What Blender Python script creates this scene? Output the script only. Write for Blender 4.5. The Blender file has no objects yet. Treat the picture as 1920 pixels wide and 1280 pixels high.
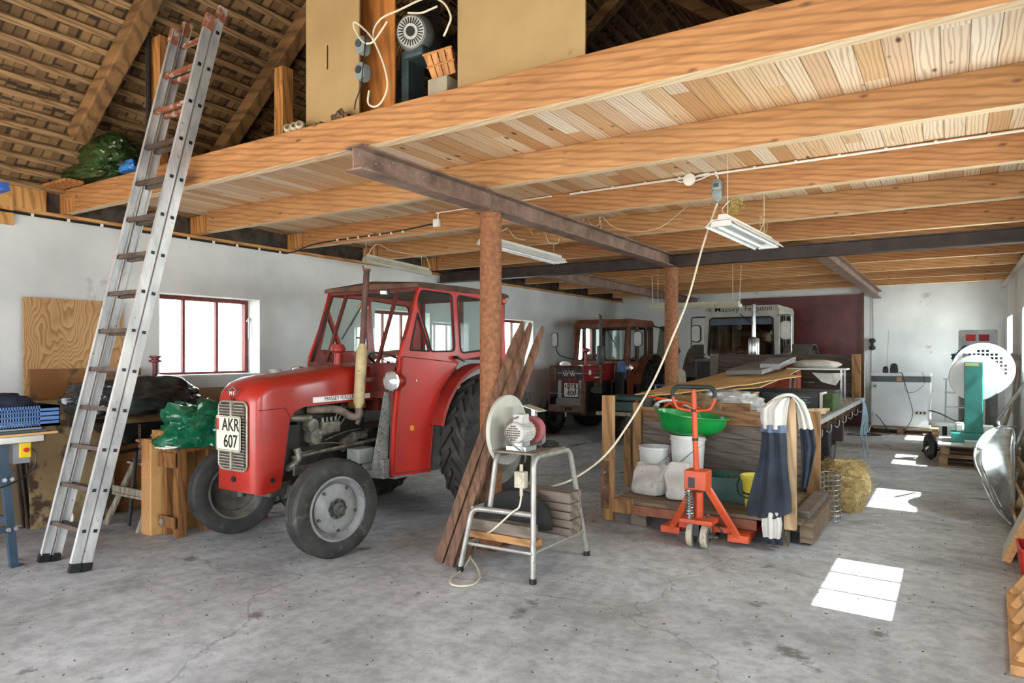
import bpy, bmesh, math, random
from mathutils import Vector, Matrix, noise
from math import sin, cos, pi, radians, atan2, sqrt

# ------------------------------------------------------------------ camera, sky, sun, exposure
SC = bpy.context.scene
COL = SC.collection
CAMH = 1.5
FPX = 1290.0
CX, CY = 960.0, 662.0
TH = math.atan(827.0 / 1290.0)
cam_d = bpy.data.cameras.new('camera')
cam_d.sensor_width = 36.0
cam_d.lens = 36.0 * FPX / 1920.0
cam_d.shift_y = (CY - 640.0) / 1920.0
cam_d.clip_start = 0.05
cam = bpy.data.objects.new('camera', cam_d)
COL.objects.link(cam)
cam.location = (0, 0, CAMH)
cam.rotation_euler = (pi / 2, 0, TH)
SC.camera = cam

world = bpy.data.worlds.new('sky')
SC.world = world
world.use_nodes = True
wn = world.node_tree
bgn = wn.nodes['Background']
bgn.inputs[0].default_value = (0.90, 0.95, 1.0, 1)
bgn.inputs[1].default_value = 3.2

SUN_DIR = Vector((-0.875, 0.05, -1.0)).normalized()
sun_d = bpy.data.lights.new('sun', 'SUN')
sun_d.energy = 11.0
sun_d.angle = radians(0.55)
sun_d.color = (1.0, 0.98, 0.95)
sun = bpy.data.objects.new('sun', sun_d)
COL.objects.link(sun)
sun.rotation_euler = SUN_DIR.to_track_quat('-Z', 'Y').to_euler()
sun.location = (12, 0, 14)

SC.view_settings.view_transform = 'Standard'
SC.view_settings.look = 'None'
SC.view_settings.exposure = 1.7
SC.view_settings.gamma = 1.0
SC.view_settings.use_curve_mapping = False
try:
    SC.cycles.use_denoising = True
    SC.cycles.max_bounces = 12
    SC.cycles.transparent_max_bounces = 40
    SC.cycles.diffuse_bounces = 6
    SC.cycles.caustics_reflective = False
    SC.cycles.caustics_refractive = False
    SC.cycles.sample_clamp_indirect = 8.0
except Exception:
    pass

# ------------------------------------------------------------------ measuring helpers (photo pixel -> metres in the room)
FW = Vector((-sin(TH), cos(TH), 0)); RT = Vector((cos(TH), sin(TH), 0)); EYE = Vector((0, 0, CAMH))
def ray(x, y):
    return FW + RT * ((x - CX) / FPX) + Vector((0, 0, (CY - y) / FPX))
def G(x, y, z=0.0):
    r = ray(x, y); return EYE + r * ((z - CAMH) / r.z)
def onX(x, y, X):
    r = ray(x, y); return EYE + r * (X / r.x)
def onY(x, y, Y):
    r = ray(x, y); return EYE + r * (Y / r.y)
def at(x, y, d):
    return EYE + ray(x, y) * d

# ------------------------------------------------------------------ materials
def lin(c):
    if isinstance(c, str):
        c = [int(c[i:i + 2], 16) / 255.0 for i in (0, 2, 4)]
    return tuple(((v / 12.92) if v <= 0.04045 else ((v + 0.055) / 1.055) ** 2.4) for v in c) + (1.0,)
MATS = {}
def new_mat(name):
    m = bpy.data.materials.new(name); m.use_nodes = True
    nt = m.node_tree; nt.nodes.clear()
    out = nt.nodes.new('ShaderNodeOutputMaterial'); b = nt.nodes.new('ShaderNodeBsdfPrincipled')
    nt.links.new(b.outputs[0], out.inputs[0])
    MATS[name] = m
    return m, nt, b, out
def nz(nt, scale=5, detail=4, stretch=(1, 1, 1), rough=.55, rot=(0, 0, 0), coord='Object', loc=(0, 0, 0)):
    tc = nt.nodes.new('ShaderNodeTexCoord'); mp = nt.nodes.new('ShaderNodeMapping')
    mp.inputs['Scale'].default_value = stretch; mp.inputs['Rotation'].default_value = rot; mp.inputs['Location'].default_value = loc
    nt.links.new(tc.outputs[coord], mp.inputs[0])
    n = nt.nodes.new('ShaderNodeTexNoise'); n.inputs['Scale'].default_value = scale
    n.inputs['Detail'].default_value = detail; n.inputs['Roughness'].default_value = rough
    nt.links.new(mp.outputs[0], n.inputs['Vector'])
    return n, mp
def ramp(nt, src, stops, interp='LINEAR'):
    r = nt.nodes.new('ShaderNodeValToRGB'); r.color_ramp.interpolation = interp
    e = r.color_ramp.elements
    while len(e) < len(stops): e.new(0.5)
    for i, (p, c) in enumerate(stops):
        e[i].position = p; e[i].color = c if len(c) == 4 else lin(c)
    nt.links.new(src, r.inputs[0]); return r
def mix(nt, fac, a, b, mode='MIX'):
    m = nt.nodes.new('ShaderNodeMix'); m.data_type = 'RGBA'; m.blend_type = mode
    for s, v in ((0, fac), (6, a), (7, b)):
        if hasattr(v, 'is_linked') or hasattr(v, 'links'): nt.links.new(v, m.inputs[s])
        else: m.inputs[s].default_value = v
    return m.outputs[2]
def bump(nt, b, h, strength=.3, dist=.01):
    bp = nt.nodes.new('ShaderNodeBump'); bp.inputs['Strength'].default_value = strength; bp.inputs['Distance'].default_value = dist
    nt.links.new(h, bp.inputs['Height']); nt.links.new(bp.outputs[0], b.inputs['Normal'])
def M(name, c, c2=None, rough=.55, metal=0.0, scale=6, bmp=0, stretch=(1, 1, 1), lo=.35, hi=.7, spots=None, spot_at=.66, spot_scale=18, coat=0):
    if name in MATS: return MATS[name]
    m, nt, b, out = new_mat(name)
    b.inputs['Roughness'].default_value = rough; b.inputs['Metallic'].default_value = metal
    if coat: b.inputs['Coat Weight'].default_value = coat; b.inputs['Coat Roughness'].default_value = .15
    if c2 is None: c2 = c
    n, mp = nz(nt, scale, 5, stretch)
    col = ramp(nt, n.outputs[0], [(lo, c), (hi, c2)]).outputs[0]
    if spots:
        n2, _ = nz(nt, spot_scale, 6, (1, 1, 1), .65)
        f = ramp(nt, n2.outputs[0], [(spot_at - .04, (0, 0, 0, 1)), (spot_at + .04, (1, 1, 1, 1))]).outputs[0]
        col = mix(nt, f, col, lin(spots))
    nt.links.new(col, b.inputs['Base Color'])
    if bmp: bump(nt, b, n.outputs[0], bmp)
    return m
def wood(name, light, mid, dark, axis='x', rough=.65, grain=9, knots=True, dirt=.0, dist=7, wf=.55, cloud=.5):
    """plain sawn timber with its grain along one axis"""
    if name in MATS: return MATS[name]
    m, nt, b, out = new_mat(name); b.inputs['Roughness'].default_value = rough
    i = 'xyz'.index(axis)
    st = [1.0, 1.0, 1.0]; st[i] = .07
    n, _ = nz(nt, grain * 2.2, 5, st, .6)
    st2 = [1.0, 1.0, 1.0]; st2[i] = .16
    tc = nt.nodes.new('ShaderNodeTexCoord'); mp = nt.nodes.new('ShaderNodeMapping'); mp.inputs['Scale'].default_value = st2
    nt.links.new(tc.outputs['Object'], mp.inputs[0])
    w = nt.nodes.new('ShaderNodeTexWave'); w.wave_type = 'BANDS'; w.bands_direction = 'DIAGONAL'
    w.inputs['Scale'].default_value = grain; w.inputs['Distortion'].default_value = dist; w.inputs['Detail'].default_value = 3; w.inputs['Detail Scale'].default_value = 1.2
    nt.links.new(mp.outputs[0], w.inputs[0])
    base = ramp(nt, n.outputs[0], [(.3, mid), (.62, light)]).outputs[0]
    fw = ramp(nt, w.outputs[0], [(.55, (0, 0, 0, 1)), (1.0, (wf, wf, wf, 1))]).outputs[0]
    col = mix(nt, fw, base, lin(dark))
    if knots:
        mp2 = nt.nodes.new('ShaderNodeMapping'); s3 = [2.6, 2.6, 2.6]; s3[i] = 1.0; mp2.inputs['Scale'].default_value = s3
        nt.links.new(tc.outputs['Object'], mp2.inputs[0])
        v = nt.nodes.new('ShaderNodeTexVoronoi'); v.inputs['Scale'].default_value = 3.6
        nt.links.new(mp2.outputs[0], v.inputs['Vector'])
        fk = ramp(nt, v.outputs['Distance'], [(.04, (.85, .85, .85, 1)), (.13, (0, 0, 0, 1))]).outputs[0]
        col = mix(nt, fk, col, lin(dark))
    nl, _ = nz(nt, 1.3, 4)
    fl = ramp(nt, nl.outputs[0], [(.42, (0, 0, 0, 1)), (.75, (cloud + dirt, cloud + dirt, cloud + dirt, 1))]).outputs[0]
    col = mix(nt, fl, col, lin(dark))
    nt.links.new(col, b.inputs['Base Color'])
    bump(nt, b, w.outputs[0], .12, .004)
    return m
def glass(name='pane_glass', tint=(0.93, 0.97, 0.96), rough=.02, refl=.12):
    if name in MATS: return MATS[name]
    m, nt, b, out = new_mat(name)
    nt.nodes.remove(b)
    t = nt.nodes.new('ShaderNodeBsdfTransparent'); t.inputs[0].default_value = tint + (1,)
    g = nt.nodes.new('ShaderNodeBsdfGlossy'); g.inputs['Roughness'].default_value = rough
    lw = nt.nodes.new('ShaderNodeLayerWeight'); lw.inputs[0].default_value = .5
    pw = nt.nodes.new('ShaderNodeMath'); pw.operation = 'POWER'; pw.inputs[1].default_value = 5.0; nt.links.new(lw.outputs['Facing'], pw.inputs[0])
    fr = nt.nodes.new('ShaderNodeMath'); fr.operation = 'MULTIPLY_ADD'; fr.inputs[1].default_value = .6; fr.inputs[2].default_value = refl * .3; nt.links.new(pw.outputs[0], fr.inputs[0])
    mx = nt.nodes.new('ShaderNodeMixShader')
    nt.links.new(fr.outputs[0], mx.inputs[0]); nt.links.new(t.outputs[0], mx.inputs[1]); nt.links.new(g.outputs[0], mx.inputs[2])
    nt.links.new(mx.outputs[0], out.inputs[0])
    return m

# ------------------------------------------------------------------ mesh builder
def frame_of(d):
    d = Vector(d).normalized()
    up = Vector((0, 0, 1)) if abs(d.z) < .9 else Vector((1, 0, 0))
    u = d.cross(up).normalized(); v = d.cross(u).normalized()
    return d, u, v
class MB:
    def __init__(self): self.bm = bmesh.new()
    def ring(self, pts): return [self.bm.verts.new(p) for p in pts]
    def face(self, vs):
        try: return self.bm.faces.new(vs)
        except Exception: return None
    def join(self, a, b, closed=True):
        n = len(a)
        for i in range(n if closed else n - 1):
            j = (i + 1) % n
            self.face([a[i], a[j], b[j], b[i]])
    def box(self, c, s, rot=None, bev=0):
        c = Vector(c); hx, hy, hz = s[0] / 2, s[1] / 2, s[2] / 2
        R = rot if isinstance(rot, Matrix) else (Matrix.Rotation(rot, 3, 'Z') if rot else Matrix.Identity(3))
        P = [c + R @ Vector((x * hx, y * hy, z * hz)) for z in (-1, 1) for x, y in ((-1, -1), (1, -1), (1, 1), (-1, 1))]
        v = [self.bm.verts.new(p) for p in P]
        fs = [self.face([v[i] for i in q]) for q in ((3, 2, 1, 0), (4, 5, 6, 7), (0, 1, 5, 4), (1, 2, 6, 5), (2, 3, 7, 6), (3, 0, 4, 7))]
        if bev > 0:
            es = set(e for f in fs if f for e in f.edges)
            bmesh.ops.bevel(self.bm, geom=list(es), offset=bev, segments=2, affect='EDGES', profile=.6)
        return self
    def mm(self, a, b, bev=0):
        a = Vector(a); b = Vector(b)
        return self.box((a + b) / 2, [abs(b[i] - a[i]) for i in range(3)], bev=bev)
    def bar(self, p0, p1, w, h, up=(0, 0, 1), bev=0):
        p0 = Vector(p0); p1 = Vector(p1); d = (p1 - p0)
        L = d.length
        if L < 1e-6: return self
        d.normalize(); up = Vector(up)
        if abs(d.dot(up)) > .98: up = Vector((0, 1, 0))
        s = d.cross(up).normalized(); u = s.cross(d).normalized()
        R = Matrix((d, s, u)).transposed()
        return self.box((p0 + p1) / 2, (L, w, h), R, bev)
    def cyl(self, p0, p1, r, r2=None, seg=16, cap=True):
        if r2 is None: r2 = r
        p0 = Vector(p0); p1 = Vector(p1); d, u, v = frame_of(p1 - p0)
        A = self.ring([p0 + (u * cos(t) + v * sin(t)) * r for t in [2 * pi * i / seg for i in range(seg)]])
        B = self.ring([p1 + (u * cos(t) + v * sin(t)) * r2 for t in [2 * pi * i / seg for i in range(seg)]])
        self.join(A, B)
        if cap: self.face(A[::-1]); self.face(B)
        return self
    def tube(self, pts, r, seg=8, closed=False, cap=True):
        pts = [Vector(p) for p in pts]; n = len(pts); rings = []
        pu = None
        for i, p in enumerate(pts):
            if closed: t = pts[(i + 1) % n] - pts[i - 1]
            else: t = pts[min(i + 1, n - 1)] - pts[max(i - 1, 0)]
            t.normalize()
            if pu is None: _, u, v = frame_of(t)
            else:
                u = pu - t * pu.dot(t)
                if u.length < 1e-5: _, u, v = frame_of(t)
                u.normalize()
            v = t.cross(u); pu = u
            rr = r(i / max(1, n - 1)) if callable(r) else r
            rings.append(self.ring([p + (u * cos(a) + v * sin(a)) * rr for a in [2 * pi * k / seg for k in range(seg)]]))
        for a, b in zip(rings, rings[1:]): self.join(a, b)
        if closed: self.join(rings[-1], rings[0])
        elif cap: self.face(rings[0][::-1]); self.face(rings[-1])
        return self
    def lathe(self, prof, c, axis=(0, 0, 1), seg=32, cap=True, closed=False):
        """prof: (radius, distance along the axis)"""
        c = Vector(c); d, u, v = frame_of(axis); rings = []
        for r, a in prof:
            rings.append(self.ring([c + d * a + (u * cos(t) + v * sin(t)) * max(r, 1e-4) for t in [2 * pi * i / seg for i in range(seg)]]))
        for a, b in zip(rings, rings[1:]): self.join(a, b)
        if closed: self.join(rings[-1], rings[0])
        elif cap: self.face(rings[0][::-1]); self.face(rings[-1])
        return self
    def sph(self, c, r, seg=16, sz=(1, 1, 1), R=None):
        c = Vector(c); m = Matrix.Translation(c) @ (R.to_4x4() if R else Matrix.Identity(4)) @ Matrix.Diagonal((r * sz[0], r * sz[1], r * sz[2], 1))
        bmesh.ops.create_uvsphere(self.bm, u_segments=seg, v_segments=max(6, seg // 2), radius=1, matrix=m); return self
    def prism(self, poly, p0, ex, ey, depth):
        """poly of 2D points; p0 origin; ex, ey unit axes; depth vector"""
        p0 = Vector(p0); ex = Vector(ex); ey = Vector(ey); depth = Vector(depth)
        A = self.ring([p0 + ex * x + ey * y for x, y in poly]); B = self.ring([p0 + ex * x + ey * y + depth for x, y in poly])
        self.join(A, B); self.face(A[::-1]); self.face(B); return self
    def loft(self, rings, cap=True, closed=True):
        R = [self.ring(r) for r in rings]
        for a, b in zip(R, R[1:]): self.join(a, b, closed)
        if cap: self.face(R[0][::-1]); self.face(R[-1])
        return self
    def grid(self, f, nu, nv):
        V = [[self.bm.verts.new(f(i / nu, j / nv)) for j in range(nv + 1)] for i in range(nu + 1)]
        for i in range(nu):
            for j in range(nv): self.face([V[i][j], V[i + 1][j], V[i + 1][j + 1], V[i][j + 1]])
        return self
    def jitter(self, amp, scale=3, seed=0):
        for v in self.bm.verts:
            n = noise.noise_vector(v.co * scale + Vector((seed * 7.1, seed, 0)))
            v.co += n * amp
        return self
    def build(self, name, m=None, parent=None, smooth=False, solid=0, local=False, kind=None, label=None, cat=None, group=None, sub=0):
        bm = self.bm
        bmesh.ops.recalc_face_normals(bm, faces=bm.faces[:])
        me = bpy.data.meshes.new(name); o = bpy.data.objects.new(name, me); COL.objects.link(o)
        root = parent
        while root is not None and root.parent is not None: root = root.parent
        if not local:
            if root is not None:
                bm.transform(root.matrix_basis.inverted())
            elif len(bm.verts):
                xs = [v.co for v in bm.verts]
                lo = Vector([min(v[i] for v in xs) for i in range(3)]); hi = Vector([max(v[i] for v in xs) for i in range(3)])
                org = Vector(((lo.x + hi.x) / 2, (lo.y + hi.y) / 2, lo.z))
                bm.transform(Matrix.Translation(-org)); o.location = org
        bm.to_mesh(me); bm.free()
        if parent is not None: o.parent = parent
        if m: me.materials.append(m)
        if smooth:
            for p in me.polygons: p.use_smooth = True
            me.set_sharp_from_angle(angle=radians(38))
        if solid:
            s = o.modifiers.new('s', 'SOLIDIFY'); s.thickness = solid; s.offset = 0
        if sub:
            s = o.modifiers.new('sub', 'SUBSURF'); s.levels = sub; s.render_levels = sub
        if kind: o['kind'] = kind
        if label: o['label'] = label
        if cat: o['category'] = cat
        if group: o['group'] = group
        return o
def thing(name, label, cat, loc=(0, 0, 0), rot=0, group=None):
    o = bpy.data.objects.new(name, None); COL.objects.link(o); o.empty_display_size = .1
    o.location = loc; o.rotation_euler = (0, 0, rot); o['label'] = label; o['category'] = cat
    if group: o['group'] = group
    return o
def curve_mesh(name, polys, thick, T, m, parent, cyclic=True):
    """flat outline with holes, made solid; T maps the flat x,y,z to the room"""
    cu = bpy.data.curves.new(name, 'CURVE'); cu.dimensions = '2D'; cu.fill_mode = 'BOTH'; cu.extrude = thick / 2
    for P in polys:
        s = cu.splines.new('POLY'); s.points.add(len(P) - 1)
        for i, (x, y) in enumerate(P): s.points[i].co = (x, y, 0, 1)
        s.use_cyclic_u = cyclic
    return _conv(name, cu, T, m, parent)
def _conv(name, cu, T, m, parent):
    tmp = bpy.data.objects.new('tmp', cu); COL.objects.link(tmp)
    dg = bpy.context.evaluated_depsgraph_get(); dg.update()
    me = bpy.data.meshes.new_from_object(tmp.evaluated_get(dg)); bpy.data.objects.remove(tmp); bpy.data.curves.remove(cu)
    bm = bmesh.new(); bm.from_mesh(me); bpy.data.meshes.remove(me)
    bm.transform(T); mb = MB(); mb.bm.free(); mb.bm = bm
    return mb.build(name, m, parent)
def basis(o, ex, ey):
    ex = Vector(ex).normalized(); ey = Vector(ey); ez = ex.cross(ey).normalized(); ey = ez.cross(ex)
    return Matrix.Translation(Vector(o)) @ Matrix((ex, ey, ez)).transposed().to_4x4()
def text(name, s, o, ex, ey, size, m, parent, thick=.002, spacing=1.0, align='CENTER', xs=1.0, offset=0):
    cu = bpy.data.curves.new(name, 'FONT'); cu.body = s; cu.size = size; cu.extrude = thick / 2; cu.space_character = spacing
    cu.align_x = align; cu.align_y = 'CENTER'; cu.offset = offset
    return _conv(name, cu, basis(o, ex, ey) @ Matrix.Diagonal((xs, 1, 1, 1)), m, parent)
def rrect(w, h, r, n=5, cx=0, cy=0):
    P = []
    for k, (sx, sy) in enumerate(((1, 1), (-1, 1), (-1, -1), (1, -1))):
        for i in range(n + 1):
            a = pi / 2 * (k + i / n)
            P.append((cx + sx * (w / 2 - r) + r * cos(a), cy + sy * (h / 2 - r) + r * sin(a)))
    return P
def rpoly(P, r, n=4):
    """round the corners of a 2D polygon"""
    out = []; L = len(P)
    for i in range(L):
        a, b, c = Vector(P[i - 1]), Vector(P[i]), Vector(P[(i + 1) % L])
        d1 = (a - b); d2 = (c - b); rr = min(r, d1.length * .45, d2.length * .45)
        p = b + d1.normalized() * rr; q = b + d2.normalized() * rr
        for k in range(n + 1):
            t = k / n; out.append(tuple(p * (1 - t) ** 2 + b * 2 * t * (1 - t) + q * t * t))
    return out
def smooth_path(P, n=6):
    P = [Vector(p) for p in P]; out = []
    for i in range(len(P) - 1):
        p0 = P[max(i - 1, 0)]; p1 = P[i]; p2 = P[i + 1]; p3 = P[min(i + 2, len(P) - 1)]
        for k in range(n):
            t = k / n
            out.append(.5 * ((2 * p1) + (p2 - p0) * t + (2 * p0 - 5 * p1 + 4 * p2 - p3) * t * t + (3 * p1 - p0 - 3 * p2 + p3) * t ** 3))
    out.append(P[-1]); return out
def copy_thing(o, parent=None):
    c = o.copy(); COL.objects.link(c)
    if parent is not None: c.parent = parent
    for ch in [x for x in bpy.data.objects if x.parent == o]: copy_thing(ch, c)
    return c
def blob(mb, c, size, seed=0, amp=.12, scale=1.6, flat=.3, sub=4, ridge=False):
    """a lump that rests flat on what carries it; c is the middle of its base"""
    b2 = bmesh.new(); bmesh.ops.create_icosphere(b2, subdivisions=sub, radius=1)
    c = Vector(c); vs = {}
    for v in b2.verts:
        p = v.co.copy(); n = noise.fractal(p * scale + Vector((seed * 3.7, seed, 0)), .9, 2.1, 4)
        if ridge: n = abs(n) * 2 - .5
        p = p * (1 + amp * n)
        p.x = (abs(p.x) ** .8) * (1 if p.x > 0 else -1); p.y = (abs(p.y) ** .8) * (1 if p.y > 0 else -1)
        z = max(p.z, -flat) + flat
        vs[v] = mb.bm.verts.new(c + Vector((p.x * size[0] / 2, p.y * size[1] / 2, z / (1 + flat) * size[2])))
    for f in b2.faces: mb.face([vs[v] for v in f.verts])
    b2.free(); return mb

# ------------------------------------------------------------------ palette
BLACK = M('black_plastic', '101011', '1c1c1d', rough=.45)
RUBBER = M('tyre_rubber', '1d1d1c', '383634', rough=.75, scale=7, spots='4b463f', spot_at=.62, spot_scale=12, bmp=.05)
STEEL = M('bare_steel', '8d8f8e', 'a9aaa8', rough=.35, metal=.85, scale=12)
GALV = M('galvanised_steel', '9a9c9c', 'c0c2c1', rough=.42, metal=.75, scale=22)
ALU = M('worn_aluminium', '9e9fa0', 'd4d4d2', rough=.45, metal=.35, scale=9, stretch=(1, 1, .3), spots='5b4a3e', spot_at=.68, spot_scale=26)
RUST = M('rusty_steel', '4a342a', '8a624a', rough=.8, metal=.15, scale=14, bmp=.2, spots='9c8a7c', spot_at=.68, spot_scale=60)
RUSTCOL = M('rusty_pipe', '6e4429', '93613f', rough=.75, metal=.0, scale=26, bmp=.08, spots='a87a58', spot_at=.68, spot_scale=90)
BEAMST = M('brown_steel_beam', '5e4a40', '94786a', rough=.5, metal=.1, scale=5, spots='a8978c', spot_at=.64, spot_scale=45, bmp=.1)
DARKST = M('dark_steel_beam', '2b211d', '46362f', rough=.5, metal=.1, scale=6)
WHITEP = M('white_plastic', 'd8d8d4', 'ecece8', rough=.4)
GREYW = wood('weathered_grey_wood', '9c9184', '75695c', '3c332b', 'x', grain=8, dirt=.1)
GLASS = glass()
# ------------------------------------------------------------------ the setting
XL, XR, YB, YF = -6.8, 0.8, 15.6, -1.6
ZJ = 2.75; JH = .21; JT = .08; ZT = ZJ + JH
PITCH = .78
def zroof(X): return 2.93 + PITCH * (min(X, 2 * -3.0 - X) - XL)

def mat_floor():
    m, nt, b, out = new_mat('concrete_floor')
    b.inputs['Roughness'].default_value = .62
    n1, _ = nz(nt, 1.1, 8, (1, 1, 1), .62); n2, _ = nz(nt, 9, 8, (1, 1, 1), .7); n3, _ = nz(nt, 70, 3); n4, _ = nz(nt, .55, 3, loc=(3, 1, 0))
    c = ramp(nt, n1.outputs[0], [(.3, '888888'), (.5, 'b0b2b5'), (.72, 'c6c9cc')]).outputs[0]
    c = mix(nt, ramp(nt, n2.outputs[0], [(.35, (.5, .5, .5, 1)), (.6, (0, 0, 0, 1))]).outputs[0], c, lin('5e5c5b'))
    c = mix(nt, ramp(nt, n4.outputs[0], [(.55, (0, 0, 0, 1)), (.75, (.4, .4, .4, 1))]).outputs[0], c, lin('7d7366'))
    c = mix(nt, ramp(nt, n3.outputs[0], [(.66, (0, 0, 0, 1)), (.74, (.8, .8, .8, 1))]).outputs[0], c, lin('2f2823'))
    # worn patches and oil drips
    n5, _ = nz(nt, 3.1, 5, (1, 1, 1), .6, loc=(9, 4, 0))
    c = mix(nt, ramp(nt, n5.outputs[0], [(.64, (0, 0, 0, 1)), (.70, (.7, .7, .7, 1))]).outputs[0], c, lin('4a4440'))
    # fine cracks
    v = nt.nodes.new('ShaderNodeTexVoronoi'); v.feature = 'DISTANCE_TO_EDGE'; v.inputs['Scale'].default_value = .42
    nd, _ = nz(nt, 2.0, 5); tc = nt.nodes.new('ShaderNodeTexCoord')
    ad = nt.nodes.new('ShaderNodeVectorMath'); ad.operation = 'MULTIPLY_ADD'; ad.inputs[1].default_value = (.55, .55, .55)
    nt.links.new(nd.outputs['Color'], ad.inputs[0]); nt.links.new(tc.outputs['Object'], ad.inputs[2]); nt.links.new(ad.outputs[0], v.inputs['Vector'])
    c = mix(nt, ramp(nt, v.outputs['Distance'], [(.0008, (.5, .5, .5, 1)), (.0026, (0, 0, 0, 1))]).outputs[0], c, lin('4a4541'))
    nt.links.new(c, b.inputs['Base Color'])
    rr = ramp(nt, n1.outputs[0], [(.3, (.75, .75, .75, 1)), (.7, (.48, .48, .48, 1))]); nt.links.new(rr.outputs[0], b.inputs['Roughness'])
    bump(nt, b, n2.outputs[0], .12, .01)
    return m
PLASTER = M('white_plaster', 'c5c8c8', 'dfe1e0', rough=.85, scale=1.2, spots='b3aeaa', spot_at=.70, spot_scale=2.2, bmp=.03)
MB().mm((XL - .4, YF - .5, -.12), (XR + .4, YB + .4, 0)).build('floor', mat_floor(), kind='structure')
# yard outside
MB().mm((-14, -16, -.2), (16, YF - .5, -.02)).build('yard_ground', M('pale_gravel', 'b3aa9b', 'd2cabb', rough=.9, scale=30), kind='structure')
MB().mm((XR + .42, YF - .5, -.4), (16, 22, -.1)).build('side_ground', M('pale_gravel', 'b3aa9b', 'd2cabb'), kind='structure')
MB().mm((-14, YF - .5, -.4), (XL - .42, 22, -.1)).build('side_ground', M('pale_gravel', 'b3aa9b', 'd2cabb'), kind='structure')

WZ0, WZ1 = 1.25, 2.12
LW = [(3.96, 5.16), (7.06, 8.26), (10.16, 11.36), (13.2, 14.4)]
RW = [(1.15, 2.35), (4.27, 5.47), (7.40, 8.60), (10.52, 11.72), (13.62, 14.82)]
def wall_with_windows(name, x0, x1, wins, y0, y1, z1, m, mb=None):
    mb = MB(); ys = [y0]
    for a, b_ in wins: ys += [a, b_]
    ys.append(y1)
    for i in range(0, len(ys), 2): mb.mm((x0, ys[i], 0), (x1, ys[i + 1], z1))
    for a, b_ in wins:
        mb.mm((x0, a, 0), (x1, b_, WZ0)); mb.mm((x0, a, WZ1), (x1, b_, z1))
    return mb.build(name, m, kind='structure')
WT = .34
wall_with_windows('wall_left', XL - WT, XL, LW, 1.95, YB, ZJ - .03, PLASTER)
wall_with_windows('wall_right', XR, XR + WT, RW, YF, YB, ZJ - .03, PLASTER)
MB().mm((XL - WT, YB, 0), (XR + WT, YB + .3, 5.0)).build('wall_back', PLASTER, kind='structure')
# left wall in front of the masonry: boarded part
LB = wood('orange_board', 'c48a4e', 'a8703a', '5d3517', 'z')
MB().mm((XL - WT, YF, 0), (XL - .02, 1.93, ZJ)).build('wall_front_left', LB, kind='structure')

MB().mm((XL - WT, YF - .12, 2.5), (XR + WT, YF, 6.2)).build('wall_front_gable', LB, kind='structure')  # unseen upper wall added behind the camera to cut sky light on the loft
# windows
FRW = M('dark_red_frame', '5e1d1c', '7d3531', rough=.55, scale=8, spots='a08a7a', spot_at=.68)
for k, (side, wins) in enumerate((('L', LW), ('R', RW))):
    for i, (a, b_) in enumerate(wins):
        x = XL - WT + .10 if side == 'L' else XR + WT - .06
        n = k * 4 + i + 1
        T = bpy.data.objects.new('window_%d' % n, None); COL.objects.link(T); T.location = (x, (a + b_) / 2, WZ0); T['kind'] = 'structure'
        mb = MB(); t = .045
        mb.mm((x - .03, a, WZ0), (x + .03, a + t, WZ1)); mb.mm((x - .03, b_ - t, WZ0), (x + .03, b_, WZ1))
        mb.mm((x - .03, a + t, WZ0), (x + .03, b_ - t, WZ0 + t)); mb.mm((x - .03, a + t, WZ1 - t), (x + .03, b_ - t, WZ1))
        mb.build('window_frame', FRW, T)
        for q in (1, 2):
            y = a + (b_ - a) * q / 3
            MB().mm((x - .02, y - .014, WZ0 + t), (x + .02, y + .014, WZ1 - t)).build('mullion', FRW, T)
        MB().mm((x - .003, a + t, WZ0 + t), (x + .003, b_ - t, WZ1 - t)).build('pane', GLASS, T)
        if side == 'L':
            MB().mm((XL - WT + .14, a - .0, WZ0 + .001), (XL + .03, b_ + .0, WZ0 + .02)).build('window_sill', M('white_paint', 'dcdcda', 'e8e8e6'), T)
            MB().tube(smooth_path([(x + .04, b_ - .03, WZ0 + .62), (x + .075, b_ - .02, WZ0 + .66), (x + .08, b_ - .03, WZ0 + .60), (x + .08, b_ - .03, WZ0 + .42)]), .008).build('handle', GALV, T)
# pale boarded fence outside the left windows
FEN = M('pale_fence_boards', 'e6ded8', 'f6f2ee', rough=.8, scale=3, stretch=(1, 1, .1))
T = thing('board_fence', 'pale vertical board fence seen through the left windows', 'fence', (-8.9, 8, -.1))
for i in range(96):
    y = 1.0 + i * .26
    MB().mm((-8.95, y, -.1), (-8.92, y + .235, 1.95)).build('fence_board', FEN, T)
MB().mm((-8.99, 1, .4), (-8.95, 26, .5)).mm((-8.99, 1, 1.6), (-8.95, 26, 1.7)).build('rail', FEN, T)

# maroon sliding door in the back wall, with its frame
T = bpy.data.objects.new('door_1', None); COL.objects.link(T); T.location = (-2.6, YB - .04, 0); T['kind'] = 'structure'
DX0, DX1 = -3.95, -1.52
MB().mm((DX0, YB - .05, .02), (DX1 - .06, YB - .003, 2.70)).build('door_panel', M('maroon_board', '4d1f1e', '69302d', rough=.4, scale=3, spots='7c4640', spot_at=.7), T)
MB().mm((DX1 - .06, YB - .09, .02), (DX1, YB - .003, 2.72)).build('door_frame', M('brown_trim', '4a2417', '6e3d26', rough=.5), T)

# board lining on the foot of the left wall
MB().mm((XL + .003, 2.2, .02), (XL + .022, 8.2, 1.13)).build('trim_1', M('hardboard_lining', '857258', 'a08b6c', rough=.6, scale=1.6, spots='6e5c46', spot_at=.66, spot_scale=5), kind='structure')

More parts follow.
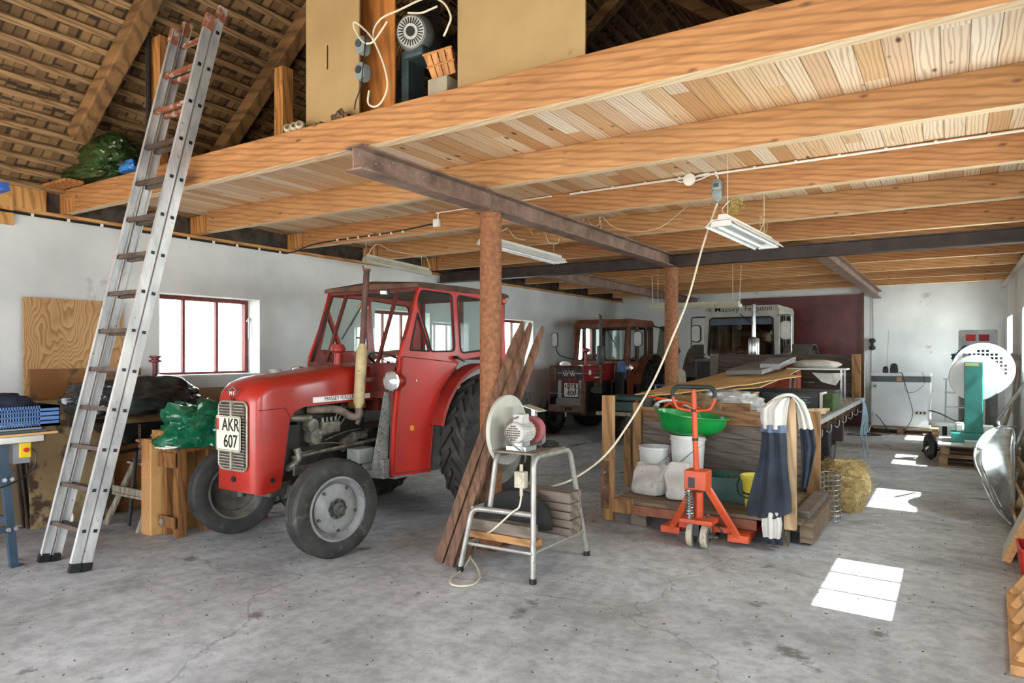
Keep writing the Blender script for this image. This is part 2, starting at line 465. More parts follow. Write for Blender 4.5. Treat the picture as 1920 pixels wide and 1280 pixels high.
# ------------------------------------------------------------------ timber ceiling and joists
PINE = wood('pine_joist', 'b58252', '98663a', '56331a', 'x', grain=15, dist=3.5, wf=.4, cloud=.22)
PINEL = wood('pine_joist_light', 'bb8c5c', 'a37446', '5f3c20', 'x', grain=13, dist=4, wf=.4, cloud=.22)
def mat_ceiling():
    m, nt, b, out = new_mat('pine_ceiling_boards'); b.inputs['Roughness'].default_value = .6
    tc = nt.nodes.new('ShaderNodeTexCoord'); sp = nt.nodes.new('ShaderNodeSeparateXYZ'); nt.links.new(tc.outputs['Object'], sp.inputs[0])
    dv = nt.nodes.new('ShaderNodeMath'); dv.operation = 'DIVIDE'; dv.inputs[1].default_value = .118; nt.links.new(sp.outputs[0], dv.inputs[0])
    fl = nt.nodes.new('ShaderNodeMath'); fl.operation = 'FLOOR'; nt.links.new(dv.outputs[0], fl.inputs[0])
    fr = nt.nodes.new('ShaderNodeMath'); fr.operation = 'FRACT'; nt.links.new(dv.outputs[0], fr.inputs[0])
    # boards are about 2.4 m long: break their colour along the length too
    off = nt.nodes.new('ShaderNodeMath'); off.operation = 'MULTIPLY'; off.inputs[1].default_value = .731; nt.links.new(fl.outputs[0], off.inputs[0])
    yy = nt.nodes.new('ShaderNodeMath'); yy.operation = 'MULTIPLY_ADD'; yy.inputs[1].default_value = 1 / 2.5; nt.links.new(sp.outputs[1], yy.inputs[0]); nt.links.new(off.outputs[0], yy.inputs[2])
    fy = nt.nodes.new('ShaderNodeMath'); fy.operation = 'FLOOR'; nt.links.new(yy.outputs[0], fy.inputs[0])
    cb = nt.nodes.new('ShaderNodeCombineXYZ'); nt.links.new(fl.outputs[0], cb.inputs[0]); nt.links.new(fy.outputs[0], cb.inputs[1])
    wnz = nt.nodes.new('ShaderNodeTexWhiteNoise'); nt.links.new(cb.outputs[0], wnz.inputs['Vector'])
    base = ramp(nt, wnz.outputs['Value'], [(0, 'c39466'), (.2, 'dcb88c'), (.42, 'e9d3b2'), (.65, 'efe2cc'), (.85, 'd3a87b'), (1, 'ece0cc')]).outputs[0]
    ad = nt.nodes.new('ShaderNodeVectorMath'); ad.operation = 'MULTIPLY_ADD'; ad.inputs[1].default_value = (3.3, 3.3, 5.7)
    nt.links.new(cb.outputs[0], ad.inputs[0]); nt.links.new(tc.outputs['Object'], ad.inputs[2])
    mp = nt.nodes.new('ShaderNodeMapping'); mp.inputs['Scale'].default_value = (1, .09, 1); nt.links.new(ad.outputs[0], mp.inputs[0])
    w = nt.nodes.new('ShaderNodeTexWave'); w.inputs['Scale'].default_value = 14; w.inputs['Distortion'].default_value = 9; w.inputs['Detail'].default_value = 2; nt.links.new(mp.outputs[0], w.inputs[0])
    c = mix(nt, ramp(nt, w.outputs[0], [(.5, (0, 0, 0, 1)), (1, (.5, .5, .5, 1))]).outputs[0], base, lin('a8713e'))
    mp2 = nt.nodes.new('ShaderNodeMapping'); mp2.inputs['Scale'].default_value = (1.9, .8, 1); nt.links.new(ad.outputs[0], mp2.inputs[0])
    v = nt.nodes.new('ShaderNodeTexVoronoi'); v.inputs['Scale'].default_value = 3.6; nt.links.new(mp2.outputs[0], v.inputs['Vector'])
    c = mix(nt, ramp(nt, v.outputs['Distance'], [(.05, (.95, .95, .95, 1)), (.12, (0, 0, 0, 1))]).outputs[0], c, lin('4f2c14'))
    gp = ramp(nt, fr.outputs[0], [(0, (1, 1, 1, 1)), (.035, (0, 0, 0, 1)), (.965, (0, 0, 0, 1)), (1, (1, 1, 1, 1))])
    c = mix(nt, gp.outputs[0], c, lin('6a4a2c'))
    nt.links.new(c, b.inputs['Base Color'])
    return m
MB().mm((XL, 3.101, ZT + .001), (XR, YB, ZT + .026)).build('ceiling', mat_ceiling(), kind='structure')
PALE_UNDER = wood('planed_pale_pine', 'dfcaa8', 'd0b48c', 'a27c50', 'x', grain=14, dist=3.5, wf=.35, cloud=.2)
JY = [3.02 + 1.26 * i for i in range(10)]
JOIST_Y = list(JY)
ords = ['second', 'third', 'fourth', 'fifth', 'sixth', 'seventh', 'eighth', 'ninth', 'tenth']
rj = random.Random(4)
for i, y in enumerate(JY):
    mb = MB(); mb.mm((XL + (.12 if i == 0 else .30), y, ZJ), (XR - .002, y + JT, ZT), bev=.006)
    mb.jitter(.003, 1.1, i)
    jo = mb.build('ceiling_joist', PINE if i % 2 == 0 else PINEL,
             label=('front timber joist carrying the loft edge with beige panels on it' if i == 0 else
                    ords[i - 1] + ' timber ceiling joist counted from the loft edge' + (', with white cable clipped on' if i == 2 else '')), cat='joist', group='timber ceiling joists')
    jo.data.materials.append(PALE_UNDER)   # downward faces get a paler pine colour than the sides
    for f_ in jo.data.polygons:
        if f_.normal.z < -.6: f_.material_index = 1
# short blocks over the left wall between the joists
for i, y in enumerate(JY[:5]):
    MB().mm((XL + .02, y + .0, ZJ), (XL + .28, y + JT, ZT - .03)).build('trim_%d' % (10 + i), LB, kind='structure')
MB().mm((XL + .002, 1.97, ZJ - .028), (XL + .05, YB, ZJ)).build('trim_2', wood('batten_pine', 'd8a466', 'b98146', '7d4d26', 'y'), kind='structure')
MB().mm((XR - .05, 3, ZJ - .05), (XR - .002, YB, ZJ - .002)).build('trim_3', M('dirty_white_batten', 'b9b0a2', 'd8d2c6', rough=.7, scale=9), kind='structure')
MB().mm((XL - WT, 1.95, ZJ - .03), (XL + .0, YB, ZT + .03)).build('trim_4', M('sooty_wall_head', '2a2420', '554a40', rough=.9, scale=9), kind='structure')  # dark strip filling the gap between wall top and roof
# boarded end of the wall plate at upper left
T4 = MB()
T4.mm((XL + .01, 1.99, ZJ + .0), (XL + .05, 2.9, ZT - .01))
for k in range(5): T4.mm((XL + .052, 2.0 + k * .13, ZJ - .16), (XL + .075, 2.12 + k * .13, ZJ + .10))
T4.build('trim_5', wood('pale_boards', 'd9a562', 'c08a4c', '80501f', 'z'), kind='structure')
MB().mm((XL + .03, 2.85, ZT - .005), (XL + .5, 3.0, ZT + .02)).build('trim_6', LB, kind='structure')

# ------------------------------------------------------------------ roof: underside with shingles and battens
def mat_shingle():
    m, nt, b, out = new_mat('roof_shingles'); b.inputs['Roughness'].default_value = .85
    tc = nt.nodes.new('ShaderNodeTexCoord'); mp = nt.nodes.new('ShaderNodeMapping'); mp.inputs['Scale'].default_value = (9.9, 13.5, .01)
    nt.links.new(tc.outputs['Object'], mp.inputs[0])
    br = nt.nodes.new('ShaderNodeTexVoronoi'); br.inputs['Scale'].default_value = 1.0; br.distance = 'CHEBYCHEV'; br.inputs['Randomness'].default_value = .35
    nt.links.new(mp.outputs[0], br.inputs['Vector'])
    c = ramp(nt, br.outputs['Color'], [(0, '4c3822'), (.35, '7c5f3e'), (.7, '987850'), (1, '5e462b')]).outputs[0]
    c = mix(nt, ramp(nt, br.outputs['Distance'], [(.38, (0, 0, 0, 1)), (.5, (.9, .9, .9, 1))]).outputs[0], c, lin('231509'))
    n, _ = nz(nt, 2.2, 4); c = mix(nt, ramp(nt, n.outputs[0], [(.4, (0, 0, 0, 1)), (.75, (.65, .65, .65, 1))]).outputs[0], c, lin('3a2713'))
    nt.links.new(c, b.inputs['Base Color']); bump(nt, b, br.outputs['Distance'], .4, .01)
    return m
XRG = -3.0
for sgn, nm in ((-1, 'ceiling_roof_left'), (1, 'ceiling_roof_right')):
    xe = XL - WT if sgn < 0 else XR + WT
    mb = MB(); za = zroof(XL) - PITCH * WT; zb = zroof(XRG)
    A = [(xe, YF, za), (XRG, YF, zb), (XRG, YB, zb), (xe, YB, za)]
    mb.loft([A, [(x, y, z + .06) for x, y, z in A]])
    mb.build(nm, mat_shingle() if sgn < 0 else MATS['roof_shingles'], kind='structure')
BAT = wood('roof_battens', 'a98860', '866848', '422e1b', 'y', dirt=.1)
mb = MB(); n = int(4.1 / .115)
for i in range(n):
    X = XL - .05 + i * .115; z = zroof(X) - .024
    R = Matrix.Rotation(-math.atan(PITCH), 3, 'Y')
    yy = YF
    mb.box((X, (YF + YB) / 2, z), (.05, YB - YF, .028), R)
    X2 = XR + .05 - i * .115
    mb.box((X2, (YF + YB) / 2, z), (.05, YB - YF, .028), Matrix.Rotation(math.atan(PITCH), 3, 'Y'))
mb.build('ceiling_battens', BAT, kind='structure')
RAF = wood('old_rafter', '8e6a42', '6f5030', '382413', 'x', dirt=.15, grain=5)
LBR = ['second old roof rafter from the front gable, above the left of the photo', 'old hewn roof rafter left of the upright loft post', 'dark old roof rafter right of the ladder top',
       'old roof rafter just behind the left beige panel', 'old roof rafter in the shade behind the fan', 'old roof rafter above the right beige panel']
for i, y in enumerate([1.78, 2.87, 4.08, 5.15, 6.2, 7.3]):
    off = Vector((PITCH, 0, -1)).normalized() * .12
    xs_ = -6.2
    p0 = Vector((xs_, y, zroof(xs_))) + off; p1 = Vector((XRG - .12, y, zroof(XRG - .12))) + off
    mb = MB(); mb.bar(p0, p1, .13, .13, up=(0, 1, 0), bev=.012)
    bmesh.ops.subdivide_edges(mb.bm, edges=[e for e in mb.bm.edges if e.calc_length() > 1], cuts=10)
    mb.jitter(.018, 1.4, i)
    mb.build('rafter', RAF, label=LBR[i], cat='rafter', group='roof rafters')
    o = Vector((-PITCH, 0, -1)).normalized() * .12
    if i > 0:
        mb = MB(); mb.bar(Vector((.22, y, zroof(.22))) + o, Vector((XRG + .12, y, zroof(XRG + .12))) + o, .13, .13, up=(0, 1, 0), bev=.012)
        mb.build('rafter', RAF, label='dark roof rafter on the right slope above the loft', cat='rafter', group='right hand roof rafters')
POST = wood('loft_post', 'c98f4e', 'a8703a', '5f3818', 'z')
p = onY(301, 290, 3.07); q = onY(299, 5, 3.05)
MB().mm((p.x - .09, 3.03, ZT + .002), (p.x + .06, 3.098, zroof(p.x - .09) - .08)).build('loft_post', POST, label='upright timber post behind the ladder top', cat='post')
p = onY(530, 240, 3.6)
MB().mm((p.x - .05, 3.56, ZT + .027), (p.x + .05, 3.66, 3.75)).build('loft_post', POST, label='short timber post left of the beige loft panel', cat='post')
p = onY(277, 250, 3.0)
MB().tube([(p.x, 3.0, ZT + .01), (p.x + .01, 3.0, 3.5), (p.x, 3.0, zroof(p.x) - .07)], .02).build('black_cable_bundle', M('black_cable_bundle', '0c0b0a', '221d1a', rough=.7, scale=30), label='black dusty cable bundle hanging beside the upright loft post', cat='cable')

# ------------------------------------------------------------------ steel
def ibeam(p0, p1, h, w, m, label):
    p0 = Vector(p0); p1 = Vector(p1); mb = MB(); t = .012; u = Vector((0, 0, 1))
    mb.bar(p0 + u * (h - t / 2), p1 + u * (h - t / 2), w, t); mb.bar(p0 + u * t / 2, p1 + u * t / 2, w, t); mb.bar(p0 + u * h / 2, p1 + u * h / 2, .01, h - 2 * t)
    return mb.build('steel_beam', m, label=label, cat='beam')
BX = -3.03; BH = .15
ibeam((BX, 2.96, ZJ - BH - .002), (BX, 8.40, ZJ - BH - .002), BH, .14, BEAMST, 'brown steel I-beam running lengthwise from the loft edge over the front column')
ibeam((XL + .02, 8.48, ZJ - BH - .002), (XR - .02, 8.48, ZJ - BH - .002), BH, .14, DARKST, 'dark steel I-beam spanning the whole width of the hall')
ibeam((-4.95, 8.57, ZJ - BH - .002), (-4.95, YB - .01, ZJ - BH - .002), BH, .14, BEAMST, 'steel I-beam in the rear bay above the small tractor')
ibeam((-1.27, 8.57, ZJ - BH - .002), (-1.27, YB - .01, ZJ - BH - .002), BH, .14, BEAMST, 'steel I-beam in the rear bay ending above the maroon door edge')
for y, lb in ((4.42, 'thick rusty round steel column with the old poles leaning by it'), (8.50, 'rusty round steel column in the middle of the hall behind the pallets')):
    T = thing('steel_column', lb, 'column', (BX, y, 0))
    MB().cyl((BX, y, .012), (BX, y, ZJ - BH - .016), .085, seg=32).build('pipe', RUSTCOL, T, smooth=True)
    MB().mm((BX - .12, y - .12, 0), (BX + .12, y + .12, .012)).build('base_plate', RUST, T)
    MB().mm((BX - .085, y - .085, ZJ - BH - .016), (BX + .085, y + .085, ZJ - BH - .004)).build('top_plate', RUST, T)
# ------------------------------------------------------------------ wheels
def wheel(parent, c, R, w, rim_r, axis, rim_mat, tread='rib', hub_r=.08, bolts=5, dish=.05, face=1, name='front_wheel', rim_w=None, outer=False):
    """axis: unit vector along the axle pointing outwards"""
    c = Vector(c); a = Vector(axis).normalized(); d, u, v = frame_of(a); hw = w / 2
    mb = MB()
    prof = [(rim_r, -hw * .72), (rim_r + .02, -hw * .86), (rim_r + (R - rim_r) * .45, -hw * 1.0), (R * .955, -hw * .88), (R * .985, -hw * .7)]
    if tread == 'rib':
        for k, x in enumerate((-.55, -.45, -.42, -.12, -.09, .09, .12, .42, .45, .55)):
            g = k in (1, 2, 3, 4, 5, 6, 7, 8)
            prof.append((R * (1.0 if k in (0, 2, 3, 5 - 1 + 1, 6, 7, 9) else .985), hw * x))
    else:
        prof += [(R * .965, -hw * .5), (R * .97, 0), (R * .965, hw * .5)]
    prof += [(R * .985, hw * .7), (R * .955, hw * .88), (rim_r + (R - rim_r) * .45, hw * 1.0), (rim_r + .02, hw * .86), (rim_r, hw * .72)]
    mb.lathe(prof, c, a, seg=56, cap=False)
    if tread == 'lug':
        n = 22
        for k in range(n):
            for s in (-1, 1):
                t0 = 2 * pi * (k + (.5 if s > 0 else 0)) / n
                pts = []
                for q in range(5):
                    f = q / 4; x = s * hw * (.02 + .98 * f); t = t0 + f * .36
                    rr = R * (1.0 - .05 * f ** 3)
                    pts.append((c + d * x + (u * cos(t) + v * sin(t)) * (rr - .012), (u * cos(t) + v * sin(t)), t))
                rings = []
                for p, rad, t in pts:
                    tan = (-u * sin(t) + v * cos(t)); cross = (d * -.35 * s + tan * .94).normalized()
                    rings.append([p - cross * .026 - rad * .05, p - cross * .017 + rad * .022, p + cross * .017 + rad * .022, p + cross * .026 - rad * .05])
                mb.loft(rings)
    T = mb.build(name, RUBBER, parent, smooth=True)
    rb = MB(); rw = (rim_w or w * .72) / 2
    # rim ring, wheel disc
    rb.lathe([(rim_r + .012, rw + .012), (rim_r - .004, rw + .012), (rim_r - .02, rw - .02), (rim_r - .045, rw - .05), (rim_r - .045, -rw + .05), (rim_r - .02, -rw + .02), (rim_r - .004, -rw - .012), (rim_r + .012, -rw - .012)], c, a, seg=48, cap=False, closed=True)
    f = dish * face
    rb.lathe([(rim_r - .04, f - .02), (rim_r * .80, f), (rim_r * .62, f + .02 * face), (hub_r * 1.5, f + .02 * face), (hub_r * 1.45, f - .0 * face), (.004, f)], c, a, seg=48, cap=False)
    o = rb.build('rim', rim_mat, T, smooth=True)
    hm_ = M('greasy_hub', '3c3a37', '57544f', rough=.5, metal=.3, scale=20)
    hb = MB(); hb.lathe([(hub_r, f), (hub_r, f + .045 * face), (hub_r * .55, f + .05 * face), (hub_r * .5, f + .085 * face), (.004, f + .09 * face)], c, a, seg=24, cap=False)
    for k in range(bolts):
        t = 2 * pi * k / bolts; p = c + (u * cos(t) + v * sin(t)) * hub_r * 1.25 + d * (f + .015 * face)
        MB().cyl(p, p + d * .022 * face, .011, seg=6).build('wheel_bolt', hm_, T)
    for k in range(5):
        t = 2 * pi * k / 5 + .4; p = c + (u * cos(t) + v * sin(t)) * rim_r * .72 + d * (f + .0 * face)
        if outer: MB().cyl(p, p + d * .018 * face, .013, seg=6).build('wheel_bolt', hm_, T)
    hb.build('hub', M('greasy_hub', '3c3a37', '57544f', rough=.5, metal=.3, scale=20), T)
    return T
def rod(name, pts, r, m, parent, seg=8, smooth=True, label=None, **k):
    return MB().tube(pts, r, seg, **k).build(name, m, parent, smooth=smooth, label=label)

# ------------------------------------------------------------------ red tractor with the small cab
RED = M('worn_red_paint', '881a11', 'a02418', rough=.38, scale=2.4, spots='5a2a1e', spot_at=.735, spot_scale=9, coat=.25)
REDDOOR = M('bright_red_paint', 'a82018', 'b8281d', rough=.42, scale=2.0, spots='7c3a2c', spot_at=.77, spot_scale=8, coat=.2)
GREYP = M('grey_paint', '6e7371', '8b908d', rough=.5, scale=6, spots='554c40', spot_at=.64, spot_scale=25)
RIMG = M('grey_rim', '6d6e6d', '8a8b8a', rough=.5, scale=8, spots='5a5048', spot_at=.66, spot_scale=18)
ENG = M('oily_engine', '161412', '3a342e', rough=.5, metal=.3, scale=14, spots='6b645a', spot_at=.68, spot_scale=20)
ENGL = M('dull_alloy', '59554e', '8c877c', rough=.45, metal=.5, scale=18)
CHROME = M('chrome', 'c8c8c8', 'e2e2e2', rough=.12, metal=1)
DKRED = M('dark_red_paint', '4c1813', '6b2a20', rough=.5, scale=6, spots='2c1a14', spot_at=.62)
PLATEB = M('plate_cream', 'cfc9b0', 'dcd8c4', rough=.5, scale=10)
BLKL = M('black_lettering', '0b0b0b', '0b0b0b', rough=.6)
RUBD = M('black_rubber_seal', '151413', '222120', rough=.7)
CXT = -4.45
def section(y, hw, zb, zt, r, xc=CXT, n=7, crown=.012):
    P = [(xc - hw, y, zb)]
    for i in range(n + 1):
        a = pi - (pi / 2) * i / n; P.append((xc - hw + r + r * cos(a), y, zt - r + r * sin(a)))
    for i in range(1, 4): 
        f = i / 4; P.append((xc - hw + r + (2 * hw - 2 * r) * f, y, zt + crown * sin(pi * f)))
    for i in range(n + 1):
        a = pi / 2 - (pi / 2) * i / n; P.append((xc + hw - r + r * cos(a), y, zt - r + r * sin(a)))
    P.append((xc + hw, y, zb)); return P
def tractor_small_cab():
    T = thing('tractor', 'red vintage tractor with number plate AKR 607 and a red cab, behind the ladder', 'tractor', (CXT, 4.5, 0))
    B = lambda mb, n, m, par=T, **k: mb.build(n, m, par, **k)
    # bonnet: nose down to the bottom, then the side panels stop above the engine
    mb = MB(); secs = []
    for y, hw, zb, zt, r in ((3.155, .165, .52, 1.14, .07), (3.165, .20, .485, 1.20, .09), (3.19, .222, .475, 1.245, .10), (3.24, .232, .47, 1.285, .10), (3.32, .235, .475, 1.315, .10), (3.385, .236, .50, 1.325, .10),
                             (3.41, .236, .62, 1.328, .10), (3.44, .236, .86, 1.332, .10), (3.47, .236, 1.0, 1.335, .10), (3.52, .236, 1.06, 1.34, .10), (3.6, .236, 1.085, 1.347, .10), (3.9, .236, 1.095, 1.375, .10), (4.15, .236, 1.10, 1.395, .10), (4.34, .232, 1.10, 1.41, .11), (4.40, .21, 1.12, 1.395, .12)):
        secs.append(section(y, hw, zb, zt, r))
    mb.loft(secs); bo = B(mb, 'bonnet', RED, smooth=True)
    # seam of the nose
    MB().tube([(CXT + .238, 3.19, 1.085), (CXT + .2385, 3.42, 1.09), (CXT + .2385, 3.47, 1.02), (CXT + .2385, 3.40, .6)], .003, 6).build('seam', M('seam_dark', '3a0f0c', '3a0f0c'), bo)
    MB().cyl((CXT, 3.52, 1.345), (CXT, 3.52, 1.375), .045, seg=20).build('filler_cap', GREYP, T)
    # grille: two louvred panels with a centre bar
    yg = 3.152
    B(MB().prism(rrect(.33, .50, .05), (CXT, yg + .006, .895), (1, 0, 0), (0, 0, 1), (0, -.006, 0)), 'grille', M('grille_dark', '1d1b19', '35312c', rough=.6), smooth=False)
    gp = [o for o in bpy.data.objects if o.parent == T and o.name.startswith('grille')][0]
    gf = M('grille_aluminium', '80796e', 'a39c90', rough=.5, metal=.3, scale=20)
    mb = MB()
    for k in range(22):
        z = .665 + k * .0215
        for s in (-1, 1): mb.box((CXT + s * .083, yg - .012, z), (.125, .022, .009), Matrix.Rotation(radians(-28), 3, 'X'))
    mb.build('louvres', gf, gp)
    mb = MB(); mb.bar((CXT, yg - .016, .65), (CXT, yg - .016, 1.14), .028, .022, up=(1, 0, 0), bev=.006); mb.tube([(CXT + x, yg - .008, .895 + z) for x, z in rrect(.33, .50, .05)], .008, 6, closed=True); mb.build('grille_frame', gf, gp)
    # badge
    mb = MB(); P = [(-.075, .03), (-.04, -.0), (-.02, -.04), (0, -.055), (.02, -.04), (.04, 0), (.075, .03), (.03, .022), (0, .05), (-.03, .022)]
    for i in range(len(P)):
        a, b_ = P[i], P[(i + 1) % len(P)]; mb.bar((CXT + a[0], 3.185 - a[1] * -.0 - .04, 1.205 + a[1]), (CXT + b_[0], 3.145, 1.205 + b_[1]), .007, .008)
    bd = mb.build('badge', CHROME, T)
    text('badge_lettering', 'M F', (CXT, 3.138, 1.205), (1, 0, 0), (0, 0, 1), .042, WHITEP, bd)
    # plate
    z0 = .915
    pl = B(MB().prism(rrect(.285, .255, .018), (CXT - .012, yg - .035, z0), (1, 0, 0), (0, 0, 1), (0, -.006, 0)), 'number_plate', PLATEB)
    MB().tube([(CXT - .012 + x, yg - .042, z0 + z) for x, z in rrect(.272, .242, .016)], .0022, 5, closed=True).build('border', BLKL, pl)
    text('lettering', 'AKR', (CXT + .022, yg - .043, z0 + .060), (1, 0, 0), (0, 0, 1), .132, BLKL, pl, xs=.78, offset=.0015)
    text('lettering', '607', (CXT + .022, yg - .043, z0 - .060), (1, 0, 0), (0, 0, 1), .132, BLKL, pl, xs=.82, offset=.0015)
    MB().box((CXT - .128, yg - .0435, z0 + .065), (.026, .003, .085)).build('tax_mark', M('tax_mark_red', '8c2e22', 'a84a38'), pl)
    # holes in the nose
    hm = M('hole_black', '080706', '080706', rough=.9)
    mb = MB(); mb.cyl((CXT + .0, yg + .001, .575), (CXT, yg - .006, .575), .022, seg=20); mb.build('crank_hole', hm, T); mb = MB()
    mb.cyl((CXT + .236, 3.31, .565), (CXT + .241, 3.31, .565), .020, seg=20); mb.build('side_hole', hm, T)
    # bonnet name strip
    xs = CXT + .238
    a = onX(587, 750, xs); b_ = onX(680, 742, xs)
    ml = MB(); ex = (b_ - a).normalized(); ml.bar(a, b_ + ex * .09, .004, .042, up=(0, 0, 1)); nm = ml.build('name_strip', WHITEP, T)
    mid = (a + b_ + ex * .09) / 2
    text('lettering', 'MASSEY·FERGUSON', mid + Vector((.003, 0, 0)), ex, (0, 0, 1), .046, BLKL, nm, xs=.98)
    MB().box((xs, 4.30, 1.275), (.006, .10, .035)).build('model_badge', CHROME, T)
    # engine and gearbox
    X = CXT
    mb = MB()
    mb.mm((X - .16, 3.62, .48), (X + .14, 4.35, 1.02), bev=.02); mb.mm((X - .19, 3.45, .52), (X + .17, 3.62, .95), bev=.02)
    mb.mm((X - .13, 3.66, .36), (X + .13, 4.3, .5), bev=.03); mb.mm((X - .11, 3.62, 1.0), (X + .11, 4.28, 1.085), bev=.015)
    mb.mm((X - .2, 4.33, .42), (X + .2, 5.05, .86), bev=.05); mb.mm((X - .26, 5.02, .40), (X + .26, 5.75, .92), bev=.05)
    mb.cyl((X - .6, 5.42, .66), (X + .6, 5.42, .66), .11, seg=24); B(mb, 'engine_block', ENG)
    mb = MB()
    mb.cyl((X + .13, 3.72, .93), (X + .21, 3.72, .93), .055, seg=20); mb.cyl((X + .14, 3.74, .84), (X + .22, 3.74, .84), .06, seg=20); mb.cyl((X + .18, 3.76, .86), (X + .18, 3.95, .90), .045, seg=18)
    mb.mm((X + .15, 3.8, .86), (X + .235, 3.98, .95), bev=.012)
    for k in range(4): mb.cyl((X + .2, 3.82 + k * .045, .95), (X + .2, 3.82 + k * .045, .985), .012, seg=8)
    B(mb, 'dynamo', ENGL, smooth=True); mb = MB()
    mb.sph((X + .19, 4.24, .985), .04, 14); mb.cyl((X + .16, 4.24, .9), (X + .2, 4.24, .99), .025, seg=12); mb.cyl((X + .17, 4.18, .80), (X + .17, 4.32, .80), .035, seg=14)
    B(mb, 'fuel_pump', ENGL, smooth=True)
    mb = MB()
    mb.tube(smooth_path([(X + .15, 3.50, .62), (X + .2, 3.52, .64), (X + .21, 3.57, .70), (X + .2, 3.56, .77)]), .03, 12)
    B(mb, 'coolant_hose', ENGL, smooth=True); mb = MB()
    mb.tube(smooth_path([(X + .1, 3.5, 1.02), (X + .18, 3.55, 1.0), (X + .19, 3.7, .99)]), .028, 12)
    B(mb, 'coolant_hose', ENGL, smooth=True)
    mb = MB(); 
    for k, (ya, za, yb, zb) in enumerate(((3.95, .95, 4.1, 1.04), (3.97, .92, 4.16, 1.03), (4.0, .9, 4.2, .99), (3.85, .8, 4.28, .85), (3.7, .78, 4.2, .7))):
        mb.tube(smooth_path([(X + .19, ya, za), (X + .2, (ya + yb) / 2, max(za, zb) + .03 - k * .01), (X + .16, yb, zb)], 5), .006, 6)
    mb.mm((X + .14, 3.62, .70), (X + .18, 4.3, .73)); mb.tube([(X + .2, 3.52, .70), (X + .22, 3.95, .73), (X + .27, 4.36, .76)], .015, 8)
    B(mb, 'pipes_and_rods', ENGL)
    B(MB().cyl((X + .15, 4.06, .72), (X + .15, 4.2, .78), .05, seg=18), 'oil_filter', ENGL, smooth=True)
    B(MB().mm((X + .1, 4.18, 1.03), (X + .2, 4.3, 1.095), bev=.01), 'filter_bowl', M('amber_bowl', '7d5a22', 'a37a35', rough=.3))
    # manifold, silencer and stack
    EX = onX(672, 770, X + .31); ex0 = Vector((X + .31, EX.y, 0)); yx = EX.y
    B(MB().tube(smooth_path([(X + .12, 3.74, 1.045), (X + .2, 3.8, 1.05), (X + .24, 3.95, 1.04), (X + .27, yx - .04, .98), (X + .31, yx, .99), (X + .31, yx, 1.05)]), .032, 12), 'exhaust_manifold', M('burnt_manifold', '4b3f38', '786a5e', rough=.7, scale=14), smooth=True)
    tp = onX(688, 500, X + .31)
    ax = Vector((0, tp.y - yx, tp.z - 1.03)).normalized()
    def q(z): return Vector((X + .31, yx, 1.03)) + ax * (z - 1.03) / ax.z
    mb = MB(); L = .54
    mb.lathe([(.028, 0), (.03, .02), (.045, .06), (.046, .30), (.046, L - .07), (.030, L - .01), (.028, L)], q(1.04), ax, seg=24); B(mb, 'silencer', M('yellowed_silencer', '8f7d56', 'b3a27a', rough=.6, scale=9, spots='6d5638', spot_at=.62), smooth=True)
    st = B(MB().cyl(q(1.56), q(2.20), .025, .026, seg=16), 'exhaust_stack', M('brown_stack', '3a221c', '5c3a30', rough=.6, scale=8), smooth=True)
    MB().cyl(q(2.19), q(2.205), .033, seg=16).tube([q(2.2) + Vector((-.03, 0, 0)), q(2.22) + Vector((-.05, 0, .02))], .006, 6).tube([q(1.62) + Vector((.02, 0, 0)), q(1.62) + Vector((-.05, -.02, .01))], .008, 6).build('clamp', RUST, st)
    # air pre-cleaner
    p = onX(634, 690, X + .02); mb = MB(); mb.lathe([(.032, -.12), (.032, .10), (.036, .105), (.062, .12), (.062, .14), (.045, .175), (.01, .18)], (X + .02, p.y, 1.40), (0, 0, 1), seg=22); B(mb, 'air_precleaner', M('precleaner_red', '7d1e17', '9a2a20', rough=.5), smooth=True)
    # headlamps on side arms
    for s in (1, -1):
        c = Vector((X + s * .60, 4.20, 1.27)) if s > 0 else Vector((X - .60, 4.24, 1.30))
        mb = MB(); mb.lathe([(.01, .12), (.05, .11), (.078, .05), (.084, .0), (.084, -.012)], c, (0, 1, 0), seg=28, cap=False); mb.bar(c + Vector((-s * .02, .06, -.0)), c + Vector((-s * .19, .16, -.03)), .03, .03)
        h = B(mb, 'headlamp', RED, smooth=True)
        MB().lathe([(.084, -.012), (.074, -.02), (.05, -.034), (.004, -.042)], c, (0, 1, 0), seg=28, cap=False).build('lens', M('lamp_glass', 'a9acb0', 'c8cacc', rough=.12, metal=.5), h, smooth=True)
        MB().lathe([(.086, -.004), (.086, -.018), (.076, -.02), (.076, -.006)], c, (0, 1, 0), seg=28, closed=True, cap=False).build('ring', CHROME, h, smooth=True)
    # front axle, beam, links
    mb = MB(); mb.bar((X - .5, 3.60, .44), (X + .5, 3.60, .44), .09, .09); mb.mm((X - .09, 3.4, .40), (X + .09, 3.7, .54), bev=.02)
    mb.tube([(X + .34, 3.62, .42), (X + .22, 4.4, .44)], .02); mb.tube([(X - .34, 3.62, .42), (X - .22, 4.4, .44)], .02)
    for s in (-1, 1): mb.cyl((X + s * .5, 3.58, .32), (X + s * .5, 3.58, .56), .035, seg=14)
    mb.bar((X + .30, 3.45, .62), (X + .30, 4.1, .60), .02, .07); B(mb, 'front_axle', M('axle_grey', '3e3c39', '64605a', rough=.6, metal=.2, scale=14))
    B(MB().tube([(X + .47, 3.72, .5), (X + .42, 4.4, .60)], .013), 'drag_link', ENGL)
    # front wheels, turned a little
    st_ = radians(9)
    wheel(T, (X + .60, 3.56, .362), .362, .165, .225, (cos(st_), -sin(st_), 0), RIMG, dish=.035, bolts=8, hub_r=.05, outer=True)
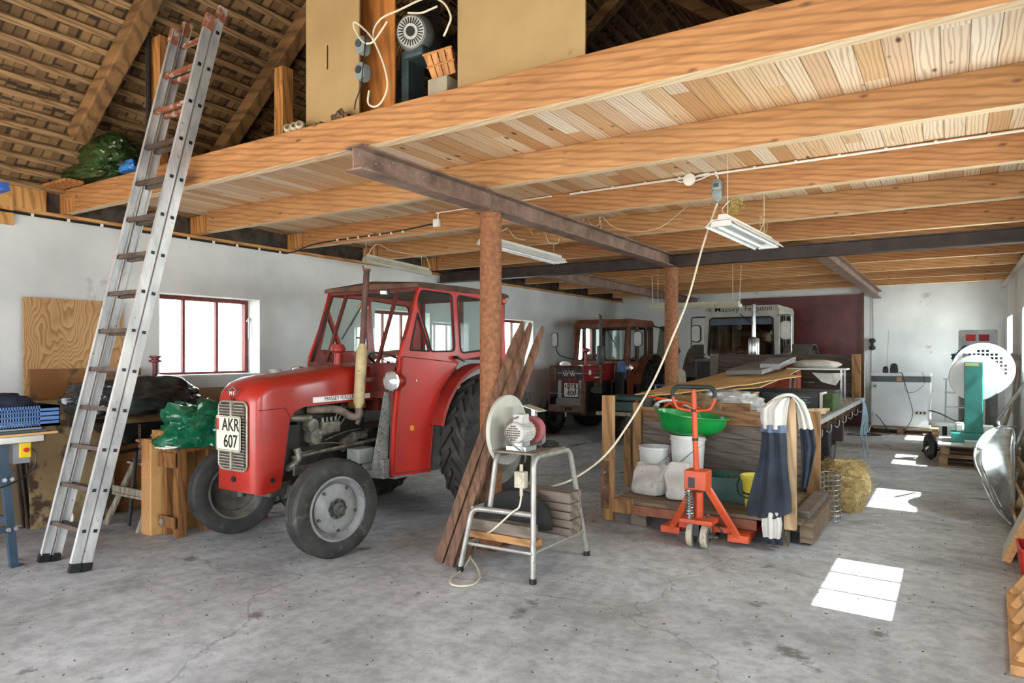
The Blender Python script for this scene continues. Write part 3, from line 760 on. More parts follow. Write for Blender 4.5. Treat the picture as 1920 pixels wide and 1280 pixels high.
    wheel(T, (X - .62, 3.60, .362), .362, .165, .225, (-cos(st_), sin(st_) * 1.6, 0), M('rusty_dark_rim', '3f3a35', '68625b', rough=.6, scale=9), dish=.03, bolts=8, hub_r=.05)
    # rear wheels
    wheel(T, (X + .75, 5.42, .655), .655, .29, .37, (1, 0, 0), RIMG, tread='lug', dish=.02, hub_r=.1, name='rear_wheel', bolts=8)
    wheel(T, (X - .75, 5.42, .655), .655, .29, .37, (-1, 0, 0), RIMG, tread='lug', dish=.02, hub_r=.1, name='rear_wheel', bolts=8)
    # rear mudguards: arch over each rear tyre
    for s in (1, -1):
        secs = []
        for k in range(17):
            a = radians(164 - 156 * k / 16); cy, cz = 5.42 + cos(a) * .72 * (1 if s else 1), .67 + sin(a) * .735
            # a runs from the front low edge over the top to the rear
            ca, sa = -cos(a) * -1, sin(a)
            r1, r2 = .735, .715
            y1, z1 = 5.42 + cos(a) * r1, .67 + sin(a) * r1; y2, z2 = 5.42 + cos(a) * r2, .67 + sin(a) * r2
            xa, xb = X + s * .545, X + s * .70
            secs.append([(xa, y1, z1), (xb, y1, z1), (xb + s * .008, y2 - .0, z2 - .012), (xb - s * .01, y2, z2), (xa, y2, z2)])
        m_ = MB(); m_.loft(secs); md = B(m_, 'mudguard', M('mudguard_red', '7c1d15', '962a1e', rough=.5, scale=4, spots='4d2219', spot_at=.66), smooth=True)
    # cab ------------------------------------------------------------
    XC = X + .55; XW = X - .55
    ZR = 2.10
    def side(px, py): p = onX(px, py, XC); return (p.y, p.z)
    outer = [side(734, 893), side(737, 800), side(748, 668), side(766, 612), side(785, 531), (5.0, ZR + .02), (5.9, ZR - .02), (5.95, 1.45), (5.92, 1.36), (5.75, 1.45), (5.5, 1.47), (5.2, 1.44), (5.0, 1.36), (4.86, 1.2), (4.79, 1.0), side(806, 884)]
    w1 = rpoly([side(787, 544), side(845, 552), side(851, 658), side(806, 659), side(803, 640), side(780, 566)], .05)
    w2 = rpoly([side(855, 553), (5.72, ZR - .09), (5.78, 1.52), (5.6, 1.535), side(862, 662)], .06)
    w3 = rpoly([side(767, 656), side(781, 586), side(802, 652), side(803, 658)], .012)
    for s, Xp in ((1, XC), (-1, XW)):
        Tm = Matrix.Translation((Xp, 0, 0)) @ Matrix(((0, 0, 1), (1, 0, 0), (0, 1, 0))).to_4x4()
        po = outer
        sd = curve_mesh('cab_side', [po, w1, w2, w3], .022, Tm, REDDOOR, T)
        for w_ in (w1, w2, w3):
            MB().prism(w_, (Xp - s * .002, 0, 0), (0, 1, 0), (0, 0, 1), (s * .004, 0, 0)).build('pane', GLASS, sd)
            MB().tube([(Xp + s * .012, y, z) for y, z in w_], .0085, 6, closed=True).build('window_seal', RUBD, sd)
    # door details on the near side
    dr = [side(745, 660), (side(806, 884)[0] - .06, 1.37)]
    pd = [side(738, 886), side(743, 780), side(752, 668), side(856, 680), (4.86, 1.17), (4.77, 1.0), side(801, 878)]
    m_ = MB(); m_.prism(rpoly(pd, .02), (XC + .012, 0, 0), (0, 1, 0), (0, 0, 1), (.012, 0, 0)); dd = B(m_, 'door', REDDOOR)
    MB().tube([(XC + .024, y, z) for y, z in rpoly(pd, .02)], .004, 6, closed=True).build('door_edge', M('rusty_edge', '5c2a1f', '7c3a2a'), dd)
    hp = onX(854, 670, XC + .03)
    MB().cyl(hp + Vector((-.02, 0, 0)), hp + Vector((.03, 0, 0)), .016, seg=12).bar(hp + Vector((.03, -.01, 0)), hp + Vector((.035, .09, -.035)), .02, .02, bev=.006).build('handle', BLACK, dd)
    rp = onX(772, 802, XC + .026)
    MB().cyl(rp, rp + Vector((.006, 0, 0)), .024, seg=20).build('reflector', M('amber_reflector', 'd18a1c', 'e0a028', rough=.3), dd, label='round amber reflector')
    rp = onX(780, 713, XC + .026)
    MB().cyl(rp, rp + Vector((.006, 0, 0)), .009, seg=10).build('lock', GALV, dd)
    # grey quarter panel behind the door
    q4 = [side(806, 884), (4.78, 1.03), (4.84, .98), (4.86, .6), (4.80, .46)]
    B(MB().prism([(4.70, .47), (4.76, 1.02), (4.90, 1.25), (5.0, 1.0), (4.98, .6), (4.86, .47)], (XC - .06, 0, 0), (0, 1, 0), (0, 0, 1), (.05, 0, 0)), 'rear_quarter_panel', GREYP)
    # roof
    yf = 4.60
    secs = []
    for y, dz in ((yf - .06, -.015), (yf, .02), (5.2, .04), (5.85, .02), (5.98, -.02)):
        secs.append([(XW - .03, y, ZR - .03), (XW - .02, y, ZR + .01 + dz * .4), (X, y, ZR + .035 + dz), (XC + .02, y, ZR + .01 + dz * .4), (XC + .03, y, ZR - .03)])
    B(MB().loft(secs), 'cab_roof', M('roof_cloth_brown', '3a2d25', '6b4a38', rough=.8, scale=5), smooth=True)
    # windscreen frame (leaning back), firewall and pillars
    a0 = side(748, 668); fy, fz = a0[0], 1.40
    ty, tz = 4.60, ZR - .03
    mb = MB(); pm = M('pillar_maroon', '4a1a14', '6e2b20', rough=.5, scale=8)
    for x in (XW + .015, XC - .015, X - .33, X + .30):
        mb.bar((x, fy + .0, fz), (x, ty, tz), .035 if abs(x - X) > .4 else .022, .03, up=(1, 0, 0))
    mb.bar((XW, fy, fz), (XC, fy, fz), .035, .035); mb.bar((XW, ty, tz), (XC, ty, tz), .05, .05); 
    mb.bar((XC - .04, 4.29, .47), (XC - .04, fy, fz), .03, .05)
    fr = B(mb, 'windscreen_frame', pm); mb = MB()
    for x in (XW + .02, XC - .02, X): mb.bar((x, 5.93, 1.45), (x, 5.93, tz), .035, .035)
    mb.bar((XW, 5.93, 1.45), (XC, 5.93, 1.45), .04, .04); mb.bar((XW, 5.93, tz), (XC, 5.93, tz), .04, .04)
    B(mb, 'rear_frame', pm)
    mb = MB(); mb.loft([[(XW + .03, fy, fz), (XC - .03, fy, fz), (XC - .03, ty, tz), (XW + .03, ty, tz)], [(XW + .03, fy + .004, fz), (XC - .03, fy + .004, fz), (XC - .03, ty + .004, tz), (XW + .03, ty + .004, tz)]]); mb.build('pane', GLASS, fr)
    mb = MB(); mb.mm((XW + .03, 5.93, 1.47), (XC - .03, 5.934, tz)); mb.build('pane', GLASS, fr)
    # wiper
    w0 = Vector((X - .06, ty - .03, tz - .06)); mb = MB(); mb.tube([w0, w0 + Vector((-.14, -.06, -.26))], .006, 6); mb.bar(w0 + Vector((-.05, -.03, -.1)), w0 + Vector((-.22, -.09, -.38)), .01, .012); mb.build('wiper', BLACK, fr)
    mb = MB(); mb.box((X + .18, ty - .05, tz - .03), (.06, .05, .03), .5); mb.build('lamp_bracket', GALV, fr)
    # firewall with dashboard
    mb = MB(); mb.mm((XW + .02, fy - .02, 1.12), (X - .24, fy + .0, fz)); mb.mm((X + .24, fy - .02, 1.12), (XC - .05, fy, fz)); mb.mm((X - .24, fy + .08, 1.0), (X + .24, fy + .12, fz)); B(mb, 'firewall', DKRED)
    # foot shields (grey leaning plates)
    for s in (1, -1):
        if s > 0:
            pts = [(698, 880), (726, 884), (734, 735), (722, 735)]
            Q = [onX(px, py, X + .46) for px, py in pts]
            m_ = MB(); m_.loft([[p for p in Q], [p + Vector((-.02, .01, 0)) for p in Q]]); m_.mm((X + .25, 4.2, .46), (X + .5, 4.30, .62), bev=.01); B(m_, 'foot_shield', M('speckled_grey_plate', '767a78', '9a9d9a', rough=.55, scale=8, spots='4d4438', spot_at=.58, spot_scale=60))
        B(MB().mm((X + s * .24, 4.3, .45), (X + s * .53, 5.0, .48)), 'footplate', GREYP)
    B(MB().mm((X + .26, 4.02, .60), (X + .40, 4.22, .72), bev=.01), 'battery_tray', GREYP)
    # steering wheel, seat
    mb = MB(); mb.lathe([(.19 + .012 * cos(t), .012 * sin(t)) for t in [2 * pi * i / 8 for i in range(8)]], (X, 4.80, 1.42), (0, .5, 1), seg=28, cap=False, closed=True); mb.tube([(X, 4.80, 1.42), (X, 4.5, 1.0)], .015)
    for k in range(3): mb.bar((X, 4.80, 1.42), Vector((X, 4.80, 1.42)) + Vector((cos(k * 2.1), sin(k * 2.1) * .9, -sin(k * 2.1) * .45)) * .19, .015, .008)
    B(mb, 'steering_wheel', BLACK, smooth=True)
    B(MB().mm((X - .2, 5.2, 1.0), (X + .2, 5.55, 1.08), bev=.03).mm((X - .2, 5.52, 1.05), (X + .2, 5.6, 1.42), bev=.03).mm((X - .12, 5.25, .9), (X + .12, 5.5, 1.0)), 'seat', BLACK)
    # mirror inside and beacon lamp at the rear corner
    B(MB().lathe([(.05, 0), (.052, .012), (.004, .014)], (X - .2, 4.68, 1.93), (.2, -1, 0), seg=18), 'round_mirror', CHROME, smooth=True)
    p = onX(942, 565, XC + .05)
    mb = MB(); mb.tube([(XC, 5.9, p.z + .0), p + Vector((0, -.02, 0))], .01, 6); mb.lathe([(.03, -.02), (.034, 0), (.034, .03), (.02, .05)], p, (1, -.6, 0), seg=16); B(mb, 'rear_lamp', M('orange_lamp', '8c2d12', 'b5401a', rough=.3), smooth=True)
    return T
tractor_small_cab()
# ------------------------------------------------------------------ left side
PLY = None
def mat_ply():
    m, nt, b, out = new_mat('plywood_face'); b.inputs['Roughness'].default_value = .6
    n, mp = nz(nt, 2.2, 3, (1, 1.3, .5), .35)
    mu = nt.nodes.new('ShaderNodeMath'); mu.operation = 'MULTIPLY'; mu.inputs[1].default_value = 34; nt.links.new(n.outputs[0], mu.inputs[0])
    fr = nt.nodes.new('ShaderNodeMath'); fr.operation = 'FRACT'; nt.links.new(mu.outputs[0], fr.inputs[0])
    c = ramp(nt, fr.outputs[0], [(0, 'bf9a6c'), (.5, 'b58c5c'), (.85, '94693c'), (1, 'bf9a6c')]).outputs[0]
    n2, _ = nz(nt, 3, 4); c = mix(nt, ramp(nt, n2.outputs[0], [(.5, (0, 0, 0, 1)), (.8, (.5, .5, .5, 1))]).outputs[0], c, lin('7d5730'))
    nt.links.new(c, b.inputs['Base Color']); return m
PLYM = mat_ply()
CHIP = M('chipboard', 'a8794a', 'bf9160', rough=.7, scale=60, spots='8a5c33', spot_at=.62, spot_scale=40)
BROWNBD = M('stained_brown_board', '7a4f28', '97683a', rough=.6, scale=2, spots='4d351f', spot_at=.60, spot_scale=4)
DIRTYBD = M('dirty_tan_board', '8c7452', 'ab9470', rough=.7, scale=2.5, spots='4c3a28', spot_at=.55, spot_scale=4)
def leaning(name, label, cat, x0, x1, ytop, ybot, mat, dx=.12, t=.018, xoff=.03):
    """sheet leaning on the left wall; pixel columns x0,x1; top and bottom rows"""
    a = onX(x0, ytop, XL + xoff); b_ = onX(x1, ytop, XL + xoff)
    z1 = a.z; ya, yb = a.y, b_.y
    z0 = .004 if ybot is None else onX(x0, ybot, XL + xoff + dx).z
    mb = MB(); mb.loft([[(XL + xoff + dx, ya, z0), (XL + xoff + dx, yb, z0), (XL + xoff, yb, z1), (XL + xoff, ya, z1)], [(XL + xoff + dx + t, ya, z0), (XL + xoff + dx + t, yb, z0), (XL + xoff + t, yb, z1), (XL + xoff + t, ya, z1)]])
    return mb.build(name, mat, label=label, cat=cat)
leaning('plywood_sheet', 'large light plywood sheet with bold wavy grain leaning on the white wall', 'board', 42, 228, 556, None, PLYM, dx=.05, xoff=.03)
leaning('brown_board', 'stained brown board standing in front of the plywood sheet behind the ladder', 'board', 54, 262, 692, None, BROWNBD, dx=.06, xoff=.075)
leaning('dirty_board', 'low dirty tan board standing on the floor behind the blue-legged bench', 'board', 47, 205, 752, None, DIRTYBD, dx=.10, xoff=.115)
# OSB gable edge, pipe and battens at the far left
p = onX(0, 500, -6.3)
MB().mm((-6.45, 1.82, 0), (-6.25, 1.93, ZJ + .05)).build('wall_front_end', M('osb_board', '9a6c3a', 'c08f55', rough=.7, scale=26, spots='6a4420', spot_at=.6, spot_scale=30), kind='structure')
T = thing('drain_pipe', 'dark vertical pipe in the wall corner left of the plywood', 'pipe', (XL + .08, 2.02, 0))
MB().cyl((XL + .06, 2.0, .01), (XL + .06, 2.0, 2.46), .022, seg=12).build('pipe', M('dark_pipe', '2a2d2e', '454645', rough=.5, metal=.3), T, smooth=True)
MB().cyl((XL + .06, 2.0, 1.12), (XL + .06, 2.0, 1.16), .032, seg=12).build('coupling', BLACK, T)
# steel rods standing in the corner
RODM = M('brown_rods', '2a201b', '4b3a30', rough=.6, metal=.2)
rr = random.Random(3)
for i in range(8):
    b0 = G(44 + i * 3.2, 990 - (i % 3) * 3, 0); t0 = onX(22 + i * 4, 842 + (i % 4) * 5, XL + .19)
    MB().cyl((b0.x, b0.y, .002), (t0.x + .0, b0.y - .12 + rr.uniform(-.02, .02), 1.02 + rr.uniform(-.05, .06)), .012, seg=8).build('steel_rod', RODM, label='thin dark brown rod in the bundle standing behind the blue-legged bench', cat='rod', group='dark rods behind the bench')
for i in range(4):
    p = onX(10 + i * 5, 700, XL + .05)
    MB().cyl((XL + .15, 2.12 + i * .035, .002), (XL + .025, 2.1 + i * .035, 1.75 - i * .07), .011, seg=8).build('steel_rod', RODM, label='long dark rod leaning in the wall corner left of the plywood', cat='rod', group='long rods in the corner')

# bench with blue-grey steel legs (table saw stand); its long side runs away from the camera
BLUEG = M('blue_grey_steel', '2f4152', '3f5468', rough=.45, metal=.2, scale=6)
foot = G(26, 1062, 0)
fx, fy_ = foot.x, foot.y
T = thing('saw_bench', 'table saw bench with blue-grey steel legs under the blue crate', 'bench', (fx - .3, fy_ - .3, 0))
for lx, ly in ((0, 0), (0, -.75), (-.6, 0), (-.6, -.75)):
    iy = -.06 if ly == 0 else .06; ix = -.03 if lx == 0 else .03
    lg = MB().bar((fx + lx, fy_ + ly, .0), (fx + lx + ix, fy_ + ly + iy, .86), .035, .05, up=(0, 1, 0)).build('leg', BLUEG, T)
    MB().mm((fx + lx - .02, fy_ + ly - .03, .0), (fx + lx + .035, fy_ + ly + .05, .012)).build('foot', BLUEG, lg)
    if lx == 0 and ly == 0:
        for dz in (.62, .27):
            for k in (-.022, .022): MB().cyl((fx + .012, fy_ - dz * .07 + k, dz), (fx + .03, fy_ - dz * .07 + k, dz), .014, seg=12).build('bolt', GALV, lg)
MB().bar((fx - .01, fy_ - .02, .27), (fx - .01, fy_ - .74, .27), .02, .05).build('brace', BLUEG, T)
MB().bar((fx - .02, fy_ - .02, .32), (fx - .58, fy_ - .02, .32), .02, .05).build('brace', BLUEG, T)
MB().bar((fx - .01, fy_ - .03, .62), (fx - .01, fy_ - .34, .80), .025, .12).build('gusset', BLUEG, T)
MB().mm((fx - .66, fy_ - .90, .87), (fx + .05, fy_ + .17, .915), bev=.006).build('table_top', M('bench_aluminium', 'c4c2ba', 'dcdad2', rough=.4, metal=.3), T)
MB().mm((fx - .08, fy_ + .0, .72), (fx + .0, fy_ + .10, .868)).build('switch_box', M('grey_switch_box', '6c7076', '868a90'), T)
sw = MB().mm((fx + .0, fy_ + .03, .76), (fx + .02, fy_ + .10, .865), bev=.004).build('switch', M('yellow_plate', 'd2b01c', 'e0c22a'), T, label='yellow emergency switch plate')
MB().cyl((fx + .02, fy_ + .065, .815), (fx + .04, fy_ + .065, .815), .016, seg=14).build('button', M('red_button', 'b31c14', 'c4261c'), sw)
rod('cord', smooth_path([(fx + .0, fy_ + .08, .84), (fx + .02, fy_ + .13, .78), (fx + .02, fy_ + .10, .66), (fx + .02, fy_ - .05, .58), (fx + .02, fy_ - .3, .54)]), .005, BLACK, T)
zt = .916
for i, (c_, w_, n_) in enumerate((('thin pale board, lowest on the saw bench', .10, M('pine_strip', 'c39a5f', 'd5b07a')), ('dark grey strip stacked on the saw bench', .03, M('dark_strip', '3b4043', '555b5f')), ('grey metal strip, topmost of the stack under the blue crate', .0, M('grey_strip', '8c9294', 'a9aeb0')))):
    MB().mm((fx - .5, fy_ - .8, zt + i * .02), (fx + .03 - i * .01, fy_ + .17 + w_, zt + i * .02 + .016)).build('flat_strip', n_, label=c_, cat='strip')
zt += .058
# blue plastic crate
BCR = M('blue_crate_plastic', '4e72a8', '6488bb', rough=.45)
cx0, cx1, cy0, cy1 = fx - .34, fx + .06, fy_ - .42, fy_ + .27; H = .15
T = thing('plastic_crate', 'blue slotted plastic crate full of clothes on the saw bench', 'crate', ((cx0 + cx1) / 2, (cy0 + cy1) / 2, zt))
mb = MB(); mb.mm((cx0, cy0, zt), (cx1, cy1, zt + .008))
def slotwall(mb, a, b_, axis, at_, z0, z1, t):
    def bx(u0, u1, za, zb):
        if axis == 'x': mb.mm((u0, at_, za), (u1, at_ + t, zb))
        else: mb.mm((at_, u0, za), (at_ + t, u1, zb))
    bx(a, b_, z0, z0 + .02); bx(a, b_, z1 - .02, z1)
    for f in (.28, .5, .72): bx(a, b_, z0 + (z1 - z0) * f - .004, z0 + (z1 - z0) * f + .004)
    bx(a, a + .05, z0, z1); bx(b_ - .13, b_, z0, z1)
    n = 30
    for i in range(n): u = a + .05 + (b_ - a - .18) * i / n; bx(u, u + .007, z0, z1)
slotwall(mb, cx0, cx1, 'x', cy0, zt, zt + H, .006); slotwall(mb, cx0, cx1, 'x', cy1 - .006, zt, zt + H, .006)
slotwall(mb, cy0, cy1, 'y', cx1 - .006, zt, zt + H, .006); slotwall(mb, cy0, cy1, 'y', cx0, zt, zt + H, .006)
mb.build('crate_body', BCR, T)
MB().mm((cx0 + .02, cy0 + .02, zt + .01), (cx1 - .02, cy1 - .02, zt + .03)).build('liner', M('pale_liner', 'a7b4cc', 'c4cede'), T)
blob(MB(), ((cx0 + cx1) / 2, fy_ - .02, zt + .032), (.34, .48, .20), 3, .25, 2.2).build('folded_jacket', M('navy_cloth', '141a2c', '222b44', rough=.9, scale=8), smooth=True, label='dark navy cloth heaped in the blue crate', cat='clothing')
blob(MB(), ((cx0 + cx1) / 2 + .03, fy_ - .32, zt + .032), (.28, .20, .19), 5, .25, 2.2).build('red_cloth', M('red_cloth', '9c1a18', 'b5231f', rough=.8), smooth=True, label='bright red cloth at the left end of the blue crate', cat='clothing')
p = G(128, 985, .02)
MB().lathe([(.062, 0), (.066, .004), (.066, .012), (.004, .014)], (p.x, p.y, .075), (.3, -1, .25), seg=26).build('plastic_disc', WHITEP, smooth=True, label='round white plastic lid behind the lowest rungs of the aluminium ladder', cat='lid')
# blue fibre brush end at the far upper left
p = onY(4, 352, 1.97)
mb = MB(); mb.mm((p.x - .25, 1.96, p.z - .02), (p.x + .04, 2.0, p.z + .0))
for k in range(16): mb.mm((p.x - .24 + k * .017, 1.955, p.z), (p.x - .23 + k * .017, 2.0, p.z + .035))
mb.build('broom_head', M('blue_bristles', '1c3f86', '2a56a5'), label='blue bristle broom head on the ledge at the far upper left', cat='broom')

# wooden stepladder behind the aluminium ladder
SW = wood('old_stepladder_wood', 'a79f90', '7f776a', '4a4037', 'z', grain=8, dirt=.1)
a = G(262, 1000, 0); c0 = G(140, 1012, 0)
T = thing('step_ladder', 'old weathered wooden stepladder standing behind the aluminium ladder', 'ladder', ((a.x + c0.x) / 2, a.y, 0))
top = .98; xr0, xl0 = a.x - .02, a.x - .55; y0 = a.y; 
for s, xb in ((1, xr0), (-1, xl0)):
    xt = (xr0 + xl0) / 2 + s * .15
    MB().bar((xb, y0, 0), (xt, y0 + .42, top), .055, .022, up=(0, 1, 0)).build('front_rail', SW, T)
    MB().bar((xb - s * .05, y0 + .75, 0), (xt, y0 + .46, top - .05), .04, .022, up=(0, 1, 0)).build('rear_leg', SW, T)
for k, z in enumerate((.26, .52, .76)):
    f = z / top; w_ = .53 - .23 * f
    MB().mm(((xr0 + xl0) / 2 - w_ / 2 - .02, y0 + .42 * f - .06, z), ((xr0 + xl0) / 2 + w_ / 2 + .02, y0 + .42 * f + .06, z + .02)).build('step', SW, T)
MB().mm(((xr0 + xl0) / 2 - .2, y0 + .36, top - .0), ((xr0 + xl0) / 2 + .2, y0 + .52, top + .022)).build('top_step', SW, T)
MB().bar((xl0 - .02, y0 + .08, .30), (xr0 + .02, y0 + .08, .30), .02, .07, up=(0, 0, 1)).build('crossbar', SW, T)
MB().lathe([(.05, 0), (.055, .01), (.004, .012)], (xl0 + .18, y0 - .02, .14), (0.2, -1, 0.1), seg=20).build('plastic_disc', WHITEP, label='round white lid behind the lowest rung of the aluminium ladder', cat='lid') if False else None

# chipboard cabinet end and the low bench beside it
a = G(265, 1000, 0); b_ = G(322, 996, 0)
T = thing('chipboard_cabinet', 'upright chipboard box with tan side standing between ladder and tractor wheel', 'box', (a.x + .1, a.y, 0))
hh = onY(265, 822, a.y).z
MB().mm((a.x, a.y, .002), (b_.x - .02, a.y + .02, hh)).build('front_panel', CHIP, T)
MB().mm((b_.x - .018, a.y, .002), (b_.x, a.y + .45, hh - .03)).build('side_panel', M('pale_edge', 'c0935a', 'd0a66c', rough=.6, scale=8), T)
MB().mm((a.x, a.y + .02, .002), (a.x + .018, a.y + .45, hh - .03)).build('side_panel', CHIP, T)
MB().mm((a.x - .07, a.y - .01, hh - .028), (b_.x - .1, a.y + .45, hh - .01)).build('top_panel', wood('shelf_top', 'c9985c', 'aa7a42', '6a451f', 'x'), T)
MB().mm((a.x + .03, a.y - .002, hh - .17), (b_.x - .03, a.y - .0, hh - .01)).build('name_board', M('stained_chipboard', 'a47343', 'b98a57', rough=.6, scale=20), T)
bt = hh
MB().mm((a.x + .05, a.y + .06, bt - .009), (a.x + .21, a.y + .2, bt + .07)).build('wood_block', wood('block_pine', 'c8985e', 'aa7a42', '6a451f', 'y'), label='small wooden block on top of the chipboard box', cat='block')
T = thing('low_workbench', 'low brown wooden bench beside the left front tractor wheel carrying the green sheet', 'bench', (b_.x + .3, a.y + .25, 0))
LBW = wood('bench_brown', '8f6234', '744a25', '3d2512', 'z')
wx0, wx1, wy0, wy1, wz = b_.x + .02, b_.x + .25, a.y + .06, a.y + .95, .72
MB().mm((wx0, wy0, wz - .03), (wx1, wy1, wz)).build('table_top', LBW, T)
MB().mm((wx0 + .02, wy0 + .3, .002), (wx1 - .02, wy0 + .32, wz - .03)).build('back_board', LBW, T)
for x in (wx0 + .0, wx1 - .07):
    for y in (wy0 + .021, wy1 - .07): MB().mm((x, y, 0), (x + .07, y + .07, wz - .03)).build('leg', LBW, T)
MB().mm((wx0 + .0, wy0 - .012, .08), (wx1, wy0 - .0, .17)).build('stretcher', LBW, T)
MB().mm((wx0 + .0, wy0 - .012, wz - .15), (wx1, wy0 - .0, wz - .03)).build('apron', LBW, T)
MB().cyl((wx0 + .05, wy0 - .012, .12), (wx0 + .05, wy0 - .02, .12), .025, seg=16).build('washer', GALV, T)
# green sheet piled on the bench and on the floor behind
GRN = M('green_plastic_sheet', '0d5237', '147050', rough=.22, scale=4, coat=.4)
mb = MB(); blob(mb, (wx0 + .06, wy0 + .42, wz + .001), (.50, .82, .36), 11, .28, 1.5, flat=.35, sub=5, ridge=True)
mb.build('green_sheet', GRN, smooth=True, label='crumpled glossy green plastic sheet heaped beside the tractor grille', cat='tarp')
mb = MB()
for k in range(3): mb.bar((wx0 + .02 + k * .05, wy0 - .05, wz + .007), (wx0 + .07 + k * .05, wy0 + .06, wz + .007), .02, .012)
mb.bar((wx0 + .0, wy0 + .0, wz + .019), (wx0 + .24, wy0 + .0, wz + .019), .014, .01); mb.build('thin_laths', WHITEP, label='thin white slats lying on the front edge of the low bench', cat='slats')
# wheelbarrow tray with black wrapped bundle
bx_, by_ = -6.22, onX(275, 790, -6.22).y
T = thing('wheelbarrow', 'black wheelbarrow tray under the black wrapped bundle', 'wheelbarrow', (bx_, by_, 0))
z0 = onX(282, 815, -6.3).z; z1 = onX(282, 782, -6.3).z
mb = MB(); L1, W1 = .46, .30
def ringr(l, w, z, cx=bx_, cy=by_): return [(cx + x, cy + y, z) for x, y in rrect(w * 2, l * 2, .08, 4)]
mb.loft([ringr(L1 * .55, W1 * .55, z0 - .03), ringr(L1 * .6, W1 * .65, z0), ringr(L1, W1, z1), ringr(L1 + .015, W1 + .015, z1), ringr(L1 + .012, W1 + .012, z1 - .012), ringr(L1 - .01, W1 - .01, z1 - .012), ringr(L1 * .57, W1 * .6, z0)]); mb.build('tray', M('black_tray', '121316', '24262a', rough=.35, metal=.3), T, smooth=True)
for s in (-1, 1):
    MB().tube([(bx_ + s * .22, by_ - .5, z0 - .1), (bx_ + s * .2, by_ + .2, z0 - .05), (bx_ + s * .06, by_ + .45, .25)], .016).build('frame_rail', BLACK, T)
    MB().tube([(bx_ + s * .2, by_ - .2, z0 - .06), (bx_ + s * .22, by_ - .28, 0.01)], .016).build('leg', BLACK, T)
MB().lathe([(.17, -.035), (.19, 0), (.17, .035), (.06, .02), (.06, -.02)], (bx_, by_ + .45, .192), (1, 0, 0), seg=24, closed=True, cap=False).build('wheel', RUBBER, T, smooth=True)
BAG = M('black_wrap', '15181a', '333a3c', rough=.22, scale=5, coat=.3)
Rb = Matrix.Rotation(.1, 3, 'X')
mb = MB(); blob(mb, (bx_ + .02, by_ - .1, z1 + .06), (.52, 1.15, .34), 21, .14, 1.3, flat=.6, sub=5, ridge=True); mb.build('wrapped_bundle', BAG, smooth=True, label='large bundle wrapped in shiny black plastic behind the aluminium ladder', cat='bundle')
mb = MB(); blob(mb, (bx_ + .02, by_ + .1, z1 - .09), (.44, .7, .145), 25, .12, 2.2, flat=.4); mb.build('paper_sack', M('brown_paper', '6d5230', '8f7048', rough=.8, scale=9), smooth=True, label='crumpled brown paper sack under the black bundle in the wheelbarrow', cat='sack')
# red jack post by the window
p = onX(291, 715, -6.2)
T = thing('jack_post', 'dark red screw jack post standing just left of the window', 'post', (p.x, p.y, 0))
zt = onX(291, 668, -6.2).z
MB().cyl((p.x, p.y, 0), (p.x + .0, p.y, zt - .03), .022, seg=14).build('post', M('maroon_post', '4a1218', '661d22', rough=.5), T, smooth=True)
MB().lathe([(.03, 0), (.055, .005), (.055, .02), (.03, .025), (.03, .04), (.05, .045), (.05, .06), (.02, .065)], (p.x, p.y, zt - .055), (0, 0, 1), seg=18).build('collar', M('maroon_post', '4a1218', '661d22'), T, smooth=True)
# chain hanging at the front of the box
mb = MB(); p = G(265, 1000, 0)
for k in range(16): mb.lathe([(.011 + .003 * cos(t), .003 * sin(t)) for t in (0, 1.57, 3.14, 4.71)], (p.x + .02, p.y - .025, .90 - k * .019), (k % 2, 1 - k % 2, 0), seg=8, cap=False, closed=True)
mb.build('chain', RUST, label='short rusty chain hanging on the chipboard box', cat='chain')

# ------------------------------------------------------------------ aluminium ladder
RA, RB_ = Vector((-5.03, 2.40, 0)), Vector((-4.655, 2.915, 2.93))
dirL = (RB_ - RA).normalized(); LEN = 4.12
wid = .44; nrm = Vector((0, -1, 0)); nrm = (nrm - dirL * nrm.dot(dirL)).normalized()
ex = Vector((1, 0, 0)); 
ZL = ZT + .028
T = thing('extension_ladder', 'tall worn aluminium extension ladder with paint spatters leaning on the loft edge', 'ladder', (RA.x - .2, RA.y, 0))
RSTAIN = M('ladder_rust_top', '8a4a34', 'a06a50', rough=.6, metal=.2, scale=9, spots='c0b4aa', spot_at=.56, spot_scale=14)
for sec, off in ((0, 0.0), (1, .075)):
    o_ = -nrm * 0 + nrm * off
    for s in (0, 1):
        w = wid if sec == 0 else wid - .0
        base = RA - ex * (wid * s) + o_ + (dirL * .0)
        base = base + ex * (0 if sec == 0 else (.0))
        L_ = LEN - (.0 if sec == 0 else .10)
        mb = MB(); sx = -1 if s == 0 else 1
        b0 = base + dirL * .05; b1 = base + dirL * L_
        mb.bar(b0, b1, .006, .062, up=nrm); 
        for q in (-1, 1): mb.bar(b0 + nrm * q * .029 + ex * sx * .010, b1 + nrm * q * .029 + ex * sx * .010, .024, .005, up=nrm)
        r_ = mb.build('side_rail', ALU, T)
        MB().bar(base + dirL * .0, base + dirL * .06, .034, .068, up=nrm).build('rubber_foot', BLACK, r_)
        MB().bar(base + dirL * (L_ - .10), base + dirL * (L_ + .008), .034, .070, up=nrm).build('end_cap', RSTAIN, r_)
    n = 14
    for k in range(n):
        dd = .28 + k * .281
        if sec == 1 and dd > LEN - .2: continue
        p0 = RA + dirL * dd + o_; p1 = p0 - ex * wid
        r_ = MB().bar(p0, p1, .030, .030, up=nrm, bev=.004).build('rung', RSTAIN if k > 10 else M('rung_aluminium', '4c3f38', '6d625b', rough=.5, metal=.3, scale=9), T)
        MB().bar(p0 + ex * .001, p0 + ex * .012, .022, .022, up=nrm).build('rung_plug', BLACK, r_)

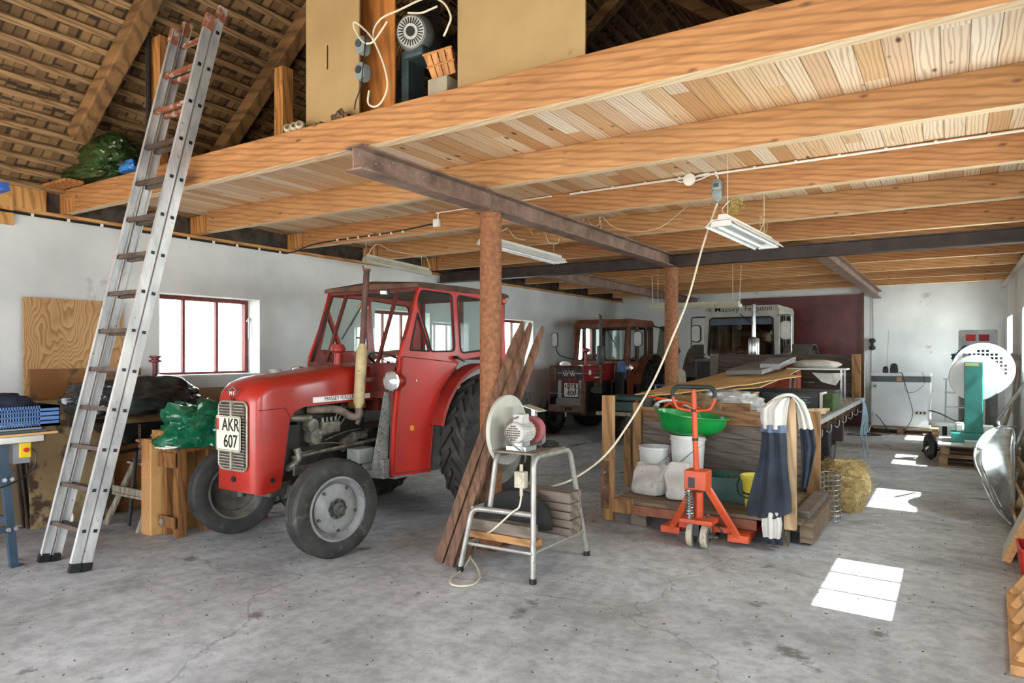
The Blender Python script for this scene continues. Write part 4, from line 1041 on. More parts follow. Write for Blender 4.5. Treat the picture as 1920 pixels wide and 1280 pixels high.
# ------------------------------------------------------------------ things on the loft
ZL = ZT + .028
BEIGE = M('beige_hardboard', '9c8258', 'ac9368', rough=.7, scale=2.2, spots='8a6c42', spot_at=.72, spot_scale=5)
def panel(xa, xb, Y, name, lab_, m, t=.012, top=4.6):
    a = onY(xa, 200, Y); b2 = onY(xb, 200, Y)
    return MB().mm((a.x, Y, ZL), (b2.x, Y + t, top)).build(name, m, label=lab_, cat='panel')
panel(574, 673, 3.16, 'beige_panel', 'narrow beige hardboard panel with a black scratch standing on the loft edge', BEIGE, top=4.0)
panel(858, 1097, 3.13, 'beige_panel', 'wide beige hardboard panel standing on the loft edge right of the basket', BEIGE, top=3.8)
a = onY(680, 60, 3.148); MB().mm((onY(613, 60, 3.155).x, 3.155, onY(613, 130, 3.155).z), (onY(613, 60, 3.155).x + .006, 3.158, onY(613, 85, 3.155).z)).build('scratch_mark', BLACK, [o for o in bpy.data.objects if o.name == 'beige_panel'][0])
panel(668, 740, 3.30, 'plywood_strip', 'orange plywood strip behind the hanging socket boxes', wood('orange_ply', 'c27f3c', 'a3632a', '6a3d18', 'z', grain=5), top=4.0)
# fan guard wheel
fc = onY(790, 88, 3.80); fr_ = .60
T = thing('fan_guard', 'large round black wire fan guard behind the electric motor', 'fan', (fc.x, 3.80, ZL))
fc.z = ZL + fr_ + .02
mb = MB()
for k in range(15): 
    r = fr_ * (1 - k * .055); mb.tube([(fc.x + r * cos(t), 3.80, fc.z + r * sin(t)) for t in [2 * pi * i / 48 for i in range(48)]], .0035, 5, closed=True)
mb.build('wire_rings', M('dark_wire', '2c2320', '4e3d34', rough=.5, metal=.3), T)
MB().tube([(fc.x + (fr_ + .015) * cos(t), 3.82, fc.z + (fr_ + .015) * sin(t)) for t in [2 * pi * i / 60 for i in range(60)]], .016, 8, closed=True).build('rim', BLACK, T, smooth=True)
for k in range(6):
    t = k * pi / 3 + .35; MB().bar((fc.x + .14 * cos(t), 3.81, fc.z + .14 * sin(t)), (fc.x + fr_ * cos(t), 3.81, fc.z + fr_ * sin(t)), .02, .014, up=(0, 1, 0)).build('spoke', BLACK, T)
for k in range(4):
    t = k * pi / 2 + .2; mb = MB(); e = Vector((cos(t), 0, sin(t))); f_ = Vector((-sin(t), 0, cos(t)))
    c_ = Vector((fc.x, 3.93, fc.z)); mb.loft([[c_ + e * r + f_ * w + Vector((0, q, 0)) for w, q in ((-.09 - r * .1, .03), (.09 + r * .1, -.03), (.09 + r * .1, -.036), (-.09 - r * .1, .024))] for r in (.08, .3, .52)]); mb.build('blade', M('fan_blade', '15181a', '23282b'), T)
MB().cyl((fc.x, 3.85, fc.z), (fc.x, 4.0, fc.z), .09, seg=20).build('hub', BLACK, T)
# electric motor with grey fan cover
mc = onY(762, 62, 3.34); ax_ = Vector((.30, -1, -.22)).normalized()
TEAL = M('teal_grey_motor', '2c3a3f', '42555b', rough=.45, scale=8, spots='5c6a6c', spot_at=.68)
T = thing('electric_motor', 'blue-grey electric motor with pale ribbed round cover on the loft', 'motor', (mc.x, 3.4, ZL))
c0 = Vector((mc.x + .04, 3.42, mc.z))
MB().lathe([(.004, -.0), (.105, .0), (.115, .02), (.115, .22), (.09, .25), (.03, .26)], c0 + ax_ * -.2, ax_, seg=30).build('motor_body', TEAL, T, smooth=True)
cov = MB().lathe([(.115, .0), (.120, .01), (.115, .07), (.098, .098), (.03, .105), (.004, .105)], c0 + ax_ * .03, ax_, seg=30).build('fan_cover', M('cover_grey', '6d7779', '8b9496', rough=.4, scale=8), T, smooth=True)
d_, u_, v_ = frame_of(ax_); mb = MB(); mw = MB(); fcn = c0 + ax_ * .136
mw.lathe([(.09, -.012), (.09, .001), (.04, .004), (.004, .006)], fcn, ax_, seg=30); mw.build('pale_face', M('pale_face', 'b4b7b4', 'c8cac6'), cov)
for k in range(26):
    t = 2 * pi * k / 26; e = u_ * cos(t) + v_ * sin(t); mb.bar(fcn + e * .048 + ax_ * .004, fcn + e * .084 + ax_ * .002, .008, .006, up=ax_)
mb.cyl(fcn, fcn + ax_ * .012, .03, seg=16); mb.build('vent_slots', M('slot_black', '0b0c0c', '141516'), cov)
MB().mm((c0.x - .06, c0.y - .09, c0.z - .17), (c0.x + .10, c0.y + .1, c0.z - .10), bev=.02).build('terminal_box', TEAL, T)
MB().mm((c0.x - .1, c0.y - .06, ZL), (c0.x - .04, c0.y + .10, c0.z - .10)).build('motor_stand', TEAL, T)
# chip basket
bc = onY(818, 118, 3.14)
Rz = Matrix.Rotation(.45, 3, 'Z') @ Matrix.Rotation(-.25, 3, 'Y') @ Matrix.Rotation(.12, 3, 'X')
T = thing('chip_basket', 'small woven wooden chip basket on the loft edge beside the motor', 'basket', (bc.x, 3.14, ZL))
bcc = Vector((bc.x, 3.20, bc.z)); CHIPW = wood('chip_wood', 'cd9258', 'b0763e', '7a4a22', 'z', grain=6)
def bp(x, y, z): return bcc + Rz @ Vector((x, y, z))
hw_, hd_, hz_ = .085, .075, .075
mb = MB()
for k in range(4):
    for s in (-1, 1):
        x0 = -hw_ + k * hw_ / 2 + .003; x1 = x0 + hw_ / 2 - .006
        mb.loft([[bp(x0, s * hd_, hz_), bp(x1, s * hd_, hz_), bp(x1 * .85, s * hd_ * .85, -hz_), bp(x0 * .85, s * hd_ * .85, -hz_)], [bp(x0, s * (hd_ - .003), hz_), bp(x1, s * (hd_ - .003), hz_), bp(x1 * .85, s * (hd_ * .85 - .003), -hz_), bp(x0 * .85, s * (hd_ * .85 - .003), -hz_)]])
for k in range(3):
    for s in (-1, 1):
        y0 = -hd_ + k * hd_ * 2 / 3 + .003; y1 = y0 + hd_ * 2 / 3 - .006
        mb.loft([[bp(s * hw_, y0, hz_), bp(s * hw_, y1, hz_), bp(s * hw_ * .85, y1 * .85, -hz_), bp(s * hw_ * .85, y0 * .85, -hz_)], [bp(s * (hw_ - .003), y0, hz_), bp(s * (hw_ - .003), y1, hz_), bp(s * (hw_ * .85 - .003), y1 * .85, -hz_), bp(s * (hw_ * .85 - .003), y0 * .85, -hz_)]])
mb.build('splints', CHIPW, T)
MB().loft([[bp(x * .86, y * .86, -hz_) for x, y in ((-hw_, -hd_), (hw_, -hd_), (hw_, hd_), (-hw_, hd_))], [bp(x * .86, y * .86, -hz_ + .004) for x, y in ((-hw_, -hd_), (hw_, -hd_), (hw_, hd_), (-hw_, hd_))]]).build('bottom', CHIPW, T)
for z in (hz_ - .008, -.005):
    f = 1.03 - (hz_ - z) * .9; MB().tube([bp(x * f, y * f, z) for x, y in ((-hw_, -hd_), (hw_, -hd_), (hw_, hd_), (-hw_, hd_))], .006, 6, closed=True).build('band', M('band_wood', 'b5793f', 'a0682f'), T)
p_ = bp(0, 0, -hz_); MB().mm((bc.x - .03, 3.10, ZL), (bc.x + .11, 3.30, max(ZL + .02, p_.z - .035))).build('stone_block', M('grey_block', '8b8272', 'a09684'), label='small grey block under the chip basket on the loft edge', cat='block')
# pair of grey socket boxes hanging by white cable
SOC = M('grey_socket_box', '6f7a7c', '8f9a9b', rough=.45, scale=10, spots='4a4f50', spot_at=.66)
T = thing('socket_boxes', 'pair of grey socket boxes joined one above the other hanging on the loft', 'socket', (onY(683, 120, 3.1).x, 3.1, ZL))
for k, (px, py) in enumerate(((683, 88), (683, 137))):
    c_ = onY(px, py, 3.1); o_ = MB().prism(rrect(.075, .105, .03), (c_.x, 3.06, c_.z), (1, 0, .0), (0, 0, 1), (0, .055, 0)).build('socket_box', SOC, T, smooth=True)
    MB().cyl((c_.x - .008, 3.06, c_.z + .01), (c_.x - .008, 3.052, c_.z + .01), .024, seg=18).build('socket_face', M('dark_socket', '30383a', '4a5456'), o_)
    for q in (-1, 1): MB().cyl((c_.x - .008 + q * .009, 3.053, c_.z + .01), (c_.x - .008 + q * .009, 3.050, c_.z + .01), .003, seg=8).build('pin_hole', BLACK, o_)
WC = M('cream_cable', 'c9bfa8', 'ddd5c2', rough=.45)
pts = [(692, 170), (690, 192), (700, 200), (714, 193), (726, 165), (722, 130), (705, 85), (690, 62), (667, 42), (664, 52), (680, 78), (697, 80), (712, 62), (726, 40)]
Tc = thing('hanging_cable', 'cream coloured cable looping around the motor and socket boxes on the loft', 'cable', (onY(700, 120, 3.05).x, 3.05, ZL))
rod('cable', smooth_path([onY(x, y, 3.04) for x, y in pts]), .006, WC, Tc)
pts = [(705, 85), (700, 60), (715, 35), (750, 18), (800, -4), (830, 4), (845, 30), (840, 50), (832, 68)]
rod('cable', smooth_path([onY(x, y, 3.07) for x, y in pts]), .006, WC, Tc)
pts = [(765, 24), (790, 24), (806, 18), (820, 12)]
rod('cable', smooth_path([onY(x, y, 3.10) for x, y in pts]), .006, WC, Tc)
pts = [(689, 170), (686, 60), (684, 100), (676, 165), (668, 195)]
rod('cable', smooth_path([onY(x, y, 3.035) for x, y in ((686, 60), (684, 95), (680, 130), (677, 160), (667, 190), (665, 205))]), .004, BLACK, Tc, label='thin black cord')
# small junk on the edge
JK = M('dark_junk', '3a2a1c', '6b5236', rough=.7, scale=16)
for k, (px, py, w, h, lb) in enumerate(((640, 196, .12, .07, 'dark lumpy tool leaning at the foot of the narrow beige panel'), (606, 200, .05, .03, 'small brown clamp lying on the loft edge below the beige panel'))):
    c_ = onY(px, py, 3.09); blob(MB(), (c_.x, 3.09, ZT + .001), (w, .09, h), 30 + k, .5, 2).build('old_tool', JK, smooth=True, label=lb, cat='tool')
for k, (px, py, lb) in enumerate(((541, 238, 'leftmost cup-like insulator beside the short loft post'), (553, 228, 'middle insulator ring beside the short loft post'), (563, 232, 'rightmost insulator ring touching the beige panel foot'))):
    c_ = onY(px, py, 3.06); MB().lathe([(.012, -.03), (.028, -.02), (.032, 0), (.028, .02), (.014, .03), (.014, .0)], (c_.x, 3.06, ZT + .036), (.6, -1, .1), seg=18).build('insulator', M('stoneware', '9a8c76', 'b8ab94', rough=.3), smooth=True, label=lb, cat='insulator', group='insulators on the loft edge')
# green tarpaulin and blue bag at the left end of the loft
TARP = M('dark_green_tarp', '1c3014', '2f4a22', rough=.3, scale=5, coat=.4)
YT = 3.16
tp_ = onY(207, 275, YT)
mb = MB(); blob(mb, (tp_.x + .02, YT - .02, ZL + .12), (.66, .34, .27), 41, .16, 1.5, flat=.6, sub=5, ridge=True); blob(mb, (tp_.x - .2, YT - .07, ZL), (.95, .30, .16), 44, .2, 1.8, flat=.5, sub=5, ridge=True)
mb.build('green_tarpaulin', TARP, smooth=True, label='folded dark green tarpaulin at the left end of the loft', cat='tarp')
p = onY(247, 308, 3.08); blob(MB(), (p.x, 3.06, ZL), (.20, .10, .09), 47, .25, 2).build('blue_bag', M('blue_plastic', '1d5ba5', '3a7cc4', rough=.35), smooth=True, label='small blue plastic bag beside the dark green tarpaulin', cat='bag')
p = onY(100, 325, 3.1); blob(MB(), (p.x + .08, 3.1, ZL), (.34, .12, .07), 49, .3, 2).build('dark_rag', M('dark_rag', '2c2018', '4a382a', rough=.9), smooth=True, label='dark brown rag left of the green tarpaulin', cat='rag')
# ------------------------------------------------------------------ leaning old poles
OLDP = wood('old_pole_wood', '7a5840', '523626', '281a14', 'z', grain=7, dirt=.15)
def pole(p0, p1, w, t, label, tip=True, i=0):
    p0 = Vector(p0); p1 = Vector(p1); d = (p1 - p0).normalized(); n_ = Vector((0, -1, .3)); s = d.cross(n_).normalized(); u = s.cross(d).normalized()
    R = []
    N = 14
    for k in range(N + 1):
        f = k / N; ww = w
        if tip and f > .90: ww = w * max(.12, 1 - (f - .90) / .10 * .85)
        c = p0.lerp(p1, f) + noise.noise_vector(Vector((k * .3, i * 3.1, 0))) * .008
        R.append([c + s * ww / 2 + u * t / 2, c - s * ww / 2 + u * t / 2, c - s * ww / 2 - u * t / 2, c + s * ww / 2 - u * t / 2])
    mb = MB(); mb.loft(R)
    # local frame along the pole, so the grain follows it
    o = mb.build('wooden_pole', OLDP, label=label, cat='pole', group='old poles leaning by the front column')
    return o
def along(px, py, Y): return onY(px, py, Y)
base = [(-3.08, 3.86), (-3.02, 3.80), (-2.95, 3.90), (-2.99, 4.04)]
tops = [(981, 602), (996, 606), (1019, 612), (990, 620)]
Pb = [G(824, 1056), G(842, 1064), G(862, 1046), G(876, 1050)]
for i, (pb, tp, lb) in enumerate(zip(Pb, tops, ['leftmost old pointed pole leaning by the rusty column', 'broad old pointed pole with red paint marks, second in the leaning bunch', 'rightmost old pointed pole of the leaning bunch, its tip farthest right', 'darkest old pole, tucked behind the others in the leaning bunch'])):
    t_ = along(tp[0], tp[1], 4.60 + i * .05)
    pole((pb.x, pb.y, .012), t_, .075 if i < 2 else .06, .036, lb, i=i)
MB().bar(at(884, 870, 5.3), at(905, 850, 5.3), .07, .03).build('crosspiece', OLDP, label='short cross piece of old wood low between the leaning poles', cat='board') if False else None

# ------------------------------------------------------------------ grinder stand
TUBE = M('painted_tube', '8a8882', 'a6a49e', rough=.42, metal=.4, scale=12, spots='6f665c', spot_at=.66, spot_scale=30)
T = thing('grinder_stand', 'grey tubular steel stand with rubber feet carrying the bench grinder', 'stand', (-2.58, 4.2, 0))
zt = .80; r_ = .019
A = Vector((-2.30, 3.84, .02)); Bq = Vector((-2.29, 4.60, .02)); C_ = Vector((-2.86, 3.80, .02)); D = Vector((-2.86, 4.58, .02))
At = Vector((-2.36, 3.95, zt)); Bt = Vector((-2.36, 4.46, zt))
def bend(P, r=.07, n=5):
    out = [Vector(P[0])]
    for i in range(1, len(P) - 1):
        a, b, c = Vector(P[i - 1]), Vector(P[i]), Vector(P[i + 1]); p = b + (a - b).normalized() * r; q = b + (c - b).normalized() * r
        for k in range(n + 1): t = k / n; out.append(p * (1 - t) ** 2 + b * 2 * t * (1 - t) + q * t * t)
    out.append(Vector(P[-1])); return out
rod('leg_frame', bend([A, At, Bt, Bq]), r_, TUBE, T, 12)
CU, DU = Vector((-2.66, 3.95, zt)), Vector((-2.66, 4.46, zt)); CM, DM = Vector((-2.70, 3.93, .44)), Vector((-2.70, 4.48, .44))
rod('upper_frame', bend([CM, CU, DU, DM]), r_, TUBE, T, 12)
CS, DS = Vector((-2.80, 3.86, .43)), Vector((-2.80, 4.52, .43))
rod('leg_frame', bend([C_, CS, Vector((-2.34, 3.90, .43))], .06), r_, TUBE, T, 12)
rod('leg_frame', bend([D, DS, Vector((-2.34, 4.53, .43))], .06), r_, TUBE, T, 12)
rod('lower_ring', bend([(-2.31, 3.85, .19), (-2.83, 3.83, .19), (-2.83, 4.56, .19), (-2.30, 4.58, .19)], .05), .012, TUBE, T, 8)
rod('lower_bar', [(-2.31, 3.86, .19), (-2.30, 4.58, .19)], .012, TUBE, T, 8)
rod('lower_bar', [(-2.80, 3.86, .43), (-2.80, 4.52, .43)], .012, TUBE, T, 8)
for p in (A, Bq, C_, D): MB().cyl((p.x, p.y, 0), (p.x, p.y, .035), .024, seg=14).build('rubber_foot', BLACK, T)
MB().mm((-2.68, 3.93, zt + .018), (-2.36, 4.40, zt + .030)).build('top_plate', M('rusty_plate', '5c534a', '857a6c', rough=.6, metal=.2, scale=14), T)
# bench grinder with big disc
zb = zt + .031
T = thing('bench_grinder', 'bench grinder with large pale sanding disc and a pink grinding wheel', 'grinder', (-2.55, 4.15, zb))
MG = M('motor_grey', 'a7a69f', 'c3c2bb', rough=.4, scale=10)
mcx = Vector((-2.52, 4.03, zb + .125)); axm = Vector((.0, 1, 0))
mo = MB().lathe([(.004, -.005), (.060, 0), (.072, .012), (.074, .05), (.068, .055), (.068, .18), (.05, .19), (.015, .2), (.015, .30)], mcx + Vector((0, -.08, 0)), axm, seg=28).build('motor', MG, T, smooth=True)
mb = MB()
for k in range(20):
    t = 2 * pi * k / 20; e = Vector((cos(t), 0, sin(t))); mb.bar(mcx + e * .07 + Vector((0, -.015, 0)), mcx + e * .07 + Vector((0, .095, 0)), .006, .012, up=e)
mb.build('cooling_fins', MG, mo)
mb = MB(); fc_ = mcx + Vector((0, -.087, 0))
for k in range(-3, 4):
    for j in range(-3, 4):
        if k * k + j * j < 12: mb.box(fc_ + Vector((k * .0155, 0, j * .0155)), (.010, .004, .010))
mb.build('grille_holes', M('brown_holes', '4a3a32', '5c4a40'), mo)
MB().mm(mcx + Vector((-.03, -.04, .06)), mcx + Vector((.045, .05, .125)), bev=.006).build('terminal_box', MG, mo)
MB().mm((-2.60, 3.98, zb), (-2.44, 4.12, zb + .03)).mm((-2.56, 4.0, zb + .03), (-2.48, 4.1, zb + .07)).build('motor_foot', GALV, T)
gw = mcx + Vector((0, .17, .0))
wh = MB().lathe([(.03, -.02), (.045, -.012), (.088, -.026), (.098, -.02), (.098, .02), (.088, .026), (.03, .02)], gw, axm, seg=32).build('grinding_wheel', M('pink_stone', '8c4a50', 'a86468', rough=.8, scale=20), T, smooth=True, label='dusty pink grinding wheel')
MB().lathe([(.03, -.03), (.055, -.026), (.055, -.02), (.02, -.018)], gw, axm, seg=24).build('flange', M('orange_flange', 'a8431c', 'c25a2c'), wh)
MB().mm(gw + Vector((-.02, .05, -.125)), gw + Vector((.05, .10, .02))).build('tool_rest_post', GALV, T)
MB().box(gw + Vector((.02, -.01, .155)), (.15, .11, .005), Matrix.Rotation(.25, 3, 'Y')).build('spark_shield', M('shield_plate', 'a9a798', 'c4c2b4', rough=.4, metal=.3), T)
MB().mm(gw + Vector((-.01, .0, .09)), gw + Vector((.02, .03, .15))).build('shield_bracket', GALV, T)
dc = Vector((-2.655, 4.16, zb + .12)); DISC = M('pale_disc', 'a8a79c', 'c4c3b8', rough=.5, scale=3)
dk = MB().lathe([(.004, 0), (.245, 0), (.25, .004), (.25, .03), (.245, .034), (.004, .034)], dc + Vector((-.07, 0, 0)), (1, 0, 0), seg=64).build('sanding_disc', DISC, T, smooth=True)
blob(MB(), (-2.47, 4.33, zb), (.14, .16, .035), 71, .4, 3).build('grinding_dust', M('black_dust', '1b1918', '2c2927', rough=.9), T, smooth=True)
rod('cord', smooth_path([mcx + Vector((.02, -.03, .11)), mcx + Vector((-.03, -.10, .08)), mcx + Vector((-.05, -.11, -.0)), mcx + Vector((.0, -.10, -.07)), (-2.44, 3.97, zb - .02), (-2.42, 3.93, zb - .06)]), .006, M('grey_cord', '57534d', '6b6660'), T)
p = Vector((-2.42, 3.90, .66))
T2 = thing('wall_socket', 'old square cream socket box hanging on the grinder stand', 'socket', (p.x, p.y, p.z - .05))
MB().mm((p.x - .04, p.y - .04, p.z - .055), (p.x + .04, p.y + .015, p.z + .055), bev=.008).build('socket_body', M('old_cream_plastic', '9c9482', 'b8b09c', rough=.5, scale=12), T2)
MB().cyl((p.x, p.y - .041, p.z), (p.x, p.y - .046, p.z), .026, seg=20).build('socket_face', M('socket_face_pale', 'a59d8c', 'c6beab'), T2)
MB().cyl((p.x, p.y - .01, p.z + .055), (p.x, p.y - .01, p.z + .10), .012, seg=10).build('gland', M('socket_face_pale', 'a59d8c', 'c6beab'), T2)
MB().cyl((p.x, p.y - .01, p.z - .055), (p.x, p.y - .01, p.z - .11), .012, seg=10).build('gland', M('socket_face_pale', 'a59d8c', 'c6beab'), T2)
# dark round guard and timber off-cuts on the lower shelf of the stand
OAK = wood('old_block_wood', '83766a', '655a4e', '332b24', 'x', grain=7)
zb = .204
MB().mm((-2.90, 3.93, zb), (-2.33, 4.01, zb + .05), bev=.004).build('timber_length', wood('pale_batten_wood', 'ba8a54', '93673a', '553619', 'x'), label='squared pale timber length, lowest on the front of the grinder stand', cat='timber')
MB().mm((-2.88, 3.94, zb + .052), (-2.38, 4.04, zb + .13), bev=.004).build('timber_length', OAK, label='dark grey timber length on the front of the grinder stand', cat='timber')
for k in range(5):
    o = rr.uniform(-.02, .02)
    MB().mm((-2.70 + o, 4.30 + o * .5, zb + k * .058), (-2.28 + o, 4.47 + o * .5, zb + .054 + k * .058 + (.0 if k < 4 else .02)), bev=.005).build('timber_block', OAK, label=('sawn grey timber block, %s of the stack on the grinder stand' % ['lowest', 'second lowest', 'middle one', 'second highest', 'topmost'][k]), cat='timber', group='sawn blocks on the grinder stand')
mb = MB(); Pq = [(.27 * cos(t), .27 * sin(t)) for t in [pi * i / 24 for i in range(25)]]
mb.prism(Pq, (-2.60, 4.08, zb + .06), Vector((.9, .42, 0)).normalized(), (0, 0, 1), (-.02, .05, 0)); mb.build('round_guard', M('black_guard', '121112', '262423', rough=.85, metal=.0, scale=8), smooth=False, label='black half-round metal guard standing on the grinder stand', cat='guard')

# ------------------------------------------------------------------ pallet stillage with plank wall
PW = wood('pallet_wood_x', '8f7a62', '6d5a46', '392b1f', 'x', grain=8, dirt=.15)
PWZ = wood('post_wood_z', 'b08757', '8f673c', '523718', 'z', grain=6, dirt=.1)
GP = wood('grey_planks', '7c7066', '5d5249', '332b25', 'x', grain=9, dirt=.15)
BP = wood('brown_plank', '98714a', '76532f', '40291a', 'x', grain=7, dirt=.1)
T = thing('pallet_stillage', 'wooden pallet platform with upright posts and a grey plank wall', 'pallet', (-1.75, 6.2, 0))
X0, X1, Y0, Y1 = -2.55, -.95, 5.60, 6.86; ZD = .215
for i in range(9):
    y = Y0 + .0 + i * .14; MB().mm((X0 + rr.uniform(0, .03), y, ZD - .028), (X1 - rr.uniform(0, .03), y + .128, ZD)).build('deck_board', PW, T)
for x in (-2.3, -1.7, -1.15):
    MB().mm((x - .05, Y0 + .02, ZD - .052), (x + .05, Y1 - .02, ZD - .029)).build('stringer', PW, T)
    for y in (5.68, 6.2, 6.72): MB().mm((x - .07, y - .06, 0.0), (x + .07, y + .06, ZD - .053)).build('block', OAK, T)
MB().mm((X0 + .2, Y0 - .012, ZD - .11), (X1 - .35, Y0 + .0, ZD - .032)).build('front_batten', M('faded_red_batten', '7a4434', '93624c', rough=.8, scale=8), T)
YW = 6.84
for i, (za, zb_) in enumerate(((.215, .36), (.363, .52), (.523, .66), (.663, .79), (.793, .935))):
    MB().mm((-2.80, YW, za), (-1.12, YW + .025, zb_), bev=.003).build('wall_plank', BP if i == 4 else GP, T)
MB().mm((-2.84, YW - .05, .14), (-2.75, YW - .002, .98)).build('post', PWZ, T)
MB().mm((-1.13, YW - .05, .14), (-1.02, YW - .002, .965)).build('post', PWZ, T)
MB().mm((X1 - .06, Y0 + .15, .02), (X1 + .04, Y1 + .1, .20)).build('side_beam', PW, T)
po = MB().mm((-2.60, 5.52, .04), (-2.50, 5.58, 1.13), bev=.004).build('post', PWZ, T)
MB().mm((-2.605, 5.51, .14), (-2.53, 5.519, .56)).build('iron_strap', RUST, po)
for z in (.2, .33, .46): MB().cyl((-2.565, 5.51, z), (-2.565, 5.50, z), .01, seg=8).build('strap_bolt', STEEL, po)
MB().mm((-2.5, 5.52, .12), (-2.34, 5.60, .235)).build('step_block', PWZ, T)
PALE = wood('pale_upright_wood', 'c0a480', 'a2845e', '6b4e30', 'z', grain=5)
MB().mm((-1.085, 5.53, .16), (-1.0, 5.58, 1.155)).build('upright', PALE, T)
MB().mm((-1.20, 5.545, .03), (-1.09, 5.585, .46)).build('short_board', GP, T)
MB().mm((-1.04, 5.75, .216), (-.94, 6.7, .27)).build('side_board', GP, T)

# wide flatbed wagon behind it
T = thing('flatbed_wagon', 'wide wooden flatbed wagon loaded with planks, sheets and boxes', 'wagon', (-2.2, 9.1, 0))
WX0, WX1, WY0, WY1, WZ = -3.38, -1.12, 7.02, 11.35, .845
for i in range(16):
    x = WX0 + (WX1 - WX0) * i / 16; MB().mm((x, WY0, WZ - .035), (x + (WX1 - WX0) / 16 - .006, WY1, WZ)).build('deck_plank', wood('deck_planks', '9c9184', '776c60', '433a32', 'y', grain=9), T)
MB().mm((WX1 + .001, WY0, WZ - .045), (WX1 + .03, WY1, WZ + .004)).build('side_rail', M('grey_side_rail', '8b8c8a', 'a5a6a3', rough=.5, metal=.3), T)
for x in (WX0 + .35, WX1 - .45): MB().mm((x, WY0 + .05, WZ - .17), (x + .09, WY1 - .05, WZ - .036)).build('chassis_beam', DARKST, T)
for k in range(7):
    y = WY0 + .35 + k * .6
    hb_ = MB().mm((WX1 - .36, y, WZ - .15), (WX1 - .002, y + .03, WZ - .036)).build('cross_bearer', RUST, T)
    MB().tube([(WX1 + .03, y + .015, WZ - .10), (WX1 + .03, y + .015, WZ - .16), (WX1 + .01, y + .015, WZ - .19), (WX1 - .02, y + .015, WZ - .17)], .007, 6).build('rope_hook', GALV, hb_)
for (x, s) in ((WX0 + .3, -1), (WX1 - .3, 1)):
    wheel(T, (x, 10.0, .31), .31, .17, .18, (s, 0, 0), M('rusty_dark_rim', '3f3a35', '68625b'), name='wheel', dish=.02, hub_r=.05)
    MB().mm((x - .04, 7.2, 0), (x + .04, 7.28, WZ - .171)).build('prop', PWZ, T)
MB().cyl((WX0 + .3, 10.0, .31), (WX1 - .3, 10.0, .31), .035).build('axle', DARKST, T)
MB().mm((WX0 + .1, 9.95, .34), (WX1 - .1, 10.05, WZ - .171)).build('axle_frame', DARKST, T)
DKB = wood('dark_headboard', '54443a', '3e312a', '1e1713', 'x', grain=8)
for k in range(3): MB().mm((WX0 + .05, WY1 - .04, WZ + .001 + k * .215), (WX1 - .05, WY1 - .01, WZ + .205 + k * .215)).build('headboard_plank', DKB, T)
for x in (WX0 + .02, WX1 - .14): MB().mm((x, WY1 - .09, WZ + .001), (x + .12, WY1 - .041, WZ + .64)).build('stake', PWZ if x > -2 else GP, T)
MB().tube([(WX1 + .05, WY1 - .3, WZ + .005), (WX1 + .05, WY1 - .3, WZ + .55), (WX1 + .05, WY1 - .28, WZ + .62), (WX1 + .04, WY1 - .05, WZ + .64)], .008, 6).tube([(WX1 + .05, WY1 - .3, WZ + .3), (WX1 + .05, WY1 - .02, WZ + .3)], .006, 6).build('wire_gate', GALV, T)

# ---- load on the wagon
def putbox(name, lab_, cat, x0, x1, y0, y1, z0, z1, m, rot=0, bev=.003, grp=None):
    cx_, cy_ = (x0 + x1) / 2, (y0 + y1) / 2
    mb = MB(); mb.box((cx_, cy_, (z0 + z1) / 2), (x1 - x0, y1 - y0, z1 - z0), Matrix.Rotation(rot, 3, 'Z'), bev)
    return mb.build(name, m, label=lab_, cat=cat, group=grp)
W0 = WZ + .001
DG = M('dark_green_plastic', '10261f', '1c382e', rough=.4)
def crate(name, label, x0, x1, y0, y1, z0, z1, m, slots=True):
    T = thing(name, label, 'crate', ((x0 + x1) / 2, (y0 + y1) / 2, z0)); mb = MB(); t = .008
    mb.mm((x0, y0, z0), (x1, y1, z0 + t))
    h = z1 - z0
    for a_, b_ in (((x0, y0, 0), (x1, y0 + t, 0)), ((x0, y1 - t, 0), (x1, y1, 0)), ((x0, y0, 0), (x0 + t, y1, 0)), ((x1 - t, y0, 0), (x1, y1, 0))):
        for f0, f1 in ((0, .62), (.78, 1.0)) if slots else ((0, 1),): mb.mm((a_[0], a_[1], z0 + h * f0), (b_[0], b_[1], z0 + h * f1))
    for x in (x0, x1 - .03):
        for y in (y0, y1 - .03): mb.mm((x, y, z0), (x + .03, y + .03, z1))
    mb.mm((x0 - .008, y0 - .008, z1 - .014), (x1 + .008, y0 + .004, z1)); mb.mm((x0 - .008, y1 - .004, z1 - .014), (x1 + .008, y1 + .008, z1))
    mb.mm((x0 - .008, y0, z1 - .014), (x0 + .004, y1, z1)); mb.mm((x1 - .004, y0, z1 - .014), (x1 + .008, y1, z1))
    mb.build('crate_body', m, T); return T
crate('green_crate', 'dark green plastic crate at the left front corner of the wagon', -3.34, -2.78, 7.15, 7.55, W0, W0 + .17, DG)
T = thing('steel_latch', 'small steel latch hanging over the edge of the dark green crate on the wagon', 'latch', (-2.72, 7.04, W0))
MB().bar((-2.72, 7.05, W0 + .01), (-2.66, 7.05, W0 + .12), .02, .05).build('latch_plate', STEEL, T)
